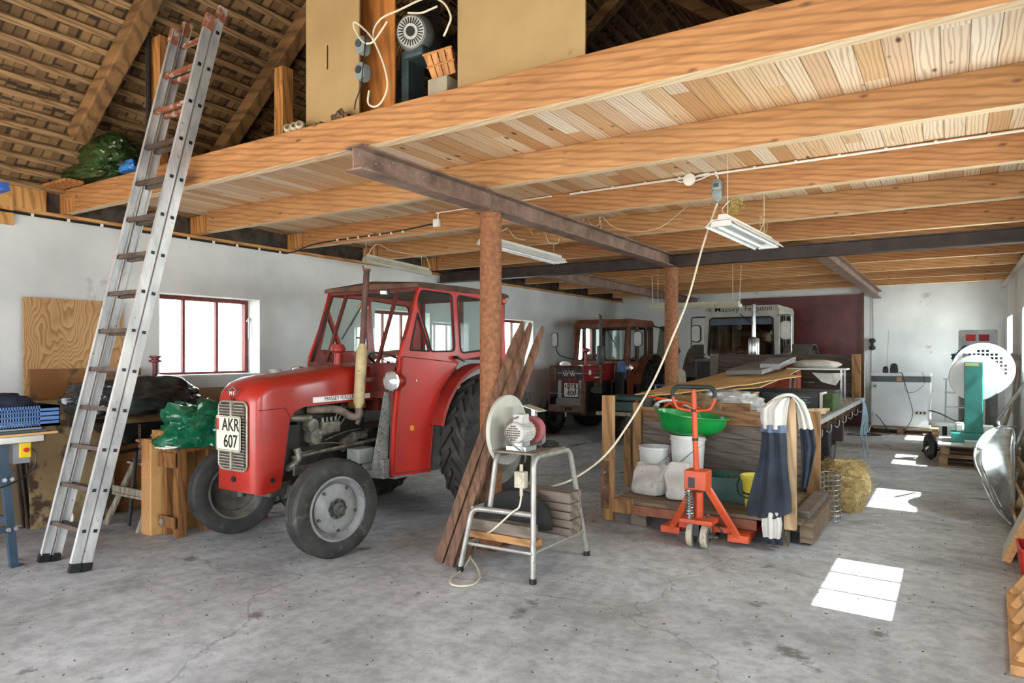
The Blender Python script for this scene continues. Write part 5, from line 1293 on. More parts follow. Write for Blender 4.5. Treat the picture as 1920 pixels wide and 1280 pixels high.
# long cardboard / fibre sheet sloping over the load
CARD = M('tan_card', 'b9925c', 'cfa973', rough=.7, scale=3, spots='9c7645', spot_at=.7)
def slab(name, label, cat, corners, t, m, cutn=6, wav=.0, seed=0):
    """sheet through four corners p00,p10,p11,p01"""
    a, b, c, d = [Vector(p) for p in corners]
    mb = MB()
    def f(u, v):
        p = (a * (1 - u) + b * u) * (1 - v) + (d * (1 - u) + c * u) * v
        return p + Vector((0, 0, wav * noise.noise(p * 3 + Vector((seed, 0, 0)))))
    n_ = (b - a).cross(d - a).normalized()
    if n_.z < 0: n_ = -n_
    nu, nv = cutn, cutn
    top_ = [[mb.bm.verts.new(f(i / nu, j / nv) + n_ * t) for j in range(nv + 1)] for i in range(nu + 1)]
    bot = [[mb.bm.verts.new(f(i / nu, j / nv)) for j in range(nv + 1)] for i in range(nu + 1)]
    for i in range(nu):
        for j in range(nv):
            mb.face([top_[i][j], top_[i + 1][j], top_[i + 1][j + 1], top_[i][j + 1]]); mb.face([bot[i][j], bot[i][j + 1], bot[i + 1][j + 1], bot[i + 1][j]])
    for i in range(nu): mb.face([top_[i][0], bot[i][0], bot[i + 1][0], top_[i + 1][0]]); mb.face([top_[i][nv], top_[i + 1][nv], bot[i + 1][nv], bot[i][nv]])
    for j in range(nv): mb.face([top_[0][j], top_[0][j + 1], bot[0][j + 1], bot[0][j]]); mb.face([top_[nu][j], bot[nu][j], bot[nu][j + 1], top_[nu][j + 1]])
    return mb.build(name, m, label=label, cat=cat)
zc = 1.06
slab('cardboard_sheet', 'large tan cardboard sheet lying sloped across the wagon load', 'sheet', [at(1190, 740, 8.0), at(1425, 728, 7.9), at(1500, 695, 9.2), at(1385, 694, 9.9)], .012, CARD, wav=.02)
slab('cardboard_sheet', 'torn tan cardboard strip just below the large sloped sheet', 'sheet', [at(1215, 743, 7.7), at(1405, 722, 7.7), at(1503, 706, 8.6), at(1400, 703, 9.0)], .012, CARD, wav=.02, seed=4)
DOTS = None
def mat_dots():
    m, nt, b, out = new_mat('dotted_mat'); b.inputs['Roughness'].default_value = .8
    tc = nt.nodes.new('ShaderNodeTexCoord'); mp = nt.nodes.new('ShaderNodeMapping'); mp.inputs['Scale'].default_value = (38, 38, 38); nt.links.new(tc.outputs['Object'], mp.inputs[0])
    v = nt.nodes.new('ShaderNodeTexVoronoi'); v.inputs['Randomness'].default_value = .1; nt.links.new(mp.outputs[0], v.inputs['Vector'])
    c = ramp(nt, v.outputs['Distance'], [(.30, 'd8d5cf'), (.42, '56565a')]).outputs[0]; nt.links.new(c, b.inputs['Base Color']); return m
DM_ = mat_dots()
z_ = onY(1370, 700, 9.4)
slab('folded_mat', 'folded grey and white dotted mat lying on the tan cardboard', 'mat', [at(1362, 701, 9.0), at(1428, 701, 8.6), at(1492, 680, 9.6), at(1410, 684, 10.2)], .05, DM_, wav=.015)
slab('folded_mat', 'upper fold of dotted mat at the right end of the mat pile', 'mat', [at(1425, 692, 8.9), at(1462, 692, 8.9), at(1492, 678, 9.8), at(1440, 680, 10.0)], .07, DM_, wav=.01)
# red crate behind it, with a faded sign side
p = at(1465, 682, 10.9)
putbox('red_crate', 'red wooden crate end standing behind the dotted mats on the wagon', 'crate', -2.52, -1.95, 10.9, 11.2, W0, 1.33, M('faded_red', '9c3a2a', 'b5513c', rough=.7, scale=10))
# white folded cloth on a rack
T = thing('folding_rack', 'pale folding rack at the right rear of the wagon under the folded cloth', 'rack', (-1.55, 10.4, W0))
for x in (-1.95, -1.28): 
    for y in (10.3, 10.65): MB().bar((x, y, W0), (x + (.03 if x < -1.5 else -.0), y, 1.27), .025, .025).build('leg', GALV, T)
MB().mm((-1.98, 10.27, 1.271), (-1.22, 10.68, 1.29)).build('rack_top', WHITEP, T)
mb = MB(); blob(mb, (-1.62, 10.46, 1.292), (.62, .38, .12), 81, .15, 1.6, flat=.7); mb.build('folded_cloth', M('off_white_cloth', 'b5b0a5', 'cbc7bd', rough=.9, scale=6), smooth=True, label='off-white folded cloth draped on the pale rack', cat='cloth')
slab('hanging_cloth', 'pale cloth hanging down in front of the rack on the wagon', 'cloth', [at(1522, 698, 9.75), at(1582, 700, 9.75), at(1567, 722, 9.72), at(1540, 716, 9.72)], .012, MATS['off_white_cloth'], wav=.02)
# dark boxes, green box, pine crate, sheets of film
BLKB = M('black_carton', '15171a', '262a2e', rough=.5)
bx2 = putbox('black_carton', 'long black carton with small red and white print lying on the wagon', 'box', -1.92, -1.30, 8.55, 8.85, W0, W0 + .19, BLKB)
for k in range(4): MB().mm((-1.55, 8.545, W0 + .05 + k * .03), (-1.42 + (k % 2) * .03, 8.549, W0 + .056 + k * .03)).build('print', M('pale_print', '9aa0a0', 'aab0b0'), bx2)
for k in range(5): MB().mm((-1.88 + k * .05, 8.545, W0 + .03), (-1.85 + k * .05, 8.549, W0 + .05)).build('print', M('red_print', '8c3a2c', '9c4a38'), bx2)
putbox('carton_end', 'pale-edged end piece beside the long black carton', 'box', -1.29, -1.255, 8.55, 8.85, W0, W0 + .20, WHITEP)
putbox('black_board', 'flat black board lying on the wagon behind the black carton', 'board', -2.3, -1.25, 9.15, 9.9, W0 + .0, W0 + .18, M('black_board', '24282a', '3a4042', rough=.5), .0)
putbox('green_cushion', 'dark moss-green box-shaped cushion at the wagon edge', 'cushion', -1.245, -1.14, 8.5, 9.05, W0, W0 + .19, M('moss_green', '2b3c1c', '3c5228', rough=.9, scale=20), .0, .015)
T = thing('pine_box', 'pale pine box beside the long black carton on the wagon', 'box', (-2.2, 8.5, W0))
MB().mm((-2.38, 8.35, W0), (-1.97, 8.37, W0 + .19)).mm((-2.38, 8.60, W0), (-1.97, 8.62, W0 + .19)).build('side_board', wood('fresh_pine', 'd2b084', 'bd9562', '8c6236', 'x', grain=5), T)
MB().mm((-2.38, 8.371, W0), (-2.36, 8.599, W0 + .19)).mm((-1.99, 8.371, W0), (-1.97, 8.599, W0 + .19)).build('end_board', MATS['fresh_pine'], T)
MB().mm((-2.359, 8.371, W0), (-1.991, 8.599, W0 + .01)).build('bottom', MATS['fresh_pine'], T)
putbox('short_beam', 'short brown timber block lying near the front edge of the wagon', 'timber', -2.02, -1.74, 7.16, 7.26, W0 + .02, W0 + .135, BP, .15)
FILM = M('clear_film', 'aeb0ae', 'c8c9c6', rough=.25, scale=9, coat=.5)
blob(MB(), (-2.25, 8.0, W0), (.95, .45, .24), 91, .14, 2.0, flat=.5, sub=5, ridge=True).build('plastic_film', FILM, smooth=True, label='crumpled clear plastic film heaped in the middle of the wagon', cat='film')
blob(MB(), (-2.45, 7.55, W0), (.62, .36, .2), 93, .3, 2.0, flat=.3).build('brown_cloth', M('brown_sacking', '6b5438', '8c7250', rough=.95, scale=10), smooth=True, label='brown sacking heaped left of the short beam on the wagon', cat='sacking')
ORG = M('orange_plastic', 'c4481a', 'd65a28', rough=.4)
T = thing('orange_frame', 'orange curved plastic frame with white stripes lying on the wagon behind the jack handle', 'frame', (-2.75, 7.3, W0))
for k in range(4): rod('bow', smooth_path([(-3.0 + k * .10, 7.2, W0 + .02), (-2.95 + k * .12, 7.22, W0 + .14 - k * .01), (-2.75 + k * .1, 7.3, W0 + .16 - k * .015), (-2.55 + k * .1, 7.42, W0 + .02)]), .014, ORG if k != 2 else WHITEP, T)
for k in range(2): MB().cyl((-2.42 + k * .12, 7.12, W0), (-2.42 + k * .12, 7.12, W0 + .12), .016, seg=10).build('short_peg', M('peg_red', '8c2c20', 'a53c2a'), T)
MB().mm((-3.05, 7.16, W0), (-2.45, 7.19, W0 + .03)).build('base_bar', ORG, T)
mb_m = None
def mat_stripe():
    m, nt, b, out = new_mat('striped_cloth'); b.inputs['Roughness'].default_value = .9
    tc = nt.nodes.new('ShaderNodeTexCoord'); w = nt.nodes.new('ShaderNodeTexWave'); w.inputs['Scale'].default_value = 3.2; nt.links.new(tc.outputs['Object'], w.inputs[0])
    c = ramp(nt, w.outputs[0], [(.0, '22304c'), (.34, '22304c'), (.36, 'd8d6d0'), (1, 'cfccc4')]).outputs[0]; nt.links.new(c, b.inputs['Base Color']); return m
slab('striped_cloth', 'navy and white striped cloth lying along the front edge of the wagon', 'cloth', [(-2.25, 7.04, W0), (-1.5, 7.04, W0), (-1.5, 7.20, W0 + .0), (-2.25, 7.20, W0)], .035, mat_stripe(), wav=.012)
for k in range(7):
    y = 7.35 + k * .07
    MB().bar((-1.55 - k * .02, y, W0 + .012 + (k % 2) * .02), (-1.2 + (k % 3) * .01, y + .55 + k * .03, W0 + .012 + (k % 2) * .02), .05, .02).build('wood_strip', wood('lath_wood', 'c9b392', 'b0936a', '7c5f3c', 'y', grain=5), label='thin pale wooden lath lying loose on the right side of the wagon', cat='lath', group='loose laths on the wagon')
# blue rope hanging from the wagon side
ROPE = M('pale_blue_rope', '7f99a8', 'a4bac6', rough=.8)
T = thing('blue_rope', 'pale blue rope hanging from the wagon edge down to the floor', 'rope', (-1.05, 10.6, .1))
rj = random.Random(8)
for k in range(5):
    y = 10.55 + k * .04; L_ = [.30, .02, .42, .05, .5][k]
    rod('strand', smooth_path([(WX1 - .02, y, W0 + .02), (WX1 + .07, y, W0 + .0), (WX1 + .07 + k * .012, y + .02, .6), (WX1 + .05 + k * .018, y - .03, .4), (WX1 + .08 + .02 * k, y, max(L_, .012))]), .009, ROPE, T, 6)
rod('strand', smooth_path([(WX1 + .1, 10.6, .012), (WX1 + .2, 10.5, .012), (WX1 + .35, 10.3, .012), (WX1 + .33, 10.0, .012)]), .007, BLACK, T, 6) if False else None

# ------------------------------------------------------------------ on the stillage deck
ZD1 = ZD + .001
def bucket(name, label, c, r0, r1, h, m, rim=.008, handle=None, lid=False):
    T = thing(name, label, 'bucket', c); c = Vector(c); mb = MB()
    prof = [(.004, 0), (r0, 0), (r1, h), (r1 + rim, h), (r1 + rim, h - .012), (r1 + .001, h - .014)]
    mb.lathe([(.004, 0), (r0, 0), (r0 + (r1 - r0) * .9, h * .9), (r1 + rim, h * .9), (r1 + rim, h * .92), (r1, h * .93), (r1, h - .01), (r1 + rim, h - .01), (r1 + rim, h), (r1 - .006, h), (r0 - .006, .008), (.004, .008)], c, (0, 0, 1), seg=36, cap=False)
    mb.build('bucket_body', m, T, smooth=True)
    if handle: rod('handle', smooth_path([c + Vector(p) for p in handle]), .004, STEEL if handle else m, T, 6)
    return T
WB = M('bucket_white', 'd2d3d2', 'e6e6e4', rough=.35)
bucket('white_bucket', 'tall white plastic bucket under the green basin', (-2.16, 6.52, ZD1), .135, .165, .50, WB, handle=[(-.165, 0, .42), (-.17, -.08, .30), (-.05, -.16, .24), (.1, -.14, .36), (.165, 0, .42)])
bucket('white_bucket', 'short wide white bucket at the left of the stillage', (-2.50, 6.55, ZD1), .135, .16, .36, WB, handle=[(-.16, 0, .30), (-.15, -.1, .19), (0, -.17, .15), (.12, -.12, .24), (.16, 0, .30)])
# green basin balanced on the tall bucket
GB = M('bright_green_plastic', '0b7a34', '149a44', rough=.3, coat=.3)
zb_ = ZD1 + .501; mb = MB(); cgx, cgy = -2.12, 6.50
def ov(a, b_, z, n=40): return [(cgx + a * cos(t), cgy + b_ * sin(t), z + .035 * (-(cos(t)))) for t in [2 * pi * i / n for i in range(n)]]
def ovf(a, b_, z, n=40): return [(cgx + a * cos(t), cgy + b_ * sin(t), z) for t in [2 * pi * i / n for i in range(n)]]
mb.loft([ovf(.05, .04, zb_), ovf(.20, .14, zb_ + .0), ovf(.29, .205, zb_ + .05), ov(.325, .23, zb_ + .14), ov(.335, .24, zb_ + .20), ov(.36, .265, zb_ + .205), ov(.36, .265, zb_ + .193), ov(.338, .245, zb_ + .190), ov(.325, .23, zb_ + .2), ov(.31, .218, zb_ + .15), ovf(.275, .19, zb_ + .065), ovf(.19, .13, zb_ + .012), ovf(.05, .04, zb_ + .01)], cap=False)
T = thing('green_basin', 'bright green oval plastic basin balanced on the tall white bucket', 'basin', (cgx, cgy, zb_))
mb.build('basin_body', GB, T, smooth=True)
for x in (-.1, .15): MB().tube([(cgx + x - .015, cgy - .245, zb_ + .20), (cgx + x, cgy - .25, zb_ + .235), (cgx + x + .015, cgy - .245, zb_ + .20)], .006, 6).build('lug', GB, T)
# paper/plastic sacks
SACK = M('white_sack', 'b9b6b0', 'd2d0cb', rough=.6, scale=7, spots='96908a', spot_at=.64, spot_scale=9)
def sack(label, c, w, d, h, seed, rot):
    mb = MB(); c = Vector(c); R = Matrix.Rotation(rot, 3, 'Z'); N = 9; rings = []
    for k in range(N + 1):
        f = k / N; z = h * f
        sc = (1.0 if f < .55 else 1 - (f - .55) * 1.35); sx = w * (1 - .18 * max(0, f - .4)); 
        rings.append([c + R @ Vector((x * sx * (.92 + .08 * sin(f * 3)), y * d * max(.10, sc), z)) + noise.noise_vector(Vector((x * 2.5 + seed, y * 2.5, f * 3))) * (.065 if k > 0 else 0) for x, y in rrect(1, 1, .28, 6)])
    mb.loft(rings); o = mb.build('white_sack', SACK, smooth=True, label=label, cat='sack', group='white sacks on the stillage', sub=1); return o
sack('wide crumpled white sack at the left front of the stillage', (-2.32, 5.98, ZD1), .34, .24, .27, 2, -.2)
sack('narrow white sack with pinched top beside the green crate', (-2.02, 5.90, ZD1), .24, .2, .32, 9, .35)
cr = crate('green_crate', 'dark green plastic crate of straw behind the pallet jack mast', -1.88, -1.36, 6.02, 6.36, ZD1, ZD1 + .20, M('teal_green_crate', '0d3833', '174c45', rough=.4), slots=False)
STRAW = M('straw', '9c8554', 'c2ab78', rough=.9, scale=30, spots='6b5530', spot_at=.6, spot_scale=50)
def straw(label, c, sx, sy, sz, n, seed, L=.12):
    r2 = random.Random(seed); mb = MB(); c = Vector(c)
    blob(mb, c, (sx * .92, sy * .92, sz * .88), seed, .15, 3, flat=.5, sub=3)
    for i in range(n):
        u = r2.uniform(0, 2 * pi); h = r2.random() ** .6; rr_ = sqrt(max(0, 1 - (h - .2) ** 2)) if h > .2 else 1
        p = c + Vector((cos(u) * rr_ * sx / 2 * .95, sin(u) * rr_ * sy / 2 * .95, max(.006, h * sz * .9)))
        d = Vector((r2.uniform(-1, 1), r2.uniform(-1, 1), r2.uniform(-.5, .5))).normalized() * r2.uniform(.4, 1) * L / 2
        q = p + d; p = p - d
        q.z = max(q.z, c.z + .003); p.z = max(p.z, c.z + .003)
        mb.cyl(p, q, .0016, seg=3, cap=False)
    return mb.build('straw_heap', STRAW, label=label, cat='straw', kind='stuff')
straw('loose straw lying in the dark green crate on the stillage', (-1.62, 6.19, ZD1 + .012), .46, .28, .17, 240, 5)
T = bucket('yellow_bucket', 'yellow bucket with black band behind the navy coat', (-1.35, 5.86, ZD1), .10, .135, .28, M('yellow_plastic', 'c4b83a', 'd6cc58', rough=.4))
MB().lathe([(.119, .13), (.122, .13), (.124, .145), (.121, .145)], (-1.35, 5.86, ZD1), (0, 0, 1), seg=30, closed=True, cap=False).build('black_band', BLACK, T)
rod('handle', smooth_path([(-1.485, 5.86, ZD1 + .27), (-1.50, 5.78, ZD1 + .2), (-1.465, 5.73, ZD1 + .13), (-1.395, 5.72, ZD1 + .11)]), .006, BLACK, T)

# ------------------------------------------------------------------ coat on the upright board
COATN = M('navy_coat', '1b2029', '2d3543', rough=.9, scale=6); COATW = M('coat_white', 'b9b7b0', 'd0cec8', rough=.85, scale=6)
T = thing('work_coat', 'navy and off-white work coat hanging over the pale upright board', 'coat', (-1.1, 5.5, .3))
def drape(name, rows, m, parent, t=.02, seed=0, fold=.018):
    """rows: (z, xleft, xright, yfront) ; a folded cloth panel with thickness"""
    N = 16; R = []
    for (z, xl, xr, yf) in rows:
        ring = []
        for i in range(N + 1):
            f = i / N; ring.append((xl + (xr - xl) * f, yf - fold * (1 + sin(f * 14 + seed + z * 3)) - .03 * sin(pi * f), z))
        for i in range(N, -1, -1):
            f = i / N; ring.append((xl + (xr - xl) * f, yf + t - fold * .3 * sin(f * 14 + seed + z * 3) + .01 * sin(pi * f), z))
        R.append(ring)
    return MB().loft(R).build(name, m, parent, smooth=True)
drape('left_front', [(.93, -1.235, -1.07, 5.50), (.83, -1.235, -1.06, 5.49), (.70, -1.245, -1.055, 5.48), (.55, -1.285, -1.04, 5.47), (.42, -1.315, -1.02, 5.46), (.31, -1.345, -1.02, 5.46), (.25, -1.33, -1.13, 5.47)], COATN, T)
drape('left_shoulder', [(1.165, -1.10, -1.04, 5.50), (1.14, -1.17, -1.04, 5.49), (1.08, -1.245, -1.05, 5.485), (1.0, -1.25, -1.06, 5.49), (.925, -1.24, -1.065, 5.49)], COATW, T, seed=2)
drape('cuff_band', [(.955, -1.235, -1.06, 5.485), (.90, -1.245, -1.055, 5.485)], M('grey_blue_band', '4d5a70', '62708a', rough=.9), T)
drape('right_front', [(.93, -.985, -.89, 5.62), (.80, -.975, -.87, 5.62), (.62, -.97, -.90, 5.62), (.48, -.98, -.93, 5.62)], COATN, T, seed=4)
drape('right_shoulder', [(1.165, -1.03, -.99, 5.55), (1.13, -1.02, -.95, 5.57), (1.04, -.995, -.915, 5.59), (.925, -.985, -.89, 5.61)], COATW, T, seed=5)
MB().tube(smooth_path([(-1.20, 5.47, 1.10), (-1.12, 5.50, 1.165), (-1.04, 5.52, 1.185), (-.99, 5.57, 1.15), (-.95, 5.6, 1.08)]), .013, 8).build('collar', COATW, T, smooth=True)
drape('sleeve', [(.30, -1.22, -1.10, 5.47), (.20, -1.23, -1.09, 5.48), (.10, -1.22, -1.10, 5.48)], COATW, T, seed=7)
drape('sleeve_cuff', [(.10, -1.225, -1.09, 5.475), (.055, -1.19, -1.08, 5.48)], COATN, T, seed=7)

# ------------------------------------------------------------------ pallet jack
ORJ = M('jack_orange', 'b5401a', 'cc5228', rough=.45, scale=6, spots='7c3a22', spot_at=.68, spot_scale=14)
JX, JY = -1.66, 5.30
T = thing('pallet_jack', 'orange hand pallet jack with loop handle parked at the stillage', 'pallet jack', (JX, JY, 0))
hx = onY(1305, 725, JY + .0).x
for k in (-.055, .055):
    w_ = wheel(T, (JX + k, JY - .03, .092), .092, .05, .05, (1, 0, 0) if k > 0 else (-1, 0, 0), M('jack_rim', '57524b', '787269'), name='steer_wheel', dish=.01, hub_r=.025, bolts=0)
    w_.data.materials[0] = M('cream_wheel', 'a49c8a', 'bdb5a2', rough=.6, scale=12, spots='6b6458', spot_at=.62)
MB().cyl((JX - .08, JY - .03, .092), (JX + .08, JY - .03, .092), .016).build('wheel_axle', STEEL, T)
mb = MB(); mb.mm((JX - .13, JY - .12, .19), (JX + .13, JY + .07, .225), bev=.008); mb.build('base_plate', ORJ, T)
MB().mm((JX - .022, JY - .10, .10), (JX + .022, JY + .04, .19)).build('fork_neck', BLACK, T)
MB().cyl((JX - .01, JY - .0, .225), (JX - .01, JY - .0, .42), .036, seg=18).build('pump_cylinder', ORJ, T, smooth=True)
sx_ = JX - .055
spr = [(sx_ + .032 * cos(t), JY - .09 + .032 * sin(t), .25 + .20 * t / (2 * pi * 9)) for t in [2 * pi * 9 * i / 140 for i in range(141)]]
rod('spring', spr, .0055, STEEL, T, 6)
MB().cyl((sx_, JY - .09, .225), (sx_, JY - .09, .48), .016, seg=12).build('piston_rod', STEEL, T)
mb = MB(); mb.mm((JX - .085, JY - .13, .455), (JX + .085, JY + .03, .60), bev=.008); mb.build('handle_bracket', ORJ, T)
MB().mm((JX - .05, JY - .135, .47), (JX + .0, JY - .129, .55)).build('bracket_slot', BLACK, T)
mast0 = Vector((JX - .015, JY - .04, .60)); mast1 = Vector((hx, JY - .06, 1.24))
ms = MB().cyl(mast0, mast1 - Vector((0, 0, .02)), .022, .019, seg=16).build('mast', ORJ, T, smooth=True)
for f in (.35, .70, ): 
    c_ = mast0.lerp(mast1, f); MB().cyl(c_, c_ + (mast1 - mast0).normalized() * .02, .0235, seg=16).build('black_tape', BLACK, ms)
lw, lh = .165, .17
LP = [(-lw + .035, -lh), (-lw, -lh + .07), (-lw, -.03), (-lw + .03, -.0), (lw - .03, -.0), (lw, -.03), (lw, -lh + .07), (lw - .035, -lh)]
hh_ = [Vector((mast1.x, mast1.y, mast1.z)) + Vector((x, 0, z)) for x, z in LP]
full = bend(hh_, .03, 4)
rod('handle_loop', bend([mast1 + Vector((0, 0, -lh - .02)), hh_[0], hh_[1], hh_[2]], .02), .011, ORJ, T, 10)
rod('handle_loop', bend([mast1 + Vector((0, 0, -lh - .02)), hh_[7], hh_[6], hh_[5]], .02), .011, ORJ, T, 10)
rod('grip', bend([hh_[2] + Vector((0, 0, -.05)), hh_[2], hh_[3], hh_[4], hh_[5], hh_[5] + Vector((0, 0, -.05))], .022), .017, M('black_green_rubber', '10201f', '1c3230', rough=.6), T, 10)
# A-frame from bracket to the fork ends
for s in (-1, 1):
    MB().bar((JX + s * .05, JY + .02, .46), (JX + s * .27, JY + .10, .07), .035, .05, up=(1, 0, 0), bev=.004).build('frame_arm', ORJ, T)
    MB().mm((JX + s * .27 - .08, JY + .08, .045), (JX + s * .27 + .08, JY + .16, .10), bev=.004).build('fork_heel', ORJ, T)
    MB().mm((JX + s * .27 - .07, JY + .165, .055), (JX + s * .27 + .07, JY + 1.25, .10)).build('fork', ORJ, T)
MB().mm((JX - .20, JY + .10, .10), (JX + .20, JY + .13, .14)).build('cross_member', ORJ, T)
rod('pedal', smooth_path([(JX + .04, JY - .06, .24), (JX + .08, JY - .10, .25), (JX + .11, JY - .14, .28)]), .008, RUST, T)
rod('lever', smooth_path([(JX + .17, JY + .0, .08), (JX + .17, JY - .02, .15), (JX + .1, JY - .0, .2)]), .007, BLACK, T)

# hay net and hay beside the stillage
straw('hay heap on the floor right of the stillage behind the grey post', (-.98, 8.05, 0), .55, .85, .42, 500, 15, .16)
straw('smaller hay heap on the floor nearest the hay net', (-.86, 7.35, 0), .34, .5, .34, 300, 17, .14)
T = thing('wire_basket', 'wire mesh hay holder standing beside the stillage corner post', 'basket', (-.92, 6.75, 0))
for k in range(10):
    z = .02 + k * .045; rod('wire_ring', [(-.92 + (.075 + .01 * sin(k)) * cos(t), 6.72 + .12 * sin(t), z) for t in [2 * pi * i / 20 for i in range(20)]], .0028, GALV, T, 4, closed=True)
for k in range(12):
    t = 2 * pi * k / 12; rod('upright_wire', [(-.92 + .08 * cos(t), 6.72 + .12 * sin(t), .005), (-.92 + .08 * cos(t), 6.72 + .12 * sin(t), .44)], .0028, GALV, T, 4)
# ------------------------------------------------------------------ small brown-red tractor at the back (own frame: x across, y backwards)
def lathe_w(T, *a, **k): pass
def back_tractor():
    X, Yo = -5.66, 11.2
    T = thing('tractor', 'smaller dull red tractor with brown cab and number plate DTK 606 by the left wall', 'tractor', (X, Yo + 1, 0))
    R2 = M('dull_red_paint', '7c1a1c', '942626', rough=.4, scale=3, spots='3f1413', spot_at=.7)
    BR = M('rusty_brown_cab', '5a3020', '7c4830', rough=.7, scale=5, spots='37190f', spot_at=.6, spot_scale=14)
    B = lambda mb, n, m, par=T, **k: mb.build(n, m, par, **k)
    y0 = 10.72
    secs = [section(y, .25, 1.0, 1.26 + (y - y0) * .03, .04, X, 5, .01) for y in (y0, y0 + .02, y0 + .8, y0 + 1.3)]
    bo = B(MB().loft(secs), 'bonnet', R2, smooth=True)
    MB().mm((X - .24, y0 - .012, 1.05), (X + .24, y0 - .001, 1.255)).build('front_panel', M('dark_front_panel', '1f1b1c', '322a2a', rough=.4), T)
    MB().mm((X - .24, y0 - .022, 1.14), (X + .24, y0 - .013, 1.16)).mm((X + .251, y0, 1.14), (X + .255, y0 + .9, 1.16)).build('trim_strip', STEEL, T)
    mb = MB()
    for s in (-1, 1):
        for k in range(2): mb.bar((X + s * (.01 + k * .045), y0 - .03, 1.20), (X + s * (.045 + k * .045), y0 - .03, 1.09), .012, .012); mb.bar((X + s * (.045 + k * .045), y0 - .03, 1.09), (X + s * (.08 + k * .045), y0 - .03, 1.20), .012, .012)
    mb.build('badge', CHROME, T)
    MB().lathe([(.045, 0), (.045, .01), (.004, .012)], (X + .256, y0 + .25, 1.16), (1, 0, 0), seg=20).build('side_badge', WHITEP, bo)
    MB().mm((X + .251, y0 + .45, 1.05), (X + .255, y0 + .65, 1.08)).build('model_badge', WHITEP, bo)
    MB().mm((X - .23, y0 + .02, .66), (X + .23, y0 + .10, 1.02)).build('radiator', M('radiator_black', '1b1b1c', '2b2b2b', rough=.7), T)
    for s in (-1, 1): MB().mm((X + s * .24, y0 - .01, .62), (X + s * .17, y0 + .02, 1.02)).build('radiator_side', GALV, T)
    pl = MB().prism(rrect(.27, .24, .015), (X + .05, y0 - .06, 0.86), (1, 0, 0), (0, 0, 1), (0, -.005, 0)).build('number_plate', M('plate_white', 'd8d8d4', 'e4e4e0'), T)
    text('lettering', 'DTK', (X + .05 + .02, y0 - .067, .92), (1, 0, 0), (0, 0, 1), .125, BLKL, pl, xs=.78, offset=.0015)
    text('lettering', '606', (X + .05 + .01, y0 - .067, .803), (1, 0, 0), (0, 0, 1), .125, BLKL, pl, xs=.85, offset=.0015)
    MB().box((X - .055, y0 - .067, .92), (.024, .003, .06)).build('tax_mark', MATS['tax_mark_red'], pl)
    # bull bar
    mb = MB(); yb = y0 - .16
    mb.tube(bend([(X - .33, yb, .48), (X - .33, yb, 1.27), (X + .33, yb, 1.27), (X + .33, yb, .48)], .05), .016, 8); B(mb, 'guard_frame', DKRED, smooth=True)
    for k in range(4): rod('guard_bar', [(X - .20 + k * .13, yb, .80), (X - .20 + k * .13, yb, 1.26)], .009, DKRED, T)
    rod('guard_rail', [(X - .33, yb, .80), (X + .33, yb, .80)], .007, GALV, T)
    MB().mm((X + .30, yb - .02, .44), (X + .37, yb + .03, 1.02)).build('guard_upright', RUST, T)
    MB().mm((X - .33, yb - .04, .48), (X + .36, yb + .04, .60), bev=.008).build('bumper', M('grey_red_bumper', '57433d', '6f5a52', rough=.6), T)
    MB().mm((X - .22, yb + .04, .60), (X + .29, yb + .10, .72)).build('bumper_top', M('grey_bumper', '6e6862', '8a847c', rough=.6), T)
    MB().mm((X + .0, yb - .045, .51), (X + .14, yb - .04, .57)).build('hole', BLACK, T)
    MB().cyl((X, yb, .48), (X, yb, .40), .02, seg=8).build('tow_pin', STEEL, T)
    # running gear
    mb = MB(); mb.mm((X - .2, y0 + .12, .48), (X + .2, y0 + 1.3, 1.0), bev=.03).mm((X - .25, y0 + 1.25, .45), (X + .25, y0 + 2.4, .95), bev=.04).cyl((X - .7, y0 + 2.25, .72), (X + .7, y0 + 2.25, .72), .11, seg=20); B(mb, 'engine_block', ENG)
    MB().bar((X - .62, 11.25, .42), (X + .62, 11.25, .42), .1, .1).build('front_axle', ENG, T)
    mb = MB(); mb.cyl((X + .2, 11.3, .95), (X + .3, 11.3, .95), .06, seg=14).cyl((X + .25, 11.1, .85), (X + .25, 11.35, .85), .05, seg=14).mm((X + .2, 11.2, .78), (X + .32, 11.35, .9), bev=.01); B(mb, 'engine_parts', ENGL, smooth=True)
    rimd = M('rusty_dark_rim', '3f3a35', '68625b')
    wheel(T, (X + .66, 11.25, .36), .36, .18, .22, (cos(.12), -sin(.12), 0), rimd, dish=.03, hub_r=.05)
    wheel(T, (X - .66, 11.25, .36), .36, .18, .22, (-cos(.12), sin(.12), 0), rimd, dish=.03, hub_r=.05)
    wheel(T, (X + .72, 12.95, .70), .70, .32, .38, (1, 0, 0), rimd, tread='lug', name='rear_wheel', dish=.02, hub_r=.1)
    wheel(T, (X - .72, 12.95, .70), .70, .32, .38, (-1, 0, 0), rimd, tread='lug', name='rear_wheel', dish=.02, hub_r=.1)
    for s in (-1, 1):
        secs = []
        for k in range(13):
            a = radians(165 - 155 * k / 12); secs.append([(X + s * xx, 12.95 + cos(a) * rr2, .71 + sin(a) * rr2) for xx, rr2 in ((.54, .78), (.72, .78), (.72, .765), (.54, .765))])
        B(MB().loft(secs), 'mudguard', BR, smooth=True)
    # cab
    cw = .56; yc, yt, yr = 11.95, 12.08, 13.2; zb, zt = 1.30, 2.06
    MB().loft([[(X - cw - .02, yt - .06, zt), (X + cw + .02, yt - .06, zt), (X + cw + .02, yr + .05, zt), (X - cw - .02, yr + .05, zt)], [(X - cw, yt - .0, zt + .09), (X + cw, yt, zt + .09), (X + cw, yr, zt + .09), (X - cw, yr, zt + .09)]]).build('cab_roof', BR, T)
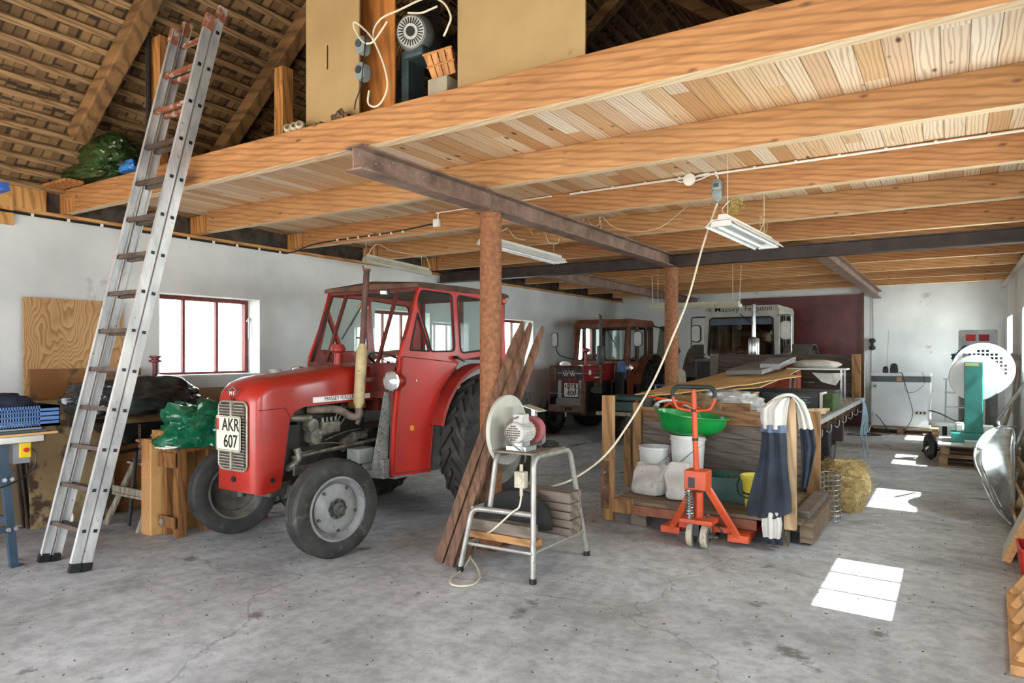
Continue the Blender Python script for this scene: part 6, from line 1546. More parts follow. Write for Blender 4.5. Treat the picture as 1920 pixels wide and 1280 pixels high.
    def fr_(a, b, c, d, holes, m=BR, nm='cab_front', th=.03):
        """panel through 4 corners with rounded window holes given in 0..1 coordinates"""
        a, b, d = Vector(a), Vector(b), Vector(d); ex_ = b - a; ey_ = d - a; W, H = ex_.length, ey_.length
        Tm = basis(a, ex_, ey_)
        hs = [rpoly([(x * W, y * H) for x, y in h], .05) for h in holes]
        o = curve_mesh(nm, [[(0, 0), (W, 0), (W, H), (0, H)]] + hs, th, Tm, m, T)
        for h in hs:
            m2 = MB(); m2.bm.free(); m2.bm = bmesh.new(); m2.prism(h, (0, 0, -.002), (1, 0, 0), (0, 1, 0), (0, 0, .004)); m2.bm.transform(Tm); m2.build('pane', GLASS, o)
            m2 = MB(); m2.tube([(x, y, th / 2 + .002) for x, y in h], .009, 6, closed=True); m2.bm.transform(Tm); m2.build('window_seal', RUBD, o)
        return o
    fr_((X - cw, yc, zb), (X + cw, yc, zb), None, (X - cw, yt, zt), [[(.07, .08), (.93, .08), (.93, .90), (.07, .90)]])
    fr_((X + cw, yc, zb), (X + cw, yr, zb), None, (X + cw, yc + .08, zt), [[(.05, .05), (.30, .05), (.30, .92), (.08, .92)], [(.37, .05), (.66, .05), (.66, .92), (.37, .92)], [(.73, .05), (.96, .05), (.96, .92), (.73, .92)]], nm='cab_side')
    fr_((X - cw, yc, zb), (X - cw, yr, zb), None, (X - cw, yc + .08, zt), [[(.05, .05), (.30, .05), (.30, .92), (.08, .92)], [(.37, .05), (.66, .05), (.66, .92), (.37, .92)], [(.73, .05), (.96, .05), (.96, .92), (.73, .92)]], nm='cab_side')
    fr_((X - cw, yr, zb), (X + cw, yr, zb), None, (X - cw, yr, zt), [[(.07, .08), (.93, .08), (.93, .90), (.07, .90)]], nm='cab_rear')
    MB().mm((X - cw, yc, 1.0), (X - .31, yc + .03, zb)).mm((X - .31, yc + .1, 1.28), (X + .31, yc + .13, zb)).mm((X + .31, yc, 1.0), (X + cw, yc + .03, zb)).build('firewall', BR, T)
    MB().prism([(11.95, zb), (12.75, zb), (12.25, 1.15), (12.15, .5), (11.98, .5)], (X + cw - .02, 0, 0), (0, 1, 0), (0, 0, 1), (.03, 0, 0)).build('door', M('orange_brown_door', '7c3c20', '96502c', rough=.6, scale=4), T)
    MB().prism([(11.95, zb), (12.75, zb), (12.25, 1.15), (12.15, .5), (11.98, .5)], (X - cw - .01, 0, 0), (0, 1, 0), (0, 0, 1), (.03, 0, 0)).build('door', BR, T)
    # stack, cleaner, lamps, mirrors, wiper
    sx = X + .36
    MB().lathe([(.02, 0), (.065, .02), (.07, .04), (.07, .30), (.06, .33), (.028, .34), (.026, .88)], (sx, 11.2, 1.30), (0, 0, 1), seg=22).build('silencer', M('dark_silencer', '2c2a2a', '4a4646', rough=.6), T, smooth=True)
    MB().bar((sx - .03, 11.2, 2.20), (sx + .0, 11.2, 2.16), .05, .01).build('rain_flap', DARKST, T)
    MB().cyl((sx, 11.2, .95), (sx, 11.2, 1.30), .025, seg=10).build('exhaust_pipe', RUST, T)
    MB().lathe([(.03, 0), (.03, .22), (.07, .25), (.07, .28), (.02, .31)], (X - .08, 11.5, 1.29), (0, 0, 1), seg=18).build('air_precleaner', R2, T, smooth=True)
    MB().sph((X - .22, 10.95, 1.30), .085, 14, (1.3, 1, .7)).build('white_cap', WHITEP, T, smooth=True)
    for s in (1, -1):
        c = Vector((X + s * .62, 11.85, 1.22)); h = MB().lathe([(.02, .1), (.075, .06), (.09, 0), (.075, -.02), (.004, -.03)], c, (0, 1, 0), seg=22).build('headlamp', CHROME if s > 0 else R2, T, smooth=True)
        MB().bar(c + Vector((0, .06, 0)), c + Vector((-s * .08, .12, 0)), .03, .03).build('lamp_arm', BLACK, h)
        mp_ = Vector((X + s * .86, 11.7, 1.76)); mi = MB().prism(rrect(.16, .28, .05), mp_, Vector((.96, s * .2, 0)), (0, 0, 1), (0, .03, 0)).build('mirror', M('mirror_back', '2b2b2b', '3d3d3d'), T, smooth=True)
        MB().prism(rrect(.135, .25, .045), mp_ + Vector((0, -.002, 0)), Vector((.96, s * .2, 0)), (0, 0, 1), (0, -.003, 0)).build('mirror_face', M('mirror_face_grey', '8a8a86', '9c9c98', rough=.3), mi)
        rod('mirror_arm', smooth_path([mp_ + Vector((0, .04, -.12)), mp_ + Vector((-s * .05, .12, -.3)), (X + s * cw, 12.0, 1.38)]), .009, BLACK, mi)
    rod('wiper', [(X + .1, 11.98, 1.98), (X + .32, 11.93, 1.66)], .007, BLACK, T)
    MB().prism(rrect(.17, .36, .08), (X + .50, 11.80, 1.18), (1, 0, 0), (0, 0, 1), (0, .03, 0)).build('blue_panel', M('blue_plate', '2c4a6e', '4a7099', rough=.3), T)
    MB().mm((X + .38, 11.75, .68), (X + .56, 11.83, 1.15), bev=.02).build('battery_cover', BLACK, T)
    rod('rear_lamp_arm', [(X + .56, 13.2, 2.05), (X + .86, 13.0, 1.98)], .014, BLACK, T)
    MB().lathe([(.02, 0), (.05, .03), (.05, .06), (.01, .08)], (X + .86, 13.05, 1.98), (.3, -1, 0), seg=16).build('rear_lamp', BLACK, T, smooth=True)
    MB().prism([(0, 0), (.42, .0), (.5, .12), (.25, .62), (.08, .62)], (X + .62, 13.25, 1.42), (1, 0, 0), (0, 0, 1), (0, .03, 0)).build('slow_vehicle_sign', M('grey_triangle_board', '57524c', '6e6962', rough=.7, scale=30), T)
back_tractor()
p = G(1100, 812, 0)
T = MB().mm((-5.95, 9.75, .001), (-5.15, 10.35, .014)).build('floor_board', M('white_board_stained', '8b8d90', 'b7b9bb', rough=.5, scale=3, spots='5a2a20', spot_at=.6, spot_scale=4), label='thin white stained board lying flat on the floor before the small tractor', cat='board')

# ------------------------------------------------------------------ large silver-cabbed tractor behind the wagon
def big_tractor():
    X, Y0 = -3.39, 13.3
    T = thing('tractor', 'large tractor with silver-white cab and chrome stack behind the wagon', 'tractor', (X, 13.6, 0))
    SV = M('silver_paint', '9c9a93', 'b7b5ae', rough=.4, scale=4, spots='7b756a', spot_at=.7)
    cw = .66; zb, zt = 1.42, 2.30; yt = Y0 + .05; yr = 14.75
    def panel4(a, b, d, holes, nm, m=SV, th=.05, tint=GLASS, r=.07):
        a, b, d = Vector(a), Vector(b), Vector(d); ex_ = b - a; ey_ = d - a; W, H = ex_.length, ey_.length; Tm = basis(a, ex_, ey_)
        hs = [rpoly([(x * W, y * H) for x, y in h], r) for h in holes]
        o = curve_mesh(nm, [[(0, 0), (W, 0), (W, H), (0, H)]] + hs, th, Tm, m, T)
        for h in hs:
            m2 = MB(); m2.prism(h, (0, 0, -.002), (1, 0, 0), (0, 1, 0), (0, 0, .004)); m2.bm.transform(Tm); m2.build('pane', tint, o)
            m2 = MB(); m2.tube([(x, y, th / 2 + .003) for x, y in h], .014, 6, closed=True); m2.bm.transform(Tm); m2.build('window_seal', RUBD, o)
        return o
    TG = glass('tinted_glass', (.62, .60, .55), .03, .2)
    fr = panel4((X - cw - .03, Y0, zb), (X + cw + .03, Y0, zb), (X - cw - .03, yt, zt), [[(.055, .03), (.945, .03), (.92, .86), (.08, .86)]], 'cab_front', tint=TG)
    panel4((X + cw, Y0 + .03, zb), (X + cw, yr, zb), (X + cw, yt + .03, zt), [[(.08, .04), (.38, .04), (.38, .90), (.10, .90)], [(.48, .04), (.80, .04), (.80, .90), (.48, .90)]], 'cab_side', tint=TG)
    panel4((X - cw, Y0 + .03, zb), (X - cw, yr, zb), (X - cw, yt + .03, zt), [[(.08, .04), (.38, .04), (.38, .90), (.10, .90)], [(.48, .04), (.80, .04), (.80, .90), (.48, .90)]], 'cab_side', tint=TG)
    panel4((X - cw, yr, zb), (X + cw, yr, zb), (X - cw, yr, zt), [[(.08, .1), (.92, .1), (.92, .86), (.08, .86)]], 'cab_rear', tint=TG)
    MB().loft([[(X - cw - .03, yt - .04, zt), (X + cw + .03, yt - .04, zt), (X + cw + .03, yr + .05, zt), (X - cw - .03, yr + .05, zt)], [(X - cw, yt - .01, zt + .10), (X + cw, yt - .01, zt + .10), (X + cw, yr, zt + .10), (X - cw, yr, zt + .10)]]).build('cab_roof', SV, T)
    nb = MB().mm((X - .55, yt - .066, zt - .005), (X + .58, yt - .045, zt + .075)).build('name_board', SV, T)
    text('lettering', 'Massey', (X - .25, yt - .069, zt + .035), (1, 0, 0), (0, 0, 1), .135, BLKL, nb, xs=1.2, offset=.0005)
    text('lettering', 'Ferguson', (X + .33, yt - .069, zt + .035), (1, 0, 0), (0, 0, 1), .135, BLKL, nb, xs=1.0, offset=.0005)
    MB().mm((X - .60, Y0 + .012, 2.04), (X + .60, Y0 + .018, 2.16)).build('sunstrip', M('blue_sunstrip', '1f2a3c', '33435a', rough=.3), fr)
    rod('wiper', [(X - .0, Y0 - .03, 2.24), (X + .45, Y0 - .06, 1.86)], .008, BLACK, fr)
    MB().sph((X - .08, Y0 + .2, 2.0), .06, 12).build('dome_lamp', M('dome_white', 'c9c3b0', 'd8d2c0'), T, smooth=True)
    # bonnet, radiator shell and mudguards
    MB().loft([section(y, .36, .95, 1.40, .06, X, 5) for y in (11.72, 11.75, 13.28)]).build('bonnet', M('dark_grey_bonnet', '4d4a47', '686461', rough=.5, scale=5), T, smooth=True)
    MB().mm((X - .33, 11.70, .9), (X + .33, 11.716, 1.36)).build('front_grille', M('black_grille', '111214', '1e2022', rough=.6), T)
    MB().mm((X - .28, 11.72, .5), (X + .28, 14.2, .95), bev=.03).build('engine_block', ENG, T)
    MB().bar((X - .75, 12.0, .48), (X + .75, 12.0, .48), .1, .1).build('front_axle', ENG, T)
    for s in (-1, 1):
        wheel(T, (X + s * .80, 12.0, .42), .42, .24, .26, (s, 0, 0), SV, dish=.03, hub_r=.06)
        wheel(T, (X + s * .95, 14.2, .80), .80, .38, .42, (s, 0, 0), SV, tread='lug', name='rear_wheel', dish=.03, hub_r=.1)
        MB().loft([[(X + s * xx, 14.2 + cos(a) * r2, .80 + sin(a) * r2) for xx, r2 in ((.68, .88), (1.16, .88), (1.16, .865), (.68, .865))] for a in [radians(165 - 150 * k / 12) for k in range(13)]]).build('mudguard', M('grey_mudguard', '5c5a57', '757370', rough=.5), T, smooth=True)
    MB().mm((X - cw, Y0 + .01, .9), (X - .37, Y0 + .05, zb)).mm((X + .37, Y0 + .01, .9), (X + cw, Y0 + .05, zb)).build('firewall', SV, T)
    MB().mm((X - .45, Y0 + .2, .9), (X + .45, yr - .1, 1.0)).build('cab_floor', BLACK, T)
    MB().mm((X - .22, 14.0, 1.0), (X + .22, 14.4, 1.25), bev=.04).mm((X - .22, 14.36, 1.2), (X + .22, 14.48, 1.75), bev=.04).build('seat', BLACK, T)
    mb = MB(); mb.lathe([(.21 + .013 * cos(t), .013 * sin(t)) for t in [2 * pi * i / 8 for i in range(8)]], (X, 13.7, 1.55), (0, -.5, 1), seg=28, cap=False, closed=True); mb.tube([(X, 13.7, 1.55), (X, 13.5, 1.1)], .02); mb.bar((X - .2, 13.7, 1.55), (X + .2, 13.7, 1.55), .02, .01); mb.build('steering_wheel', BLACK, T, smooth=True)
    # chrome stack
    sx = onY(1413, 640, 12.6).x
    CS = M('chrome_stack', 'a9a9a8', 'c9c9c7', rough=.18, metal=.9, scale=8)
    MB().lathe([(.05, 0), (.095, .02), (.10, .04), (.10, .36), (.09, .40), (.036, .42), (.036, 1.0)], (sx, 12.62, 1.37), (0, 0, 1), seg=24).build('exhaust_stack', CS, T, smooth=True)
    MB().bar((sx - .08, 12.62, 2.405), (sx + .04, 12.62, 2.38), .07, .012).build('rain_flap', DARKST, T)
    # mirrors on tubular frames
    for s in (-1, 1):
        x0, x1 = X + s * cw, X + s * (cw + .26); yy = Y0 - .02
        rod('mirror_frame', bend([(x0, yy, 2.20), (x1, yy - .05, 2.20), (x1, yy - .05, 1.50), (x0, yy, 1.47)], .05), .014, GALV if s > 0 else M('dark_frame', '3a3836', '57544f'), T)
        mc_ = Vector((X + s * (cw + .17), yy - .06, 1.92 if s > 0 else 1.88)); mi = MB().prism(rrect(.19, .34, .07), mc_, (1, 0, 0), (0, 0, 1), (0, .05, 0)).build('mirror', SV if s > 0 else BLACK, T, smooth=True)
        MB().prism(rrect(.16, .30, .055), mc_ + Vector((0, -.001, 0)), (1, 0, 0), (0, 0, 1), (0, -.004, 0)).build('mirror_face', M('mirror_face_pale', 'b5b3ac', 'c4c2bb', rough=.25), mi)
    MB().mm((X - cw - .36, Y0 - .1, 1.30), (X - cw - .2, Y0 - .02, 1.42), bev=.01).build('side_lamp', M('amber_black_lamp', '2a1a14', '6e2c14', rough=.4), T)
    rod('lamp_arm', [(X - cw - .2, Y0 - .06, 1.36), (X - cw, Y0, 1.38)], .018, SV, T)
big_tractor()
# round blue thing and plastic chair between column and wagon
T = thing('plastic_chair', 'blue and cream plastic chair by the rear column behind the wagon', 'chair', (-4.35, 11.2, 0))
CBL = M('chair_blue', '1d3356', '2c4a78', rough=.4)
c_ = at(1260, 715, 11.0); cx_, cyy = c_.x, c_.y
mb = MB(); mb.loft([[(cx_ + x, cyy + y, z) for x, y in rrect(.52, .46, .08, 4)] for z in (.98, 1.0)]); mb.build('seat', CBL, T)
MB().prism(rpoly([(-.16, 0), (.16, 0), (.12, .24), (-.12, .24)], .08), (cx_, cyy + .22, 1.0), (1, 0, 0), (0, .2, 1), (0, .02, 0)).build('backrest', M('cream_plastic', 'b8b09c', 'cbc4b2'), T)
for x in (-.2, .2):
    for y in (-.18, .18): MB().bar((cx_ + x * 1.1, cyy + y * 1.1, 0), (cx_ + x, cyy + y, .98), .03, .03).build('leg', GALV, T)

# ------------------------------------------------------------------ right rear corner
# chest freezer on a pallet
def pallet(name, label, x0, x1, y0, y1, z0, m, boards=5, n_blocks=3, par=None):
    T = thing(name, label, 'pallet', ((x0 + x1) / 2, (y0 + y1) / 2, z0))
    xs = [x0 + .05, (x0 + x1) / 2, x1 - .05]
    for x in xs:
        for y in (y0 + .06, (y0 + y1) / 2, y1 - .06): MB().mm((x - .05, y - .05, z0 + .02), (x + .05, y + .05, z0 + .10)).build('block', m, T)
    for y in (y0 + .06, (y0 + y1) / 2, y1 - .06): MB().mm((x0, y - .05, z0), (x1, y + .05, z0 + .019)).build('bottom_board', m, T)
    for x in xs: MB().mm((x - .05, y0, z0 + .101), (x + .05, y1, z0 + .119)).build('stringer', m, T)
    for k in range(boards):
        y = y0 + (y1 - y0 - .1) * k / (boards - 1); MB().mm((x0, y, z0 + .12), (x1, y + .1, z0 + .14)).build('deck_board', m, T)
    return T
PALW = wood('pale_pallet_wood', 'b39470', '93744e', '5b4127', 'x', grain=6)
fz = 14.5
pallet('wooden_pallet', 'low wooden pallet under the white chest freezer', -1.42, -.22, fz, fz + .8, 0, PALW)
T = thing('chest_freezer', 'white chest freezer with dark top band and loose cables on it', 'freezer', (-.83, fz + .35, .141))
FW_ = M('freezer_white', 'c9cdd2', 'dfe2e5', rough=.3, scale=2)
x0, x1 = -1.30, -.34
MB().mm((x0, fz + .04, .145), (x1, fz + .66, .97), bev=.012).build('cabinet', FW_, T)
lid = MB().mm((x0 - .01, fz + .02, 1.075), (x1 + .01, fz + .67, 1.13), bev=.012).build('lid', FW_, T)
MB().mm((x0 + .005, fz + .05, .972), (x1 - .005, fz + .64, 1.073)).build('dark_band', M('dark_band', '3b4046', '565c63', rough=.35), T)
MB().mm((x0 + .42, fz + .042, .985), (x0 + .50, fz + .05, 1.06)).build('lid_lock', M('tan_tag', 'b58850', 'c49a62'), T)
MB().mm((x1 - .26, fz + .030, .38), (x1 - .03, fz + .039, .45)).build('control_panel', M('cream_panel', 'c6bfae', 'd4cebf'), T)
for k in range(3): MB().mm((x1 - .23 + k * .06, fz + .024, .395), (x1 - .20 + k * .06, fz + .030, .435)).build('switch', BLACK, T)
MB().cyl((x0 + .07, fz + .038, .89), (x0 + .07, fz + .030, .89), .04, seg=3).build('sticker', M('green_sticker', '5b9c50', '7ab56a'), T, label='green sticker')
for k, (x, r) in enumerate(((x0 + .23, .045), (x0 + .37, .065))):
    T = thing('cordless_tool', ('left small black charger' if k == 0 else 'right round black power tool') + ' standing on the white chest freezer', 'tool', (x, fz + .2, 1.131))
    MB().mm((x - r, fz + .15, 1.131), (x + r, fz + .27, 1.131 + r * 1.6), bev=.012).build('tool_body', BLACK, T)
    MB().cyl((x, fz + .14, 1.131 + r * 1.9), (x, fz + .28, 1.131 + r * 1.9), r * .9, seg=16).build('tool_head', BLACK, T)
    if k == 0: rod('antenna', [(x + .02, fz + .2, 1.2), (x + .05, fz + .22, 1.93)], .0022, BLACK, T, 4)
T = thing('loose_cables', 'black cables trailing over the freezer front to the floor', 'cable', (-.8, fz - .1, .02))
rod('cable', smooth_path([(x0 + .45, fz + .2, 1.138), (x0 + .50, fz + .0, 1.14), (x0 + .53, fz + .01, 1.05), (x0 + .62, fz + .02, .7), (x0 + .68, fz + .0, .4), (x0 + .6, fz - .03, .16), (x0 + .45, fz - .1, .012)]), .006, BLACK, T, 6)
rod('cable', smooth_path([(x0 + .8, fz + .2, 1.138), (x0 + .84, fz + .0, 1.13), (x0 + .86, fz + .01, .95), (x0 + .72, fz + .01, .80), (x0 + .58, fz + .01, .80), (x0 + .55, fz + .01, .95), (x0 + .52, fz + .0, 1.14)]), .004, BLACK, T, 6)
rod('cable', smooth_path([(x0 + .08, fz + .01, .36), (x0 + .18, fz + .0, .24), (x0 + .3, fz - .05, .012), (x0 + .1, fz - .3, .012), (x0 - .2, fz - .2, .012), (x0 - .35, fz - .5, .012), (x0 - .1, fz - .6, .012), (x0 + .2, fz - .35, .012), (x0 - .1, fz - .15, .012)]), .008, BLACK, T, 6)
MB().mm((x0 + .04, fz + .018, .32), (x0 + .09, fz + .03, .42), bev=.004).build('plug_block', WHITEP, T)
T = thing('hanging_sockets', 'black triple socket hanging on a cable by the maroon door', 'socket', (-1.36, YB - .05, 1.2))
px_ = onY(1636, 650, YB - .04)
rod('cable', [(px_.x, YB - .02, ZJ - .04), (px_.x + .01, YB - .03, 1.75)], .007, M('grey_cable', '6b6762', '827e78'), T, 6)
mb = MB(); mb.loft([[(px_.x + x, YB - .06 + y, z) for x, y in rrect(w, .08, .02, 3)] for w, z in ((.03, 1.56), (.10, 1.58), (.12, 1.62), (.05, 1.66), (.05, 1.70), (.12, 1.74), (.10, 1.78), (.03, 1.80))]); mb.build('sockets', BLACK, T, smooth=True)
rod('conduit', [(px_.x, YB - .02, 1.56), (px_.x, YB - .02, .0 + .16)], .006, WHITEP, T, 6)

# double pallet, teal scale and its surroundings
PX0, PX1, PY0, PY1 = -.16, .72, 10.75, 11.85
pallet('wooden_pallet', 'lower wooden pallet of the pair under the teal scale', PX0, PX1, PY0, PY1, 0, PALW)
pallet('wooden_pallet', 'upper wooden pallet of the pair, topped by pale boards under the teal scale', PX0 + .02, PX1, PY0 + .02, PY1, .141, PALW)
MB().mm((PX0 - .01, PY0 - .02, .282), (PX1 + .0, PY1, .30)).build('white_board', M('off_white_board', 'b9bbb6', 'cfd1cc', rough=.5, scale=2), label='off-white board lying on the upper pallet below the teal scale', cat='board')
zs = .301
T = thing('platform_scale', 'teal green upright scale with a round white dial back standing on the pallets', 'scale', (.27, 11.25, zs))
TE = M('teal_paint', '1f6e66', '2f8a80', rough=.5, scale=6, spots='5a9c92', spot_at=.72)
a = onY(1808, 700, 11.05); b_ = onY(1843, 700, 11.05); zt_ = onY(1825, 679, 11.05).z
sa = onY(1783, 800, 11.0); sb = onY(1871, 800, 11.0)
MB().mm((sa.x, 11.0, zs), (min(sb.x, .66), 11.55, zs + .13), bev=.01).build('base', TE, T)
MB().mm((a.x, 11.06, zs + .131), (b_.x, 11.16, zt_), bev=.008).build('column', TE, T)
dcx = onY(1829, 708, 11.2)
MB().lathe([(.004, 0), (.30, 0), (.31, .01), (.31, .06), (.29, .10), (.004, .11)], (dcx.x, 11.165, dcx.z), (0, 1, 0), seg=56).build('dial_back', M('dial_white', 'c9cac8', 'dcdddb', rough=.35, scale=3), T, smooth=True)
MB().mm((a.x + .01, 11.05, zt_ - .05), (a.x + .16, 11.059, zt_ - .01)).build('label_plate', M('brass_label', 'b5a668', 'c9bc80'), T)
MB().mm((sa.x + .05, 11.18, zs + .131), (a.x - .0, 11.45, zs + .24), bev=.02).build('weight_pan', WHITEP, T)
MB().mm((b_.x + .0, 11.18, zs + .131), (min(sb.x - .03, .62), 11.45, zs + .22), bev=.02).build('weight_pan', WHITEP, T)
MB().mm((a.x - .0, 10.76, zs), (b_.x + .20, 10.93, zs + .05)).build('white_tray', M('pale_green_white', 'a9b8ac', 'c0ccc2', rough=.5), label='low pale box lying in front of the teal scale base', cat='box')
# perforated white dish behind
dd_ = onY(1843, 692, 11.75)
DW = M('dish_white', 'c9cbcc', 'dcdedf', rough=.4, scale=3)
T = thing('perforated_dish', 'large round white dish with a square grid of holes behind the scale dial', 'dish', (dd_.x, 11.7, .3))
rad = .36; cell = .052; holes = []
for i in range(-5, 6):
    for j in range(-5, 6):
        if (i * cell) ** 2 + (j * cell) ** 2 < (rad - .08) ** 2:
            h = .018; cx2, cy2 = i * cell, j * cell; holes.append([(cx2 - h, cy2 - h), (cx2 + h, cy2 - h), (cx2 + h, cy2 + h), (cx2 - h, cy2 + h)])
circ = [(rad * cos(t), rad * sin(t)) for t in [2 * pi * i / 56 for i in range(56)]]
curve_mesh('dish_face', [circ] + holes, .012, basis((dd_.x, 11.72, dd_.z), (1, 0, 0), (0, .12, 1)), DW, T)
MB().lathe([(rad - .004, -.012), (rad + .012, -.012), (rad + .012, .012), (rad - .004, .012)], (dd_.x, 11.72, dd_.z), (0, 1, -.12), seg=56, closed=True, cap=False).build('rim', DW, T, smooth=True)
MB().bar((dd_.x - .20, 11.70, dd_.z + .22), (dd_.x - .25, 11.70, dd_.z - .05), .07, .012, up=(0, 1, 0)).build('bracket', M('brown_bracket', '3a2a24', '54403a'), T)
MB().bar((dd_.x, 11.75, .30), (dd_.x, 11.74, dd_.z - .3), .05, .03).build('stand_leg', GALV, T)
# grey panel with two red squares
a = onY(1797, 620, 13.6); b_ = onY(1871, 620, 13.6)
T = thing('metal_panel', 'grey metal panel with two red squares leaning in the rear right corner', 'panel', (.3, 13.6, 0))
zt_ = onY(1830, 617, 13.6).z
MB().prism(rrect(b_.x - a.x, zt_ - .02, .03), ((a.x + b_.x) / 2, 13.62, (zt_) / 2 + .0), (1, 0, 0), (0, 0, 1), (0, .02, 0)).build('panel_sheet', M('scratched_grey_sheet', '8f9191', 'aeb0b0', rough=.4, metal=.2, scale=5), T)
for k, px in enumerate((1820, 1845)):
    q = onY(px, 633, 13.6); MB().mm((q.x - .07, 13.60, q.z - .055), (q.x + .07, 13.619, q.z + .055)).build('red_square', M('signal_red', 'c22010', 'd83018') if k == 0 else M('dark_signal_red', '9c1420', 'ac1c28'), T)
q = onY(1815, 665, 13.5); blob(MB(), (q.x + .08, 13.3, q.z - .22), (.55, .3, .36), 95, .4, 2.2, flat=.8).build('blue_net', M('blue_net', '1c4a6e', '2f6a94', rough=.8), smooth=True, label='blue netting bunched behind the white perforated dish', cat='net')
MB().mm((q.x - .1, 13.15, 0), (q.x + .26, 13.45, q.z - .225)).build('cardboard_box', M('shade_carton', '8a7a62', '9c8c74'), label='tall carton in the corner under the blue netting', cat='box')  # corner carton in a dull tan
# aluminium stepladder
T = thing('step_ladder', 'aluminium stepladder standing behind the teal scale', 'ladder', (.2, 12.6, 0))
zt_ = onY(1770, 712, 12.5).z; xa = onY(1771, 712, 12.5).x; xb = onY(1866, 720, 12.5).x
xm = xa + .25
for s, xx, xt in ((1, xa, xa + .02), (1, xa + .48, xa + .40)):
    MB().bar((xx, 12.40, 0), (xt, 12.60, zt_), .02, .06, up=(0, 1, 0)).build('front_rail', M('bright_aluminium', '8b8e8f', 'a6a9aa', rough=.35, metal=.4), T)
for xx, xt in ((xb, xb - .12), (xb - .42, xb - .40)): MB().bar((xx, 13.0, 0), (xt, 12.66, zt_ - .03), .02, .05, up=(0, 1, 0)).build('rear_leg', MATS['bright_aluminium'], T)
MB().mm((xa - .02, 12.56, zt_), (xb - .12, 12.68, zt_ + .02)).build('top_step', MATS['bright_aluminium'], T)
for k in range(4):
    z = .22 + k * .22; MB().mm((xa, 12.40 + z * .18, z), (xa + .47, 12.50 + z * .18, z + .02)).build('step', MATS['bright_aluminium'], T)
    MB().mm((xb - .44, 12.98 - z * .3, z), (xb, 13.0 - z * .3, z + .03)).build('rear_rung', MATS['bright_aluminium'], T)
# swivel chair
cc = onY(1771, 800, 11.9)
T = thing('office_chair', 'white and dark swivel chair left of the teal scale', 'chair', (cc.x, 12.0, 0))
CH = M('chair_shell', 'b9babb', 'd2d3d4', rough=.4)
xx = cc.x
MB().loft([[(xx + x, 12.0 + y, z) for x, y in rrect(.40, .40, .1, 4)] for z in (.44, .49)]).build('seat', CH, T, smooth=True)
MB().loft([[(q_.x - .012, 11.84, q_.z), (q_.x + .012, 11.84, q_.z), (q_.x + .012, 12.16, q_.z), (q_.x - .012, 12.16, q_.z)] for q_ in smooth_path([(xx - .16, 12.0, .47), (xx - .21, 12.0, .53), (xx - .20, 12.0, .68), (xx - .19, 12.0, .80), (xx - .15, 12.0, .93)])]).build('backrest', CH, T, smooth=True)
MB().cyl((xx, 12.0, .10), (xx, 12.0, .44), .03).build('gas_column', BLACK, T)
for k in range(5):
    t = 2 * pi * k / 5 + .3; MB().bar((xx, 12.0, .10), (xx + .28 * cos(t), 12.0 + .28 * sin(t), .07), .05, .03).build('foot_spoke', BLACK, T); MB().sph((xx + .28 * cos(t), 12.0 + .28 * sin(t), .03), .03, 8).build('castor', BLACK, T)
rod('arm_cable', smooth_path([(xx - .2, 11.85, .66), (xx - .05, 11.8, .62), (xx + .15, 11.8, .52), (xx + .22, 11.85, .58)]), .01, M('dark_green_bar', '1a3a30', '2a5446'), T)
MB().lathe([(.15, -.05), (.19, 0), (.15, .05), (.08, .04), (.08, -.04)], (PX0 - .05 - .06, 11.3, .195), (1, .3, 0), seg=28, closed=True, cap=False).build('rubber_ring', RUBBER, smooth=True, label='small black tyre leaning against the left side of the pallet pair', cat='tyre')
# boards leaning on the right wall behind the scale
BW = wood('curved_boards', 'cbb083', 'b8976a', '8c6a40', 'z', grain=5)
for k, (y, zt_, w, m, lb) in enumerate(((12.35, 1.30, .14, BW, 'broad pale board leaning on the right wall beyond the scale'), (12.15, 1.30, .10, BW, 'second pale curved board leaning on the right wall'), (11.98, 1.42, .05, M('grey_handle_wood', '6e655a', '857b6e'), 'long grey tool handle with metal head leaning on the right wall'))):
    mb = MB(); mb.loft([[(XR - .005 - .30 * (1 - f) ** 1.6 - t_, y + q * w, .31 * (0) + .302 + f * (zt_ - .302)) for q, t_ in ((-.5, .0), (.5, .0), (.5, .02), (-.5, .02))] for f in [i / 8 for i in range(9)]])
    if k < 2:
        for v in mb.bm.verts: v.co.z = (v.co.z - .302) / (zt_ - .302) * zt_ + .001 * 1
    else:
        for v in mb.bm.verts: v.co.z = (v.co.z - .302) / (zt_ - .302) * zt_ + .001
    o = mb.build('leaning_board' if k < 2 else 'long_tool', m, label=lb, cat='board' if k < 2 else 'tool')
    if k == 2: MB().box((XR - .06, y, zt_ + .03), (.13, .12, .07), Matrix.Rotation(.4, 3, 'Y')).build('tool_head', DARKST, o)

# ------------------------------------------------------------------ right foreground: scoop, boards, frames
def seg3(P): return [Vector(p) for p in P]
GS = M('galvanised_scoop', '8f9494', 'b4b9b9', rough=.3, metal=.7, scale=16)
T = thing('snow_scoop', 'large galvanised snow scoop with tubular handles leaning at the right wall', 'snow scoop', (.25, 6.9, 0))
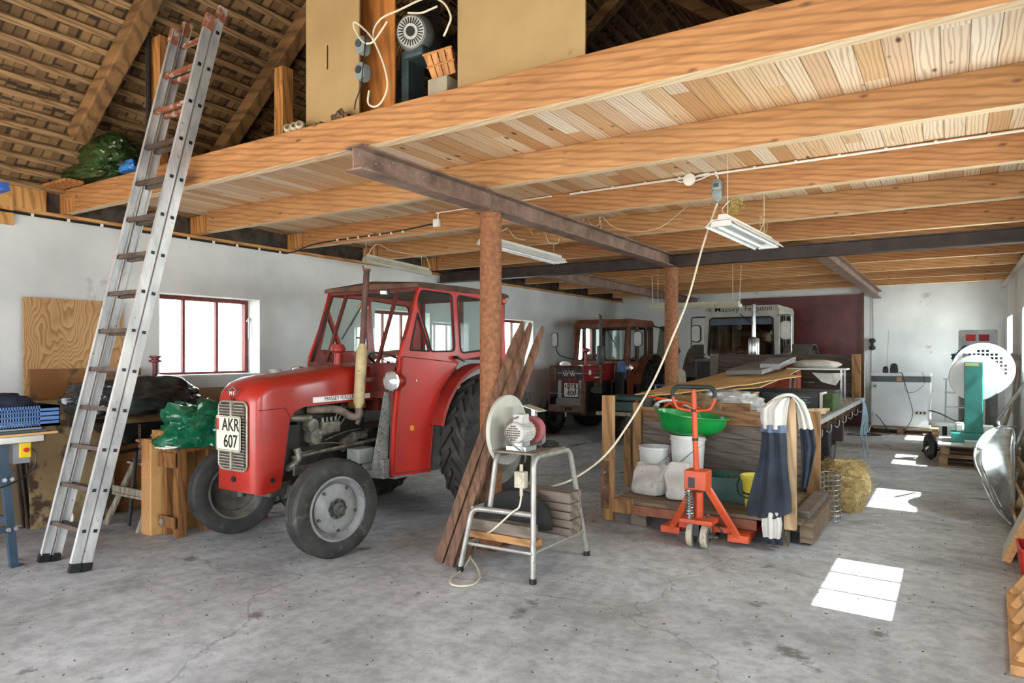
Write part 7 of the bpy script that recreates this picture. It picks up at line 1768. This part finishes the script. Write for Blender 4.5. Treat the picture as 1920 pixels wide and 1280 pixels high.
# pan: upright, mouth edge on the floor, back edge curled towards the room
s0 = G(1897, 1008, 0)
ptop = onY(1852, 800, 7.6)
mb = MB(); rings = []
bot = [Vector((s0.x, s0.y, .01)), Vector((s0.x + .25, s0.y + .45, .01))]
def scp(u, v):
    # u along the pan (0 bottom lip .. 1 curled top), v across
    base = Vector((.205, 6.30, .012)).lerp(Vector((.42, 7.35, .012)), v)
    wdt = sin(pi * v)
    h = .86 * (1 - .32 * abs(v - .5) * 1.2)
    p = base + Vector((-.10 * sin(pi * min(u, 1)) * (.6 + .4 * wdt), 0, h * u))
    if u > .8: p += Vector((.22 * (u - .8) / .2, .02, -.05 * ((u - .8) / .2)))
    p += Vector((.16 * abs(v - .5) * 2 * u, 0, 0))
    return p
A_ = onX(1895, 1006, .34); 
# outline measured: lip at lower right, rounded back on the left, straight rim on the right
Lp = [(1897, 1008), (1866, 950), (1840, 895), (1828, 865), (1830, 838), (1848, 812), (1876, 800), (1893, 800)]
Rp = [(1902, 1006), (1903, 960), (1903, 900), (1903, 870), (1903, 850), (1903, 830), (1903, 815), (1900, 803)]
base_y = 6.45
for k in range(8):
    f = k / 7; l = at(Lp[k][0], Lp[k][1], 5.98 + .95 * f); r = at(Rp[k][0], Rp[k][1], 5.98 + .55 * f)
    l.z = max(l.z, .01); r.z = max(r.z, .01)
    ring = []
    for i in range(13):
        g = i / 12; p = l.lerp(r, g); bulge = sin(pi * g) * .16 * sin(pi * min(1, f * 1.0 + .06)) + .0
        p += Vector((.55, .75, 0)).normalized() * bulge * 1.0
        ring.append(p)
    rings.append(ring)
V = [[mb.bm.verts.new(p) for p in r] for r in rings]
for a, b_ in zip(V, V[1:]):
    for i in range(12): mb.face([a[i], a[i + 1], b_[i + 1], b_[i]])
mb.build('scoop_pan', GS, T, smooth=True, solid=.006)
MB().tube(smooth_path([r[0] for r in rings], 4), .011, 8).build('rolled_edge', GS, T, smooth=True)
MB().tube(smooth_path([r[0] + Vector((.05, .03, .0)) for r in rings[1:]], 4), .008, 8).build('pressed_rib', GS, T, smooth=True)
h0 = at(1903, 960, 5.9 + .06); h1 = at(1902, 840, 6.3); h2 = at(1930, 770, 6.1)
rod('handle_tube', bend([at(1903, 930, 6.25), at(1900, 855, 6.45), at(1935, 762, 6.1)], .06), .016, GALV, T, 10)
rod('handle_tube', bend([at(1885, 815, 6.85), at(1868, 790, 7.0), at(1935, 700, 6.5)], .06), .016, GALV, T, 10)
# slatted pallet leaning behind the scoop
T = thing('wooden_pallet', 'weathered wooden pallet leaning on the right wall behind the snow scoop', 'pallet', (.6, 7.6, 0))
for k in range(6):
    z = .12 + k * .17; MB().bar((.40 + z * .30, 7.0, z), (.40 + z * .30, 8.2, z), .02, .11, up=(-.3, 0, 1)).build('deck_board', PALW, T)
for y in (7.1, 7.6, 8.1): MB().bar((.47, y, .03), (.76, y, 1.05), .07, .06, up=(0, 1, 0)).build('stringer', PALW, T)
# pale board on edge
a = G(1888, 1058, 0)
Wd = M('pale_shelf_board', 'b3b5a6', 'c9cbbd', rough=.5, scale=2)
c0_, c1_ = G(1878, 1052, 0), G(1889, 1058, 0)
mb = MB(); p0 = Vector((c0_.x, c0_.y, .004)); w_ = Vector((.052, -.01, 0)); up_ = Vector((.36, .30, .80))
mb.loft([[p0, p0 + w_, p0 + w_ + up_, p0 + up_], [p0 + Vector((.40, .95, 0)) * .0 + Vector((.035, .50, 0)), p0 + w_ + Vector((.035, .50, 0)), p0 + w_ + up_ + Vector((.035, .5, 0)), p0 + up_ + Vector((.035, .5, 0))]])
sb_ = mb.build('shelf_board', Wd, label='pale grey-green shelf board leaning in front of the snow scoop', cat='board')
mb = MB(); e0 = p0 + w_ + Vector((.001, -.004, 0)); mb.bar(p0 + w_ * .5 + Vector((0, -.007, .0)), p0 + w_ * .5 + up_ + Vector((0, -.007, 0)), .055, .01, up=(0, 1, 0)); mb.build('wood_edge', M('chipboard', 'a8794a', 'bf9160'), sb_)
# planks lying on the floor behind it
for k in range(4):
    MB().bar((.42 + k * .085, 5.55, .012 + .0), (.44 + k * .085, 6.9, .012), .075, .02).build('floor_plank', wood('floor_planks', 'b8986e', '9c7a50', '6a4c2c', 'y'), label='short plank on the floor by the right wall behind the shelf board', cat='plank', group='planks along the right wall')
# red box
q = G(1902, 1078, 0)
T = thing('red_box', 'bright red plastic box on the floor at the right picture edge', 'box', (q.x + .2, q.y + .15, 0))
mb = MB(); cx_, cy_ = q.x + .17, q.y + .14
mb.loft([[(cx_ + x * s_, cy_ + y * s_, z) for x, y in rrect(.28, .34, .03, 4)] for s_, z in ((.92, .002), (1.0, .17), (1.04, .17), (1.04, .185), (.96, .185), (.90, .015))]); mb.build('box_body', M('bright_red_plastic', 'b01c1a', 'c42824', rough=.35), T, smooth=True)
# wooden trellis frame lying in the front right corner
FR = wood('trellis_pine', 'cf9f68', 'b98550', '80532a', 'y', grain=4)
T = thing('pine_lattice', 'pine lattice frame leaning at the right picture edge in the foreground', 'frame', (.5, 3.9, 0))
P0, P1 = G(1897, 1120, .0), G(1908, 1268, .0)
P0 = Vector((P0.x, P0.y, .025)); P1 = Vector((P1.x, P1.y, .025))
MB().bar(P0, P1, .055, .045).build('bottom_rail', FR, T)
dirr = (P1 - P0); upv = Vector((.30, .02, .40))
for k in range(5):
    f = .06 + k * .22; b0 = P0 + dirr * f + Vector((0, 0, .022)); MB().bar(b0, b0 + upv * 1.2 + Vector((0, .12, 0)), .04, .025, up=(0, 1, 0)).build('slat', FR, T)
MB().bar(P0 + upv * 1.25 + Vector((0, .12, 0)), P1 + upv * 1.25 + Vector((0, .12, 0)), .05, .04).build('top_rail', FR, T)
MB().bar(P0 + upv * .55 + dirr * .1, P1 + upv * .55, .05, .03).build('middle_rail', FR, T)
# ------------------------------------------------------------------ ceiling lamps (all switched off)
LW_ = M('lamp_white', 'cfd0cc', 'e2e3df', rough=.35)
TUBEG = M('lamp_tube', 'dfe3e4', 'eef1f2', rough=.25)
LG = M('lamp_old_grey', 'a6a694', 'c0c0ae', rough=.5, scale=8)
def lamp(label, p0, p1, w, m, tubes=2, gear=True, strings=()):
    p0 = Vector(p0); p1 = Vector(p1); d = (p1 - p0).normalized(); s = d.cross(Vector((0, 0, 1))).normalized(); u = s.cross(d)
    T = thing('fluorescent_lamp', label, 'lamp', (p0 + p1) / 2, 0, None)
    def q(a, x, z): return a + s * x + u * z
    prof = [(-w / 2, -.045), (-w * .28, .0), (w * .28, .0), (w / 2, -.045), (w / 2 + .004, -.042), (w * .30, .008), (-w * .30, .008), (-w / 2 - .004, -.042)]
    mb = MB(); mb.loft([[q(p0, x, z) for x, z in prof], [q(p1, x, z) for x, z in prof]]); mb.build('reflector', m, T)
    pr2 = [(-w * .16, .009), (w * .16, .009), (w * .12, .045), (-w * .12, .045)]
    MB().loft([[q(p0 + d * .02, x, z) for x, z in pr2], [q(p1 - d * .02, x, z) for x, z in pr2]]).build('housing', m, T)
    xs = (-w * .24, w * .24) if tubes == 2 else (0,)
    for x in xs: MB().cyl(q(p0 + d * .03, x, -.028), q(p1 - d * .03, x, -.028), .013, seg=12).build('tube', TUBEG, T, smooth=True)
    for e, sg in ((p0, 1), (p1, -1)):
        pr3 = [(-w * .34, -.045), (w * .34, -.045), (w * .30, -.004), (-w * .30, -.004)]
        MB().loft([[q(e + d * sg * -.0, x, z) for x, z in pr3], [q(e + d * sg * .028, x, z) for x, z in pr3]]).build('end_cap', m, T)
    for e, sg in ((p0, 1), (p1, -1)):
        q_ = e + d * sg * .12; onj = any(y - .01 < q_.y < y + JT + .01 for y in JOIST_Y)
        rod('suspension_wire', [q_ + u * .045, (q_.x, q_.y, (ZJ if onj else ZT) - .001)], .0025, WC, T, 5)
    for pts in strings: rod('hanging_wire', smooth_path(pts), .0035, WC, T, 5)
    return T
def hang(px, py, Y): return onY(px, py, Y)
L1a, L1b = onY(675, 482, 5.95), onY(808, 510, 6.95)
lamp('old grey fluorescent lamp hanging above the red tractor cab, leftmost of the lamps', onY(683, 482, 6.1), onY(806, 510, 6.9), .15, LG, 1, strings=[[onY(690, 478, 6.12), onY(700, 462, 6.15), onY(712, 458, 6.2), onY(735, 470, 6.4), onY(800, 482, 6.8)], [onY(800, 482, 6.8), onY(806, 502, 6.88)], [onY(683, 478, 6.1), onY(687, 463, 6.0), onY(684, 455, 5.95)]])
lamp('white twin-tube fluorescent lamp under the ceiling just right of the front column', onY(905, 448, 5.9), onY(1052, 487, 7.0), .20, LW_, 2, strings=[[onY(930, 446, 6.05), onY(950, 428, 6.1), onY(965, 445, 6.3), onY(985, 450, 6.4)]])
lamp('white twin-tube fluorescent lamp with slotted reflector below the socket box', onY(1352, 412, 4.9), onY(1442, 456, 5.9), .23, LW_, 2, strings=[[onY(1360, 404, 4.95), onY(1354, 392, 5.0), onY(1368, 376, 5.05)], [onY(1425, 432, 5.7), onY(1432, 415, 5.75), onY(1424, 405, 5.8)]])
lamp('old fluorescent lamp hanging in the rear bay before the silver-cabbed tractor', onY(1222, 574, 10.6), onY(1388, 570, 10.2), .15, LG, 1, strings=[[onY(1386, 566, 10.2), onY(1390, 497, 10.2)], [onY(1224, 570, 10.6), onY(1222, 508, 10.6)]])
# ------------------------------------------------------------------ wiring
rj = random.Random(6)
def clip(p, T, m=WHITEP, s=.02): MB().box(p, (s, s, s), None, .003).build('cable_clip', m, T)
yj = JY_[2] if 'JY_' in globals() else 3.02 + 1.26 * 2
T = thing('ceiling_cable', 'white cable clipped along the top of the third ceiling joist', 'cable', (-1.2, yj - .01, 2.9))
MB().tube([(-2.92, yj - .012, ZT - .02), (XR - .01, yj - .012, ZT - .02)], .009, 8).build('cable', WHITEP, T)
for k in range(12): clip((-2.8 + k * .3, yj - .014, ZT - .016), T)
# junction box and double socket
c_ = onY(1293, 337, yj - .03)
T = thing('junction_box', 'round white junction box on the third ceiling joist', 'junction box', c_)
MB().lathe([(.045, .02), (.05, .01), (.05, -.02), (.004, -.025)], (c_.x, yj - .024, c_.z), (0, 1, 0), seg=22).build('box_body', WHITEP, T, smooth=True)
for pts in ([(1264, 336), (1275, 341), (1288, 340)], [(1300, 334), (1312, 328), (1330, 325)], [(1300, 340), (1318, 334), (1335, 326), (1345, 330), (1346, 338)]):
    rod('cable', smooth_path([onY(x, y, yj - .03) for x, y in pts]), .006, WHITEP, T)
c_ = onY(1345, 357, yj - .04)
T = thing('socket_box', 'grey double socket box hanging on the third ceiling joist with a white cord', 'socket', (c_.x, c_.y, c_.z))
mb = MB(); mb.loft([[(c_.x + x, yj - .045 + y, c_.z + z) for x, y in rrect(w, w * .8, .012, 3)] for w, z in ((.02, -.105), (.045, -.075), (.07, -.05), (.075, -.01), (.06, .0), (.075, .01), (.075, .06), (.05, .085))]); mb.build('socket_body', SOC, T, smooth=True)
MB().mm((c_.x - .02, yj - .08, c_.z + .02), (c_.x + .02, yj - .074, c_.z + .05)).build('socket_face', M('dark_socket', '30383a', '4a5456'), T)
# long white cord down to the grinder
z1 = c_.z - .105
top = Vector((c_.x, yj - .045, z1)); end = Vector((-2.50, 4.62, .40))
mid = [top.lerp(end, f) - Vector((0, 0, .55 * 4 * f * (1 - f) * .62)) for f in [0, .2, .4, .6, .8, 1]]
T = thing('extension_cable', 'long cream cord sagging from the ceiling socket down to the grinder stand', 'cord', (end.x, end.y, .4))
rod('cord', smooth_path([top] + [onY(1318, 460, 5.35), onY(1290, 560, 5.2), onY(1262, 630, 5.05), onY(1225, 715, 4.9), onY(1175, 800, 4.78), onY(1130, 858, 4.7), onY(1070, 900, 4.64), onY(1020, 915, 4.6)], 8), .008, M('cream_cord', 'bdb49c', 'd2cab4', rough=.45), T, 8)
T = thing('floor_cable', 'cream cord looping from the grinder socket onto the floor', 'cord', (-2.6, 3.8, 0))
rod('cord', smooth_path([(-2.42, 3.89, .55), (-2.42, 3.86, .48), (-2.47, 3.85, .44), (-2.62, 3.82, .30), G(905, 1000, .12), G(872, 1060, .012), G(845, 1085, .012), G(852, 1097, .012), G(885, 1096, .012), G(900, 1080, .012), G(893, 1060, .012), G(877, 1035, .05), G(880, 1000, .17), Vector((-2.74, 4.05, .36)), Vector((-2.55, 4.3, .36))], 8), .0065, MATS['cream_cord'], T, 8)
# black cable with white clips along the left wall head
T = thing('wall_cable', 'black cable with white clips running below the batten of the left wall', 'cable', (XL + .06, 4, 2.7))
MB().tube(smooth_path([(XL + .06, 2.0, 2.45), (XL + .065, 2.03, 2.62), (XL + .088, 2.10, 2.70), (XL + .09, 2.25, 2.705), (XL + .07, 2.7, 2.70), (XL + .06, 3.0, 2.70)]) + [Vector((XL + .06, 5.5, 2.70))], .011, 8).build('cable', BLACK, T, smooth=True)
for k in range(12): clip((XL + .065 if k > 1 else XL + .09, 2.2 + k * .29, 2.70 if k > 1 else 2.705), T, s=.026)
T = thing('joist_cable', 'black cable with white clips on the third joist leading to a white junction box', 'cable', (-5, yj - .01, 2.8))
bx_ = onY(819, 418, yj - .02)
MB().tube(smooth_path([(XL + .06, 5.5, 2.70), (XL + .2, yj - .012, 2.72), (XL + .6, yj - .012, ZJ + .03), (bx_.x - .6, yj - .012, ZJ + .05), (bx_.x - .04, yj - .012, bx_.z - .0)]), .008, 8).build('cable', BLACK, T, smooth=True)
for k in range(7):
    f = k / 7; clip((XL + .9 + (bx_.x - XL - 1.2) * f, yj - .014, ZJ + .04), T, s=.022)
T2 = thing('junction_box', 'square white junction box on the third joist left of the front column', 'junction box', (bx_.x, yj - .02, bx_.z))
MB().mm((bx_.x - .038, yj - .04, bx_.z - .04), (bx_.x + .038, yj - .002, bx_.z + .04), bev=.006).build('box_body', WHITEP, T2)
rod('cable', smooth_path([(bx_.x + .01, yj - .012, bx_.z + .04), (bx_.x + .02, yj - .012, ZT - .03), (bx_.x + .1, yj - .012, ZT - .02), (BX - .08, yj - .012, ZT - .015)]), .007, WHITEP, T2)
# loops of white wire by the long beam
T = thing('wire_loops', 'loops of thin cream wire hanging between the joists by the long steel beam', 'wire', (onY(1130, 430, 6.5)))
for pts, Y in (([(1100, 402), (1092, 420), (1100, 440), (1118, 440), (1127, 424), (1122, 403)], 6.7), ([(1100, 402), (1108, 420), (1122, 422), (1126, 402)], 6.7), ([(1126, 402), (1150, 425), (1190, 434), (1240, 425), (1290, 385)], 6.7), ([(1022, 436), (1030, 455), (1045, 456), (1050, 444)], 6.76), ([(994, 430), (1000, 440), (1012, 437)], 6.76), ([(938, 432), (950, 430), (954, 422)], 6.7)):
    rod('wire', smooth_path([onY(x, y, Y) for x, y in pts]), .004, WC, T, 6)
T = thing('twine_tangle', 'tangle of yellow twine beside the slotted ceiling lamp', 'twine', onY(1380, 385, 5.1))
r5 = random.Random(12)
for k in range(5):
    rod('twine', smooth_path([onY(1382 + r5.uniform(-16, 16), 385 + r5.uniform(-18, 18), 5.35 + r5.uniform(-.1, .1)) for _ in range(6)]), .003, M('yellow_twine', '8f8446', 'b0a55e', rough=.9), T, 5)
rod('twine', smooth_path([onY(1430 + x, 412 + y, 5.7) for x, y in ((0, -8), (-6, 4), (0, 20), (6, 24), (8, 8), (2, -6))]), .003, MATS['yellow_twine'], T, 5)
# swivel-chair foot seen under the red tractor
c_ = G(520, 962, 0); T = thing('castor_base', 'blue-grey star foot with black castors seen under the red tractor', 'chair base', (c_.x, c_.y, 0))
for k in range(5):
    t = 2 * pi * k / 5 + .9; e = Vector((c_.x + .27 * cos(t), c_.y + .05 + .27 * sin(t), .07)); MB().bar((c_.x, c_.y + .05, .12), e, .035, .025).build('spoke', M('blue_grey_steel', '2f4152', '3f5468'), T); MB().sph((e.x, e.y, .028), .028, 10).build('castor', BLACK, T, smooth=True)
MB().cyl((c_.x, c_.y + .05, .1), (c_.x, c_.y + .05, .3), .025).build('stem', STEEL, T)
# grit, straw and leaf litter on the floor
r6 = random.Random(21); mb = MB()
for k in range(800):
    x = r6.uniform(-5.6, .6); y = r6.uniform(1.2, 9.0); a = r6.uniform(0, 6.28); L = r6.uniform(.003, .011); w = L * r6.uniform(.15, .5)
    dx, dy = cos(a) * L, sin(a) * L; ex_, ey_ = -sin(a) * w, cos(a) * w; h = r6.uniform(.002, .006)
    mb.loft([[(x - dx, y - dy, .0005), (x + ex_, y + ey_, .0005), (x + dx, y + dy, .0005), (x - ex_, y - ey_, .0005)], [(x - dx * .8, y - dy * .8, h), (x + ex_ * .7, y + ey_ * .7, h), (x + dx * .8, y + dy * .8, h), (x - ex_ * .7, y - ey_ * .7, h)]])
mb.build('floor_litter', M('floor_litter', '3a2f26', '6b5a42', rough=.95, scale=20), kind='stuff', label='bits of straw, bark and grit scattered over the concrete floor', cat='litter')
# cobweb-stained hanging threads by the upper left wall
T = thing('dusty_threads', 'dusty black threads hanging from the wall head behind the ladder', 'threads', (XL + .1, 3.55, 2.2))
for k in range(4):
    y = 3.52 + k * .03; rod('thread', smooth_path([(XL + .1, y, ZJ - .04), (XL + .12, y + .02, 2.5), (XL + .10, y - .02 + k * .01, 2.3), (XL + .13, y + .01, 2.15 + k * .06)]), .003, BLACK, T, 5)

# ------------------------------------------------------------------ added area lamps outside the right wall's windows, brightening the rear hall
for i, (a, b_) in enumerate(RW):
    ld = bpy.data.lights.new('window_daylight', 'AREA'); ld.shape = 'RECTANGLE'; ld.size = b_ - a - .05; ld.size_y = WZ1 - WZ0 - .05; ld.energy = 32; ld.color = (.93, .97, 1)
    lo = bpy.data.objects.new('window_daylight', ld); COL.objects.link(lo); lo.location = (XR + WT + .03, (a + b_) / 2, (WZ0 + WZ1) / 2)
    lo.rotation_euler = Vector((-1, 0, -.0)).to_track_quat('-Z', 'Z').to_euler()
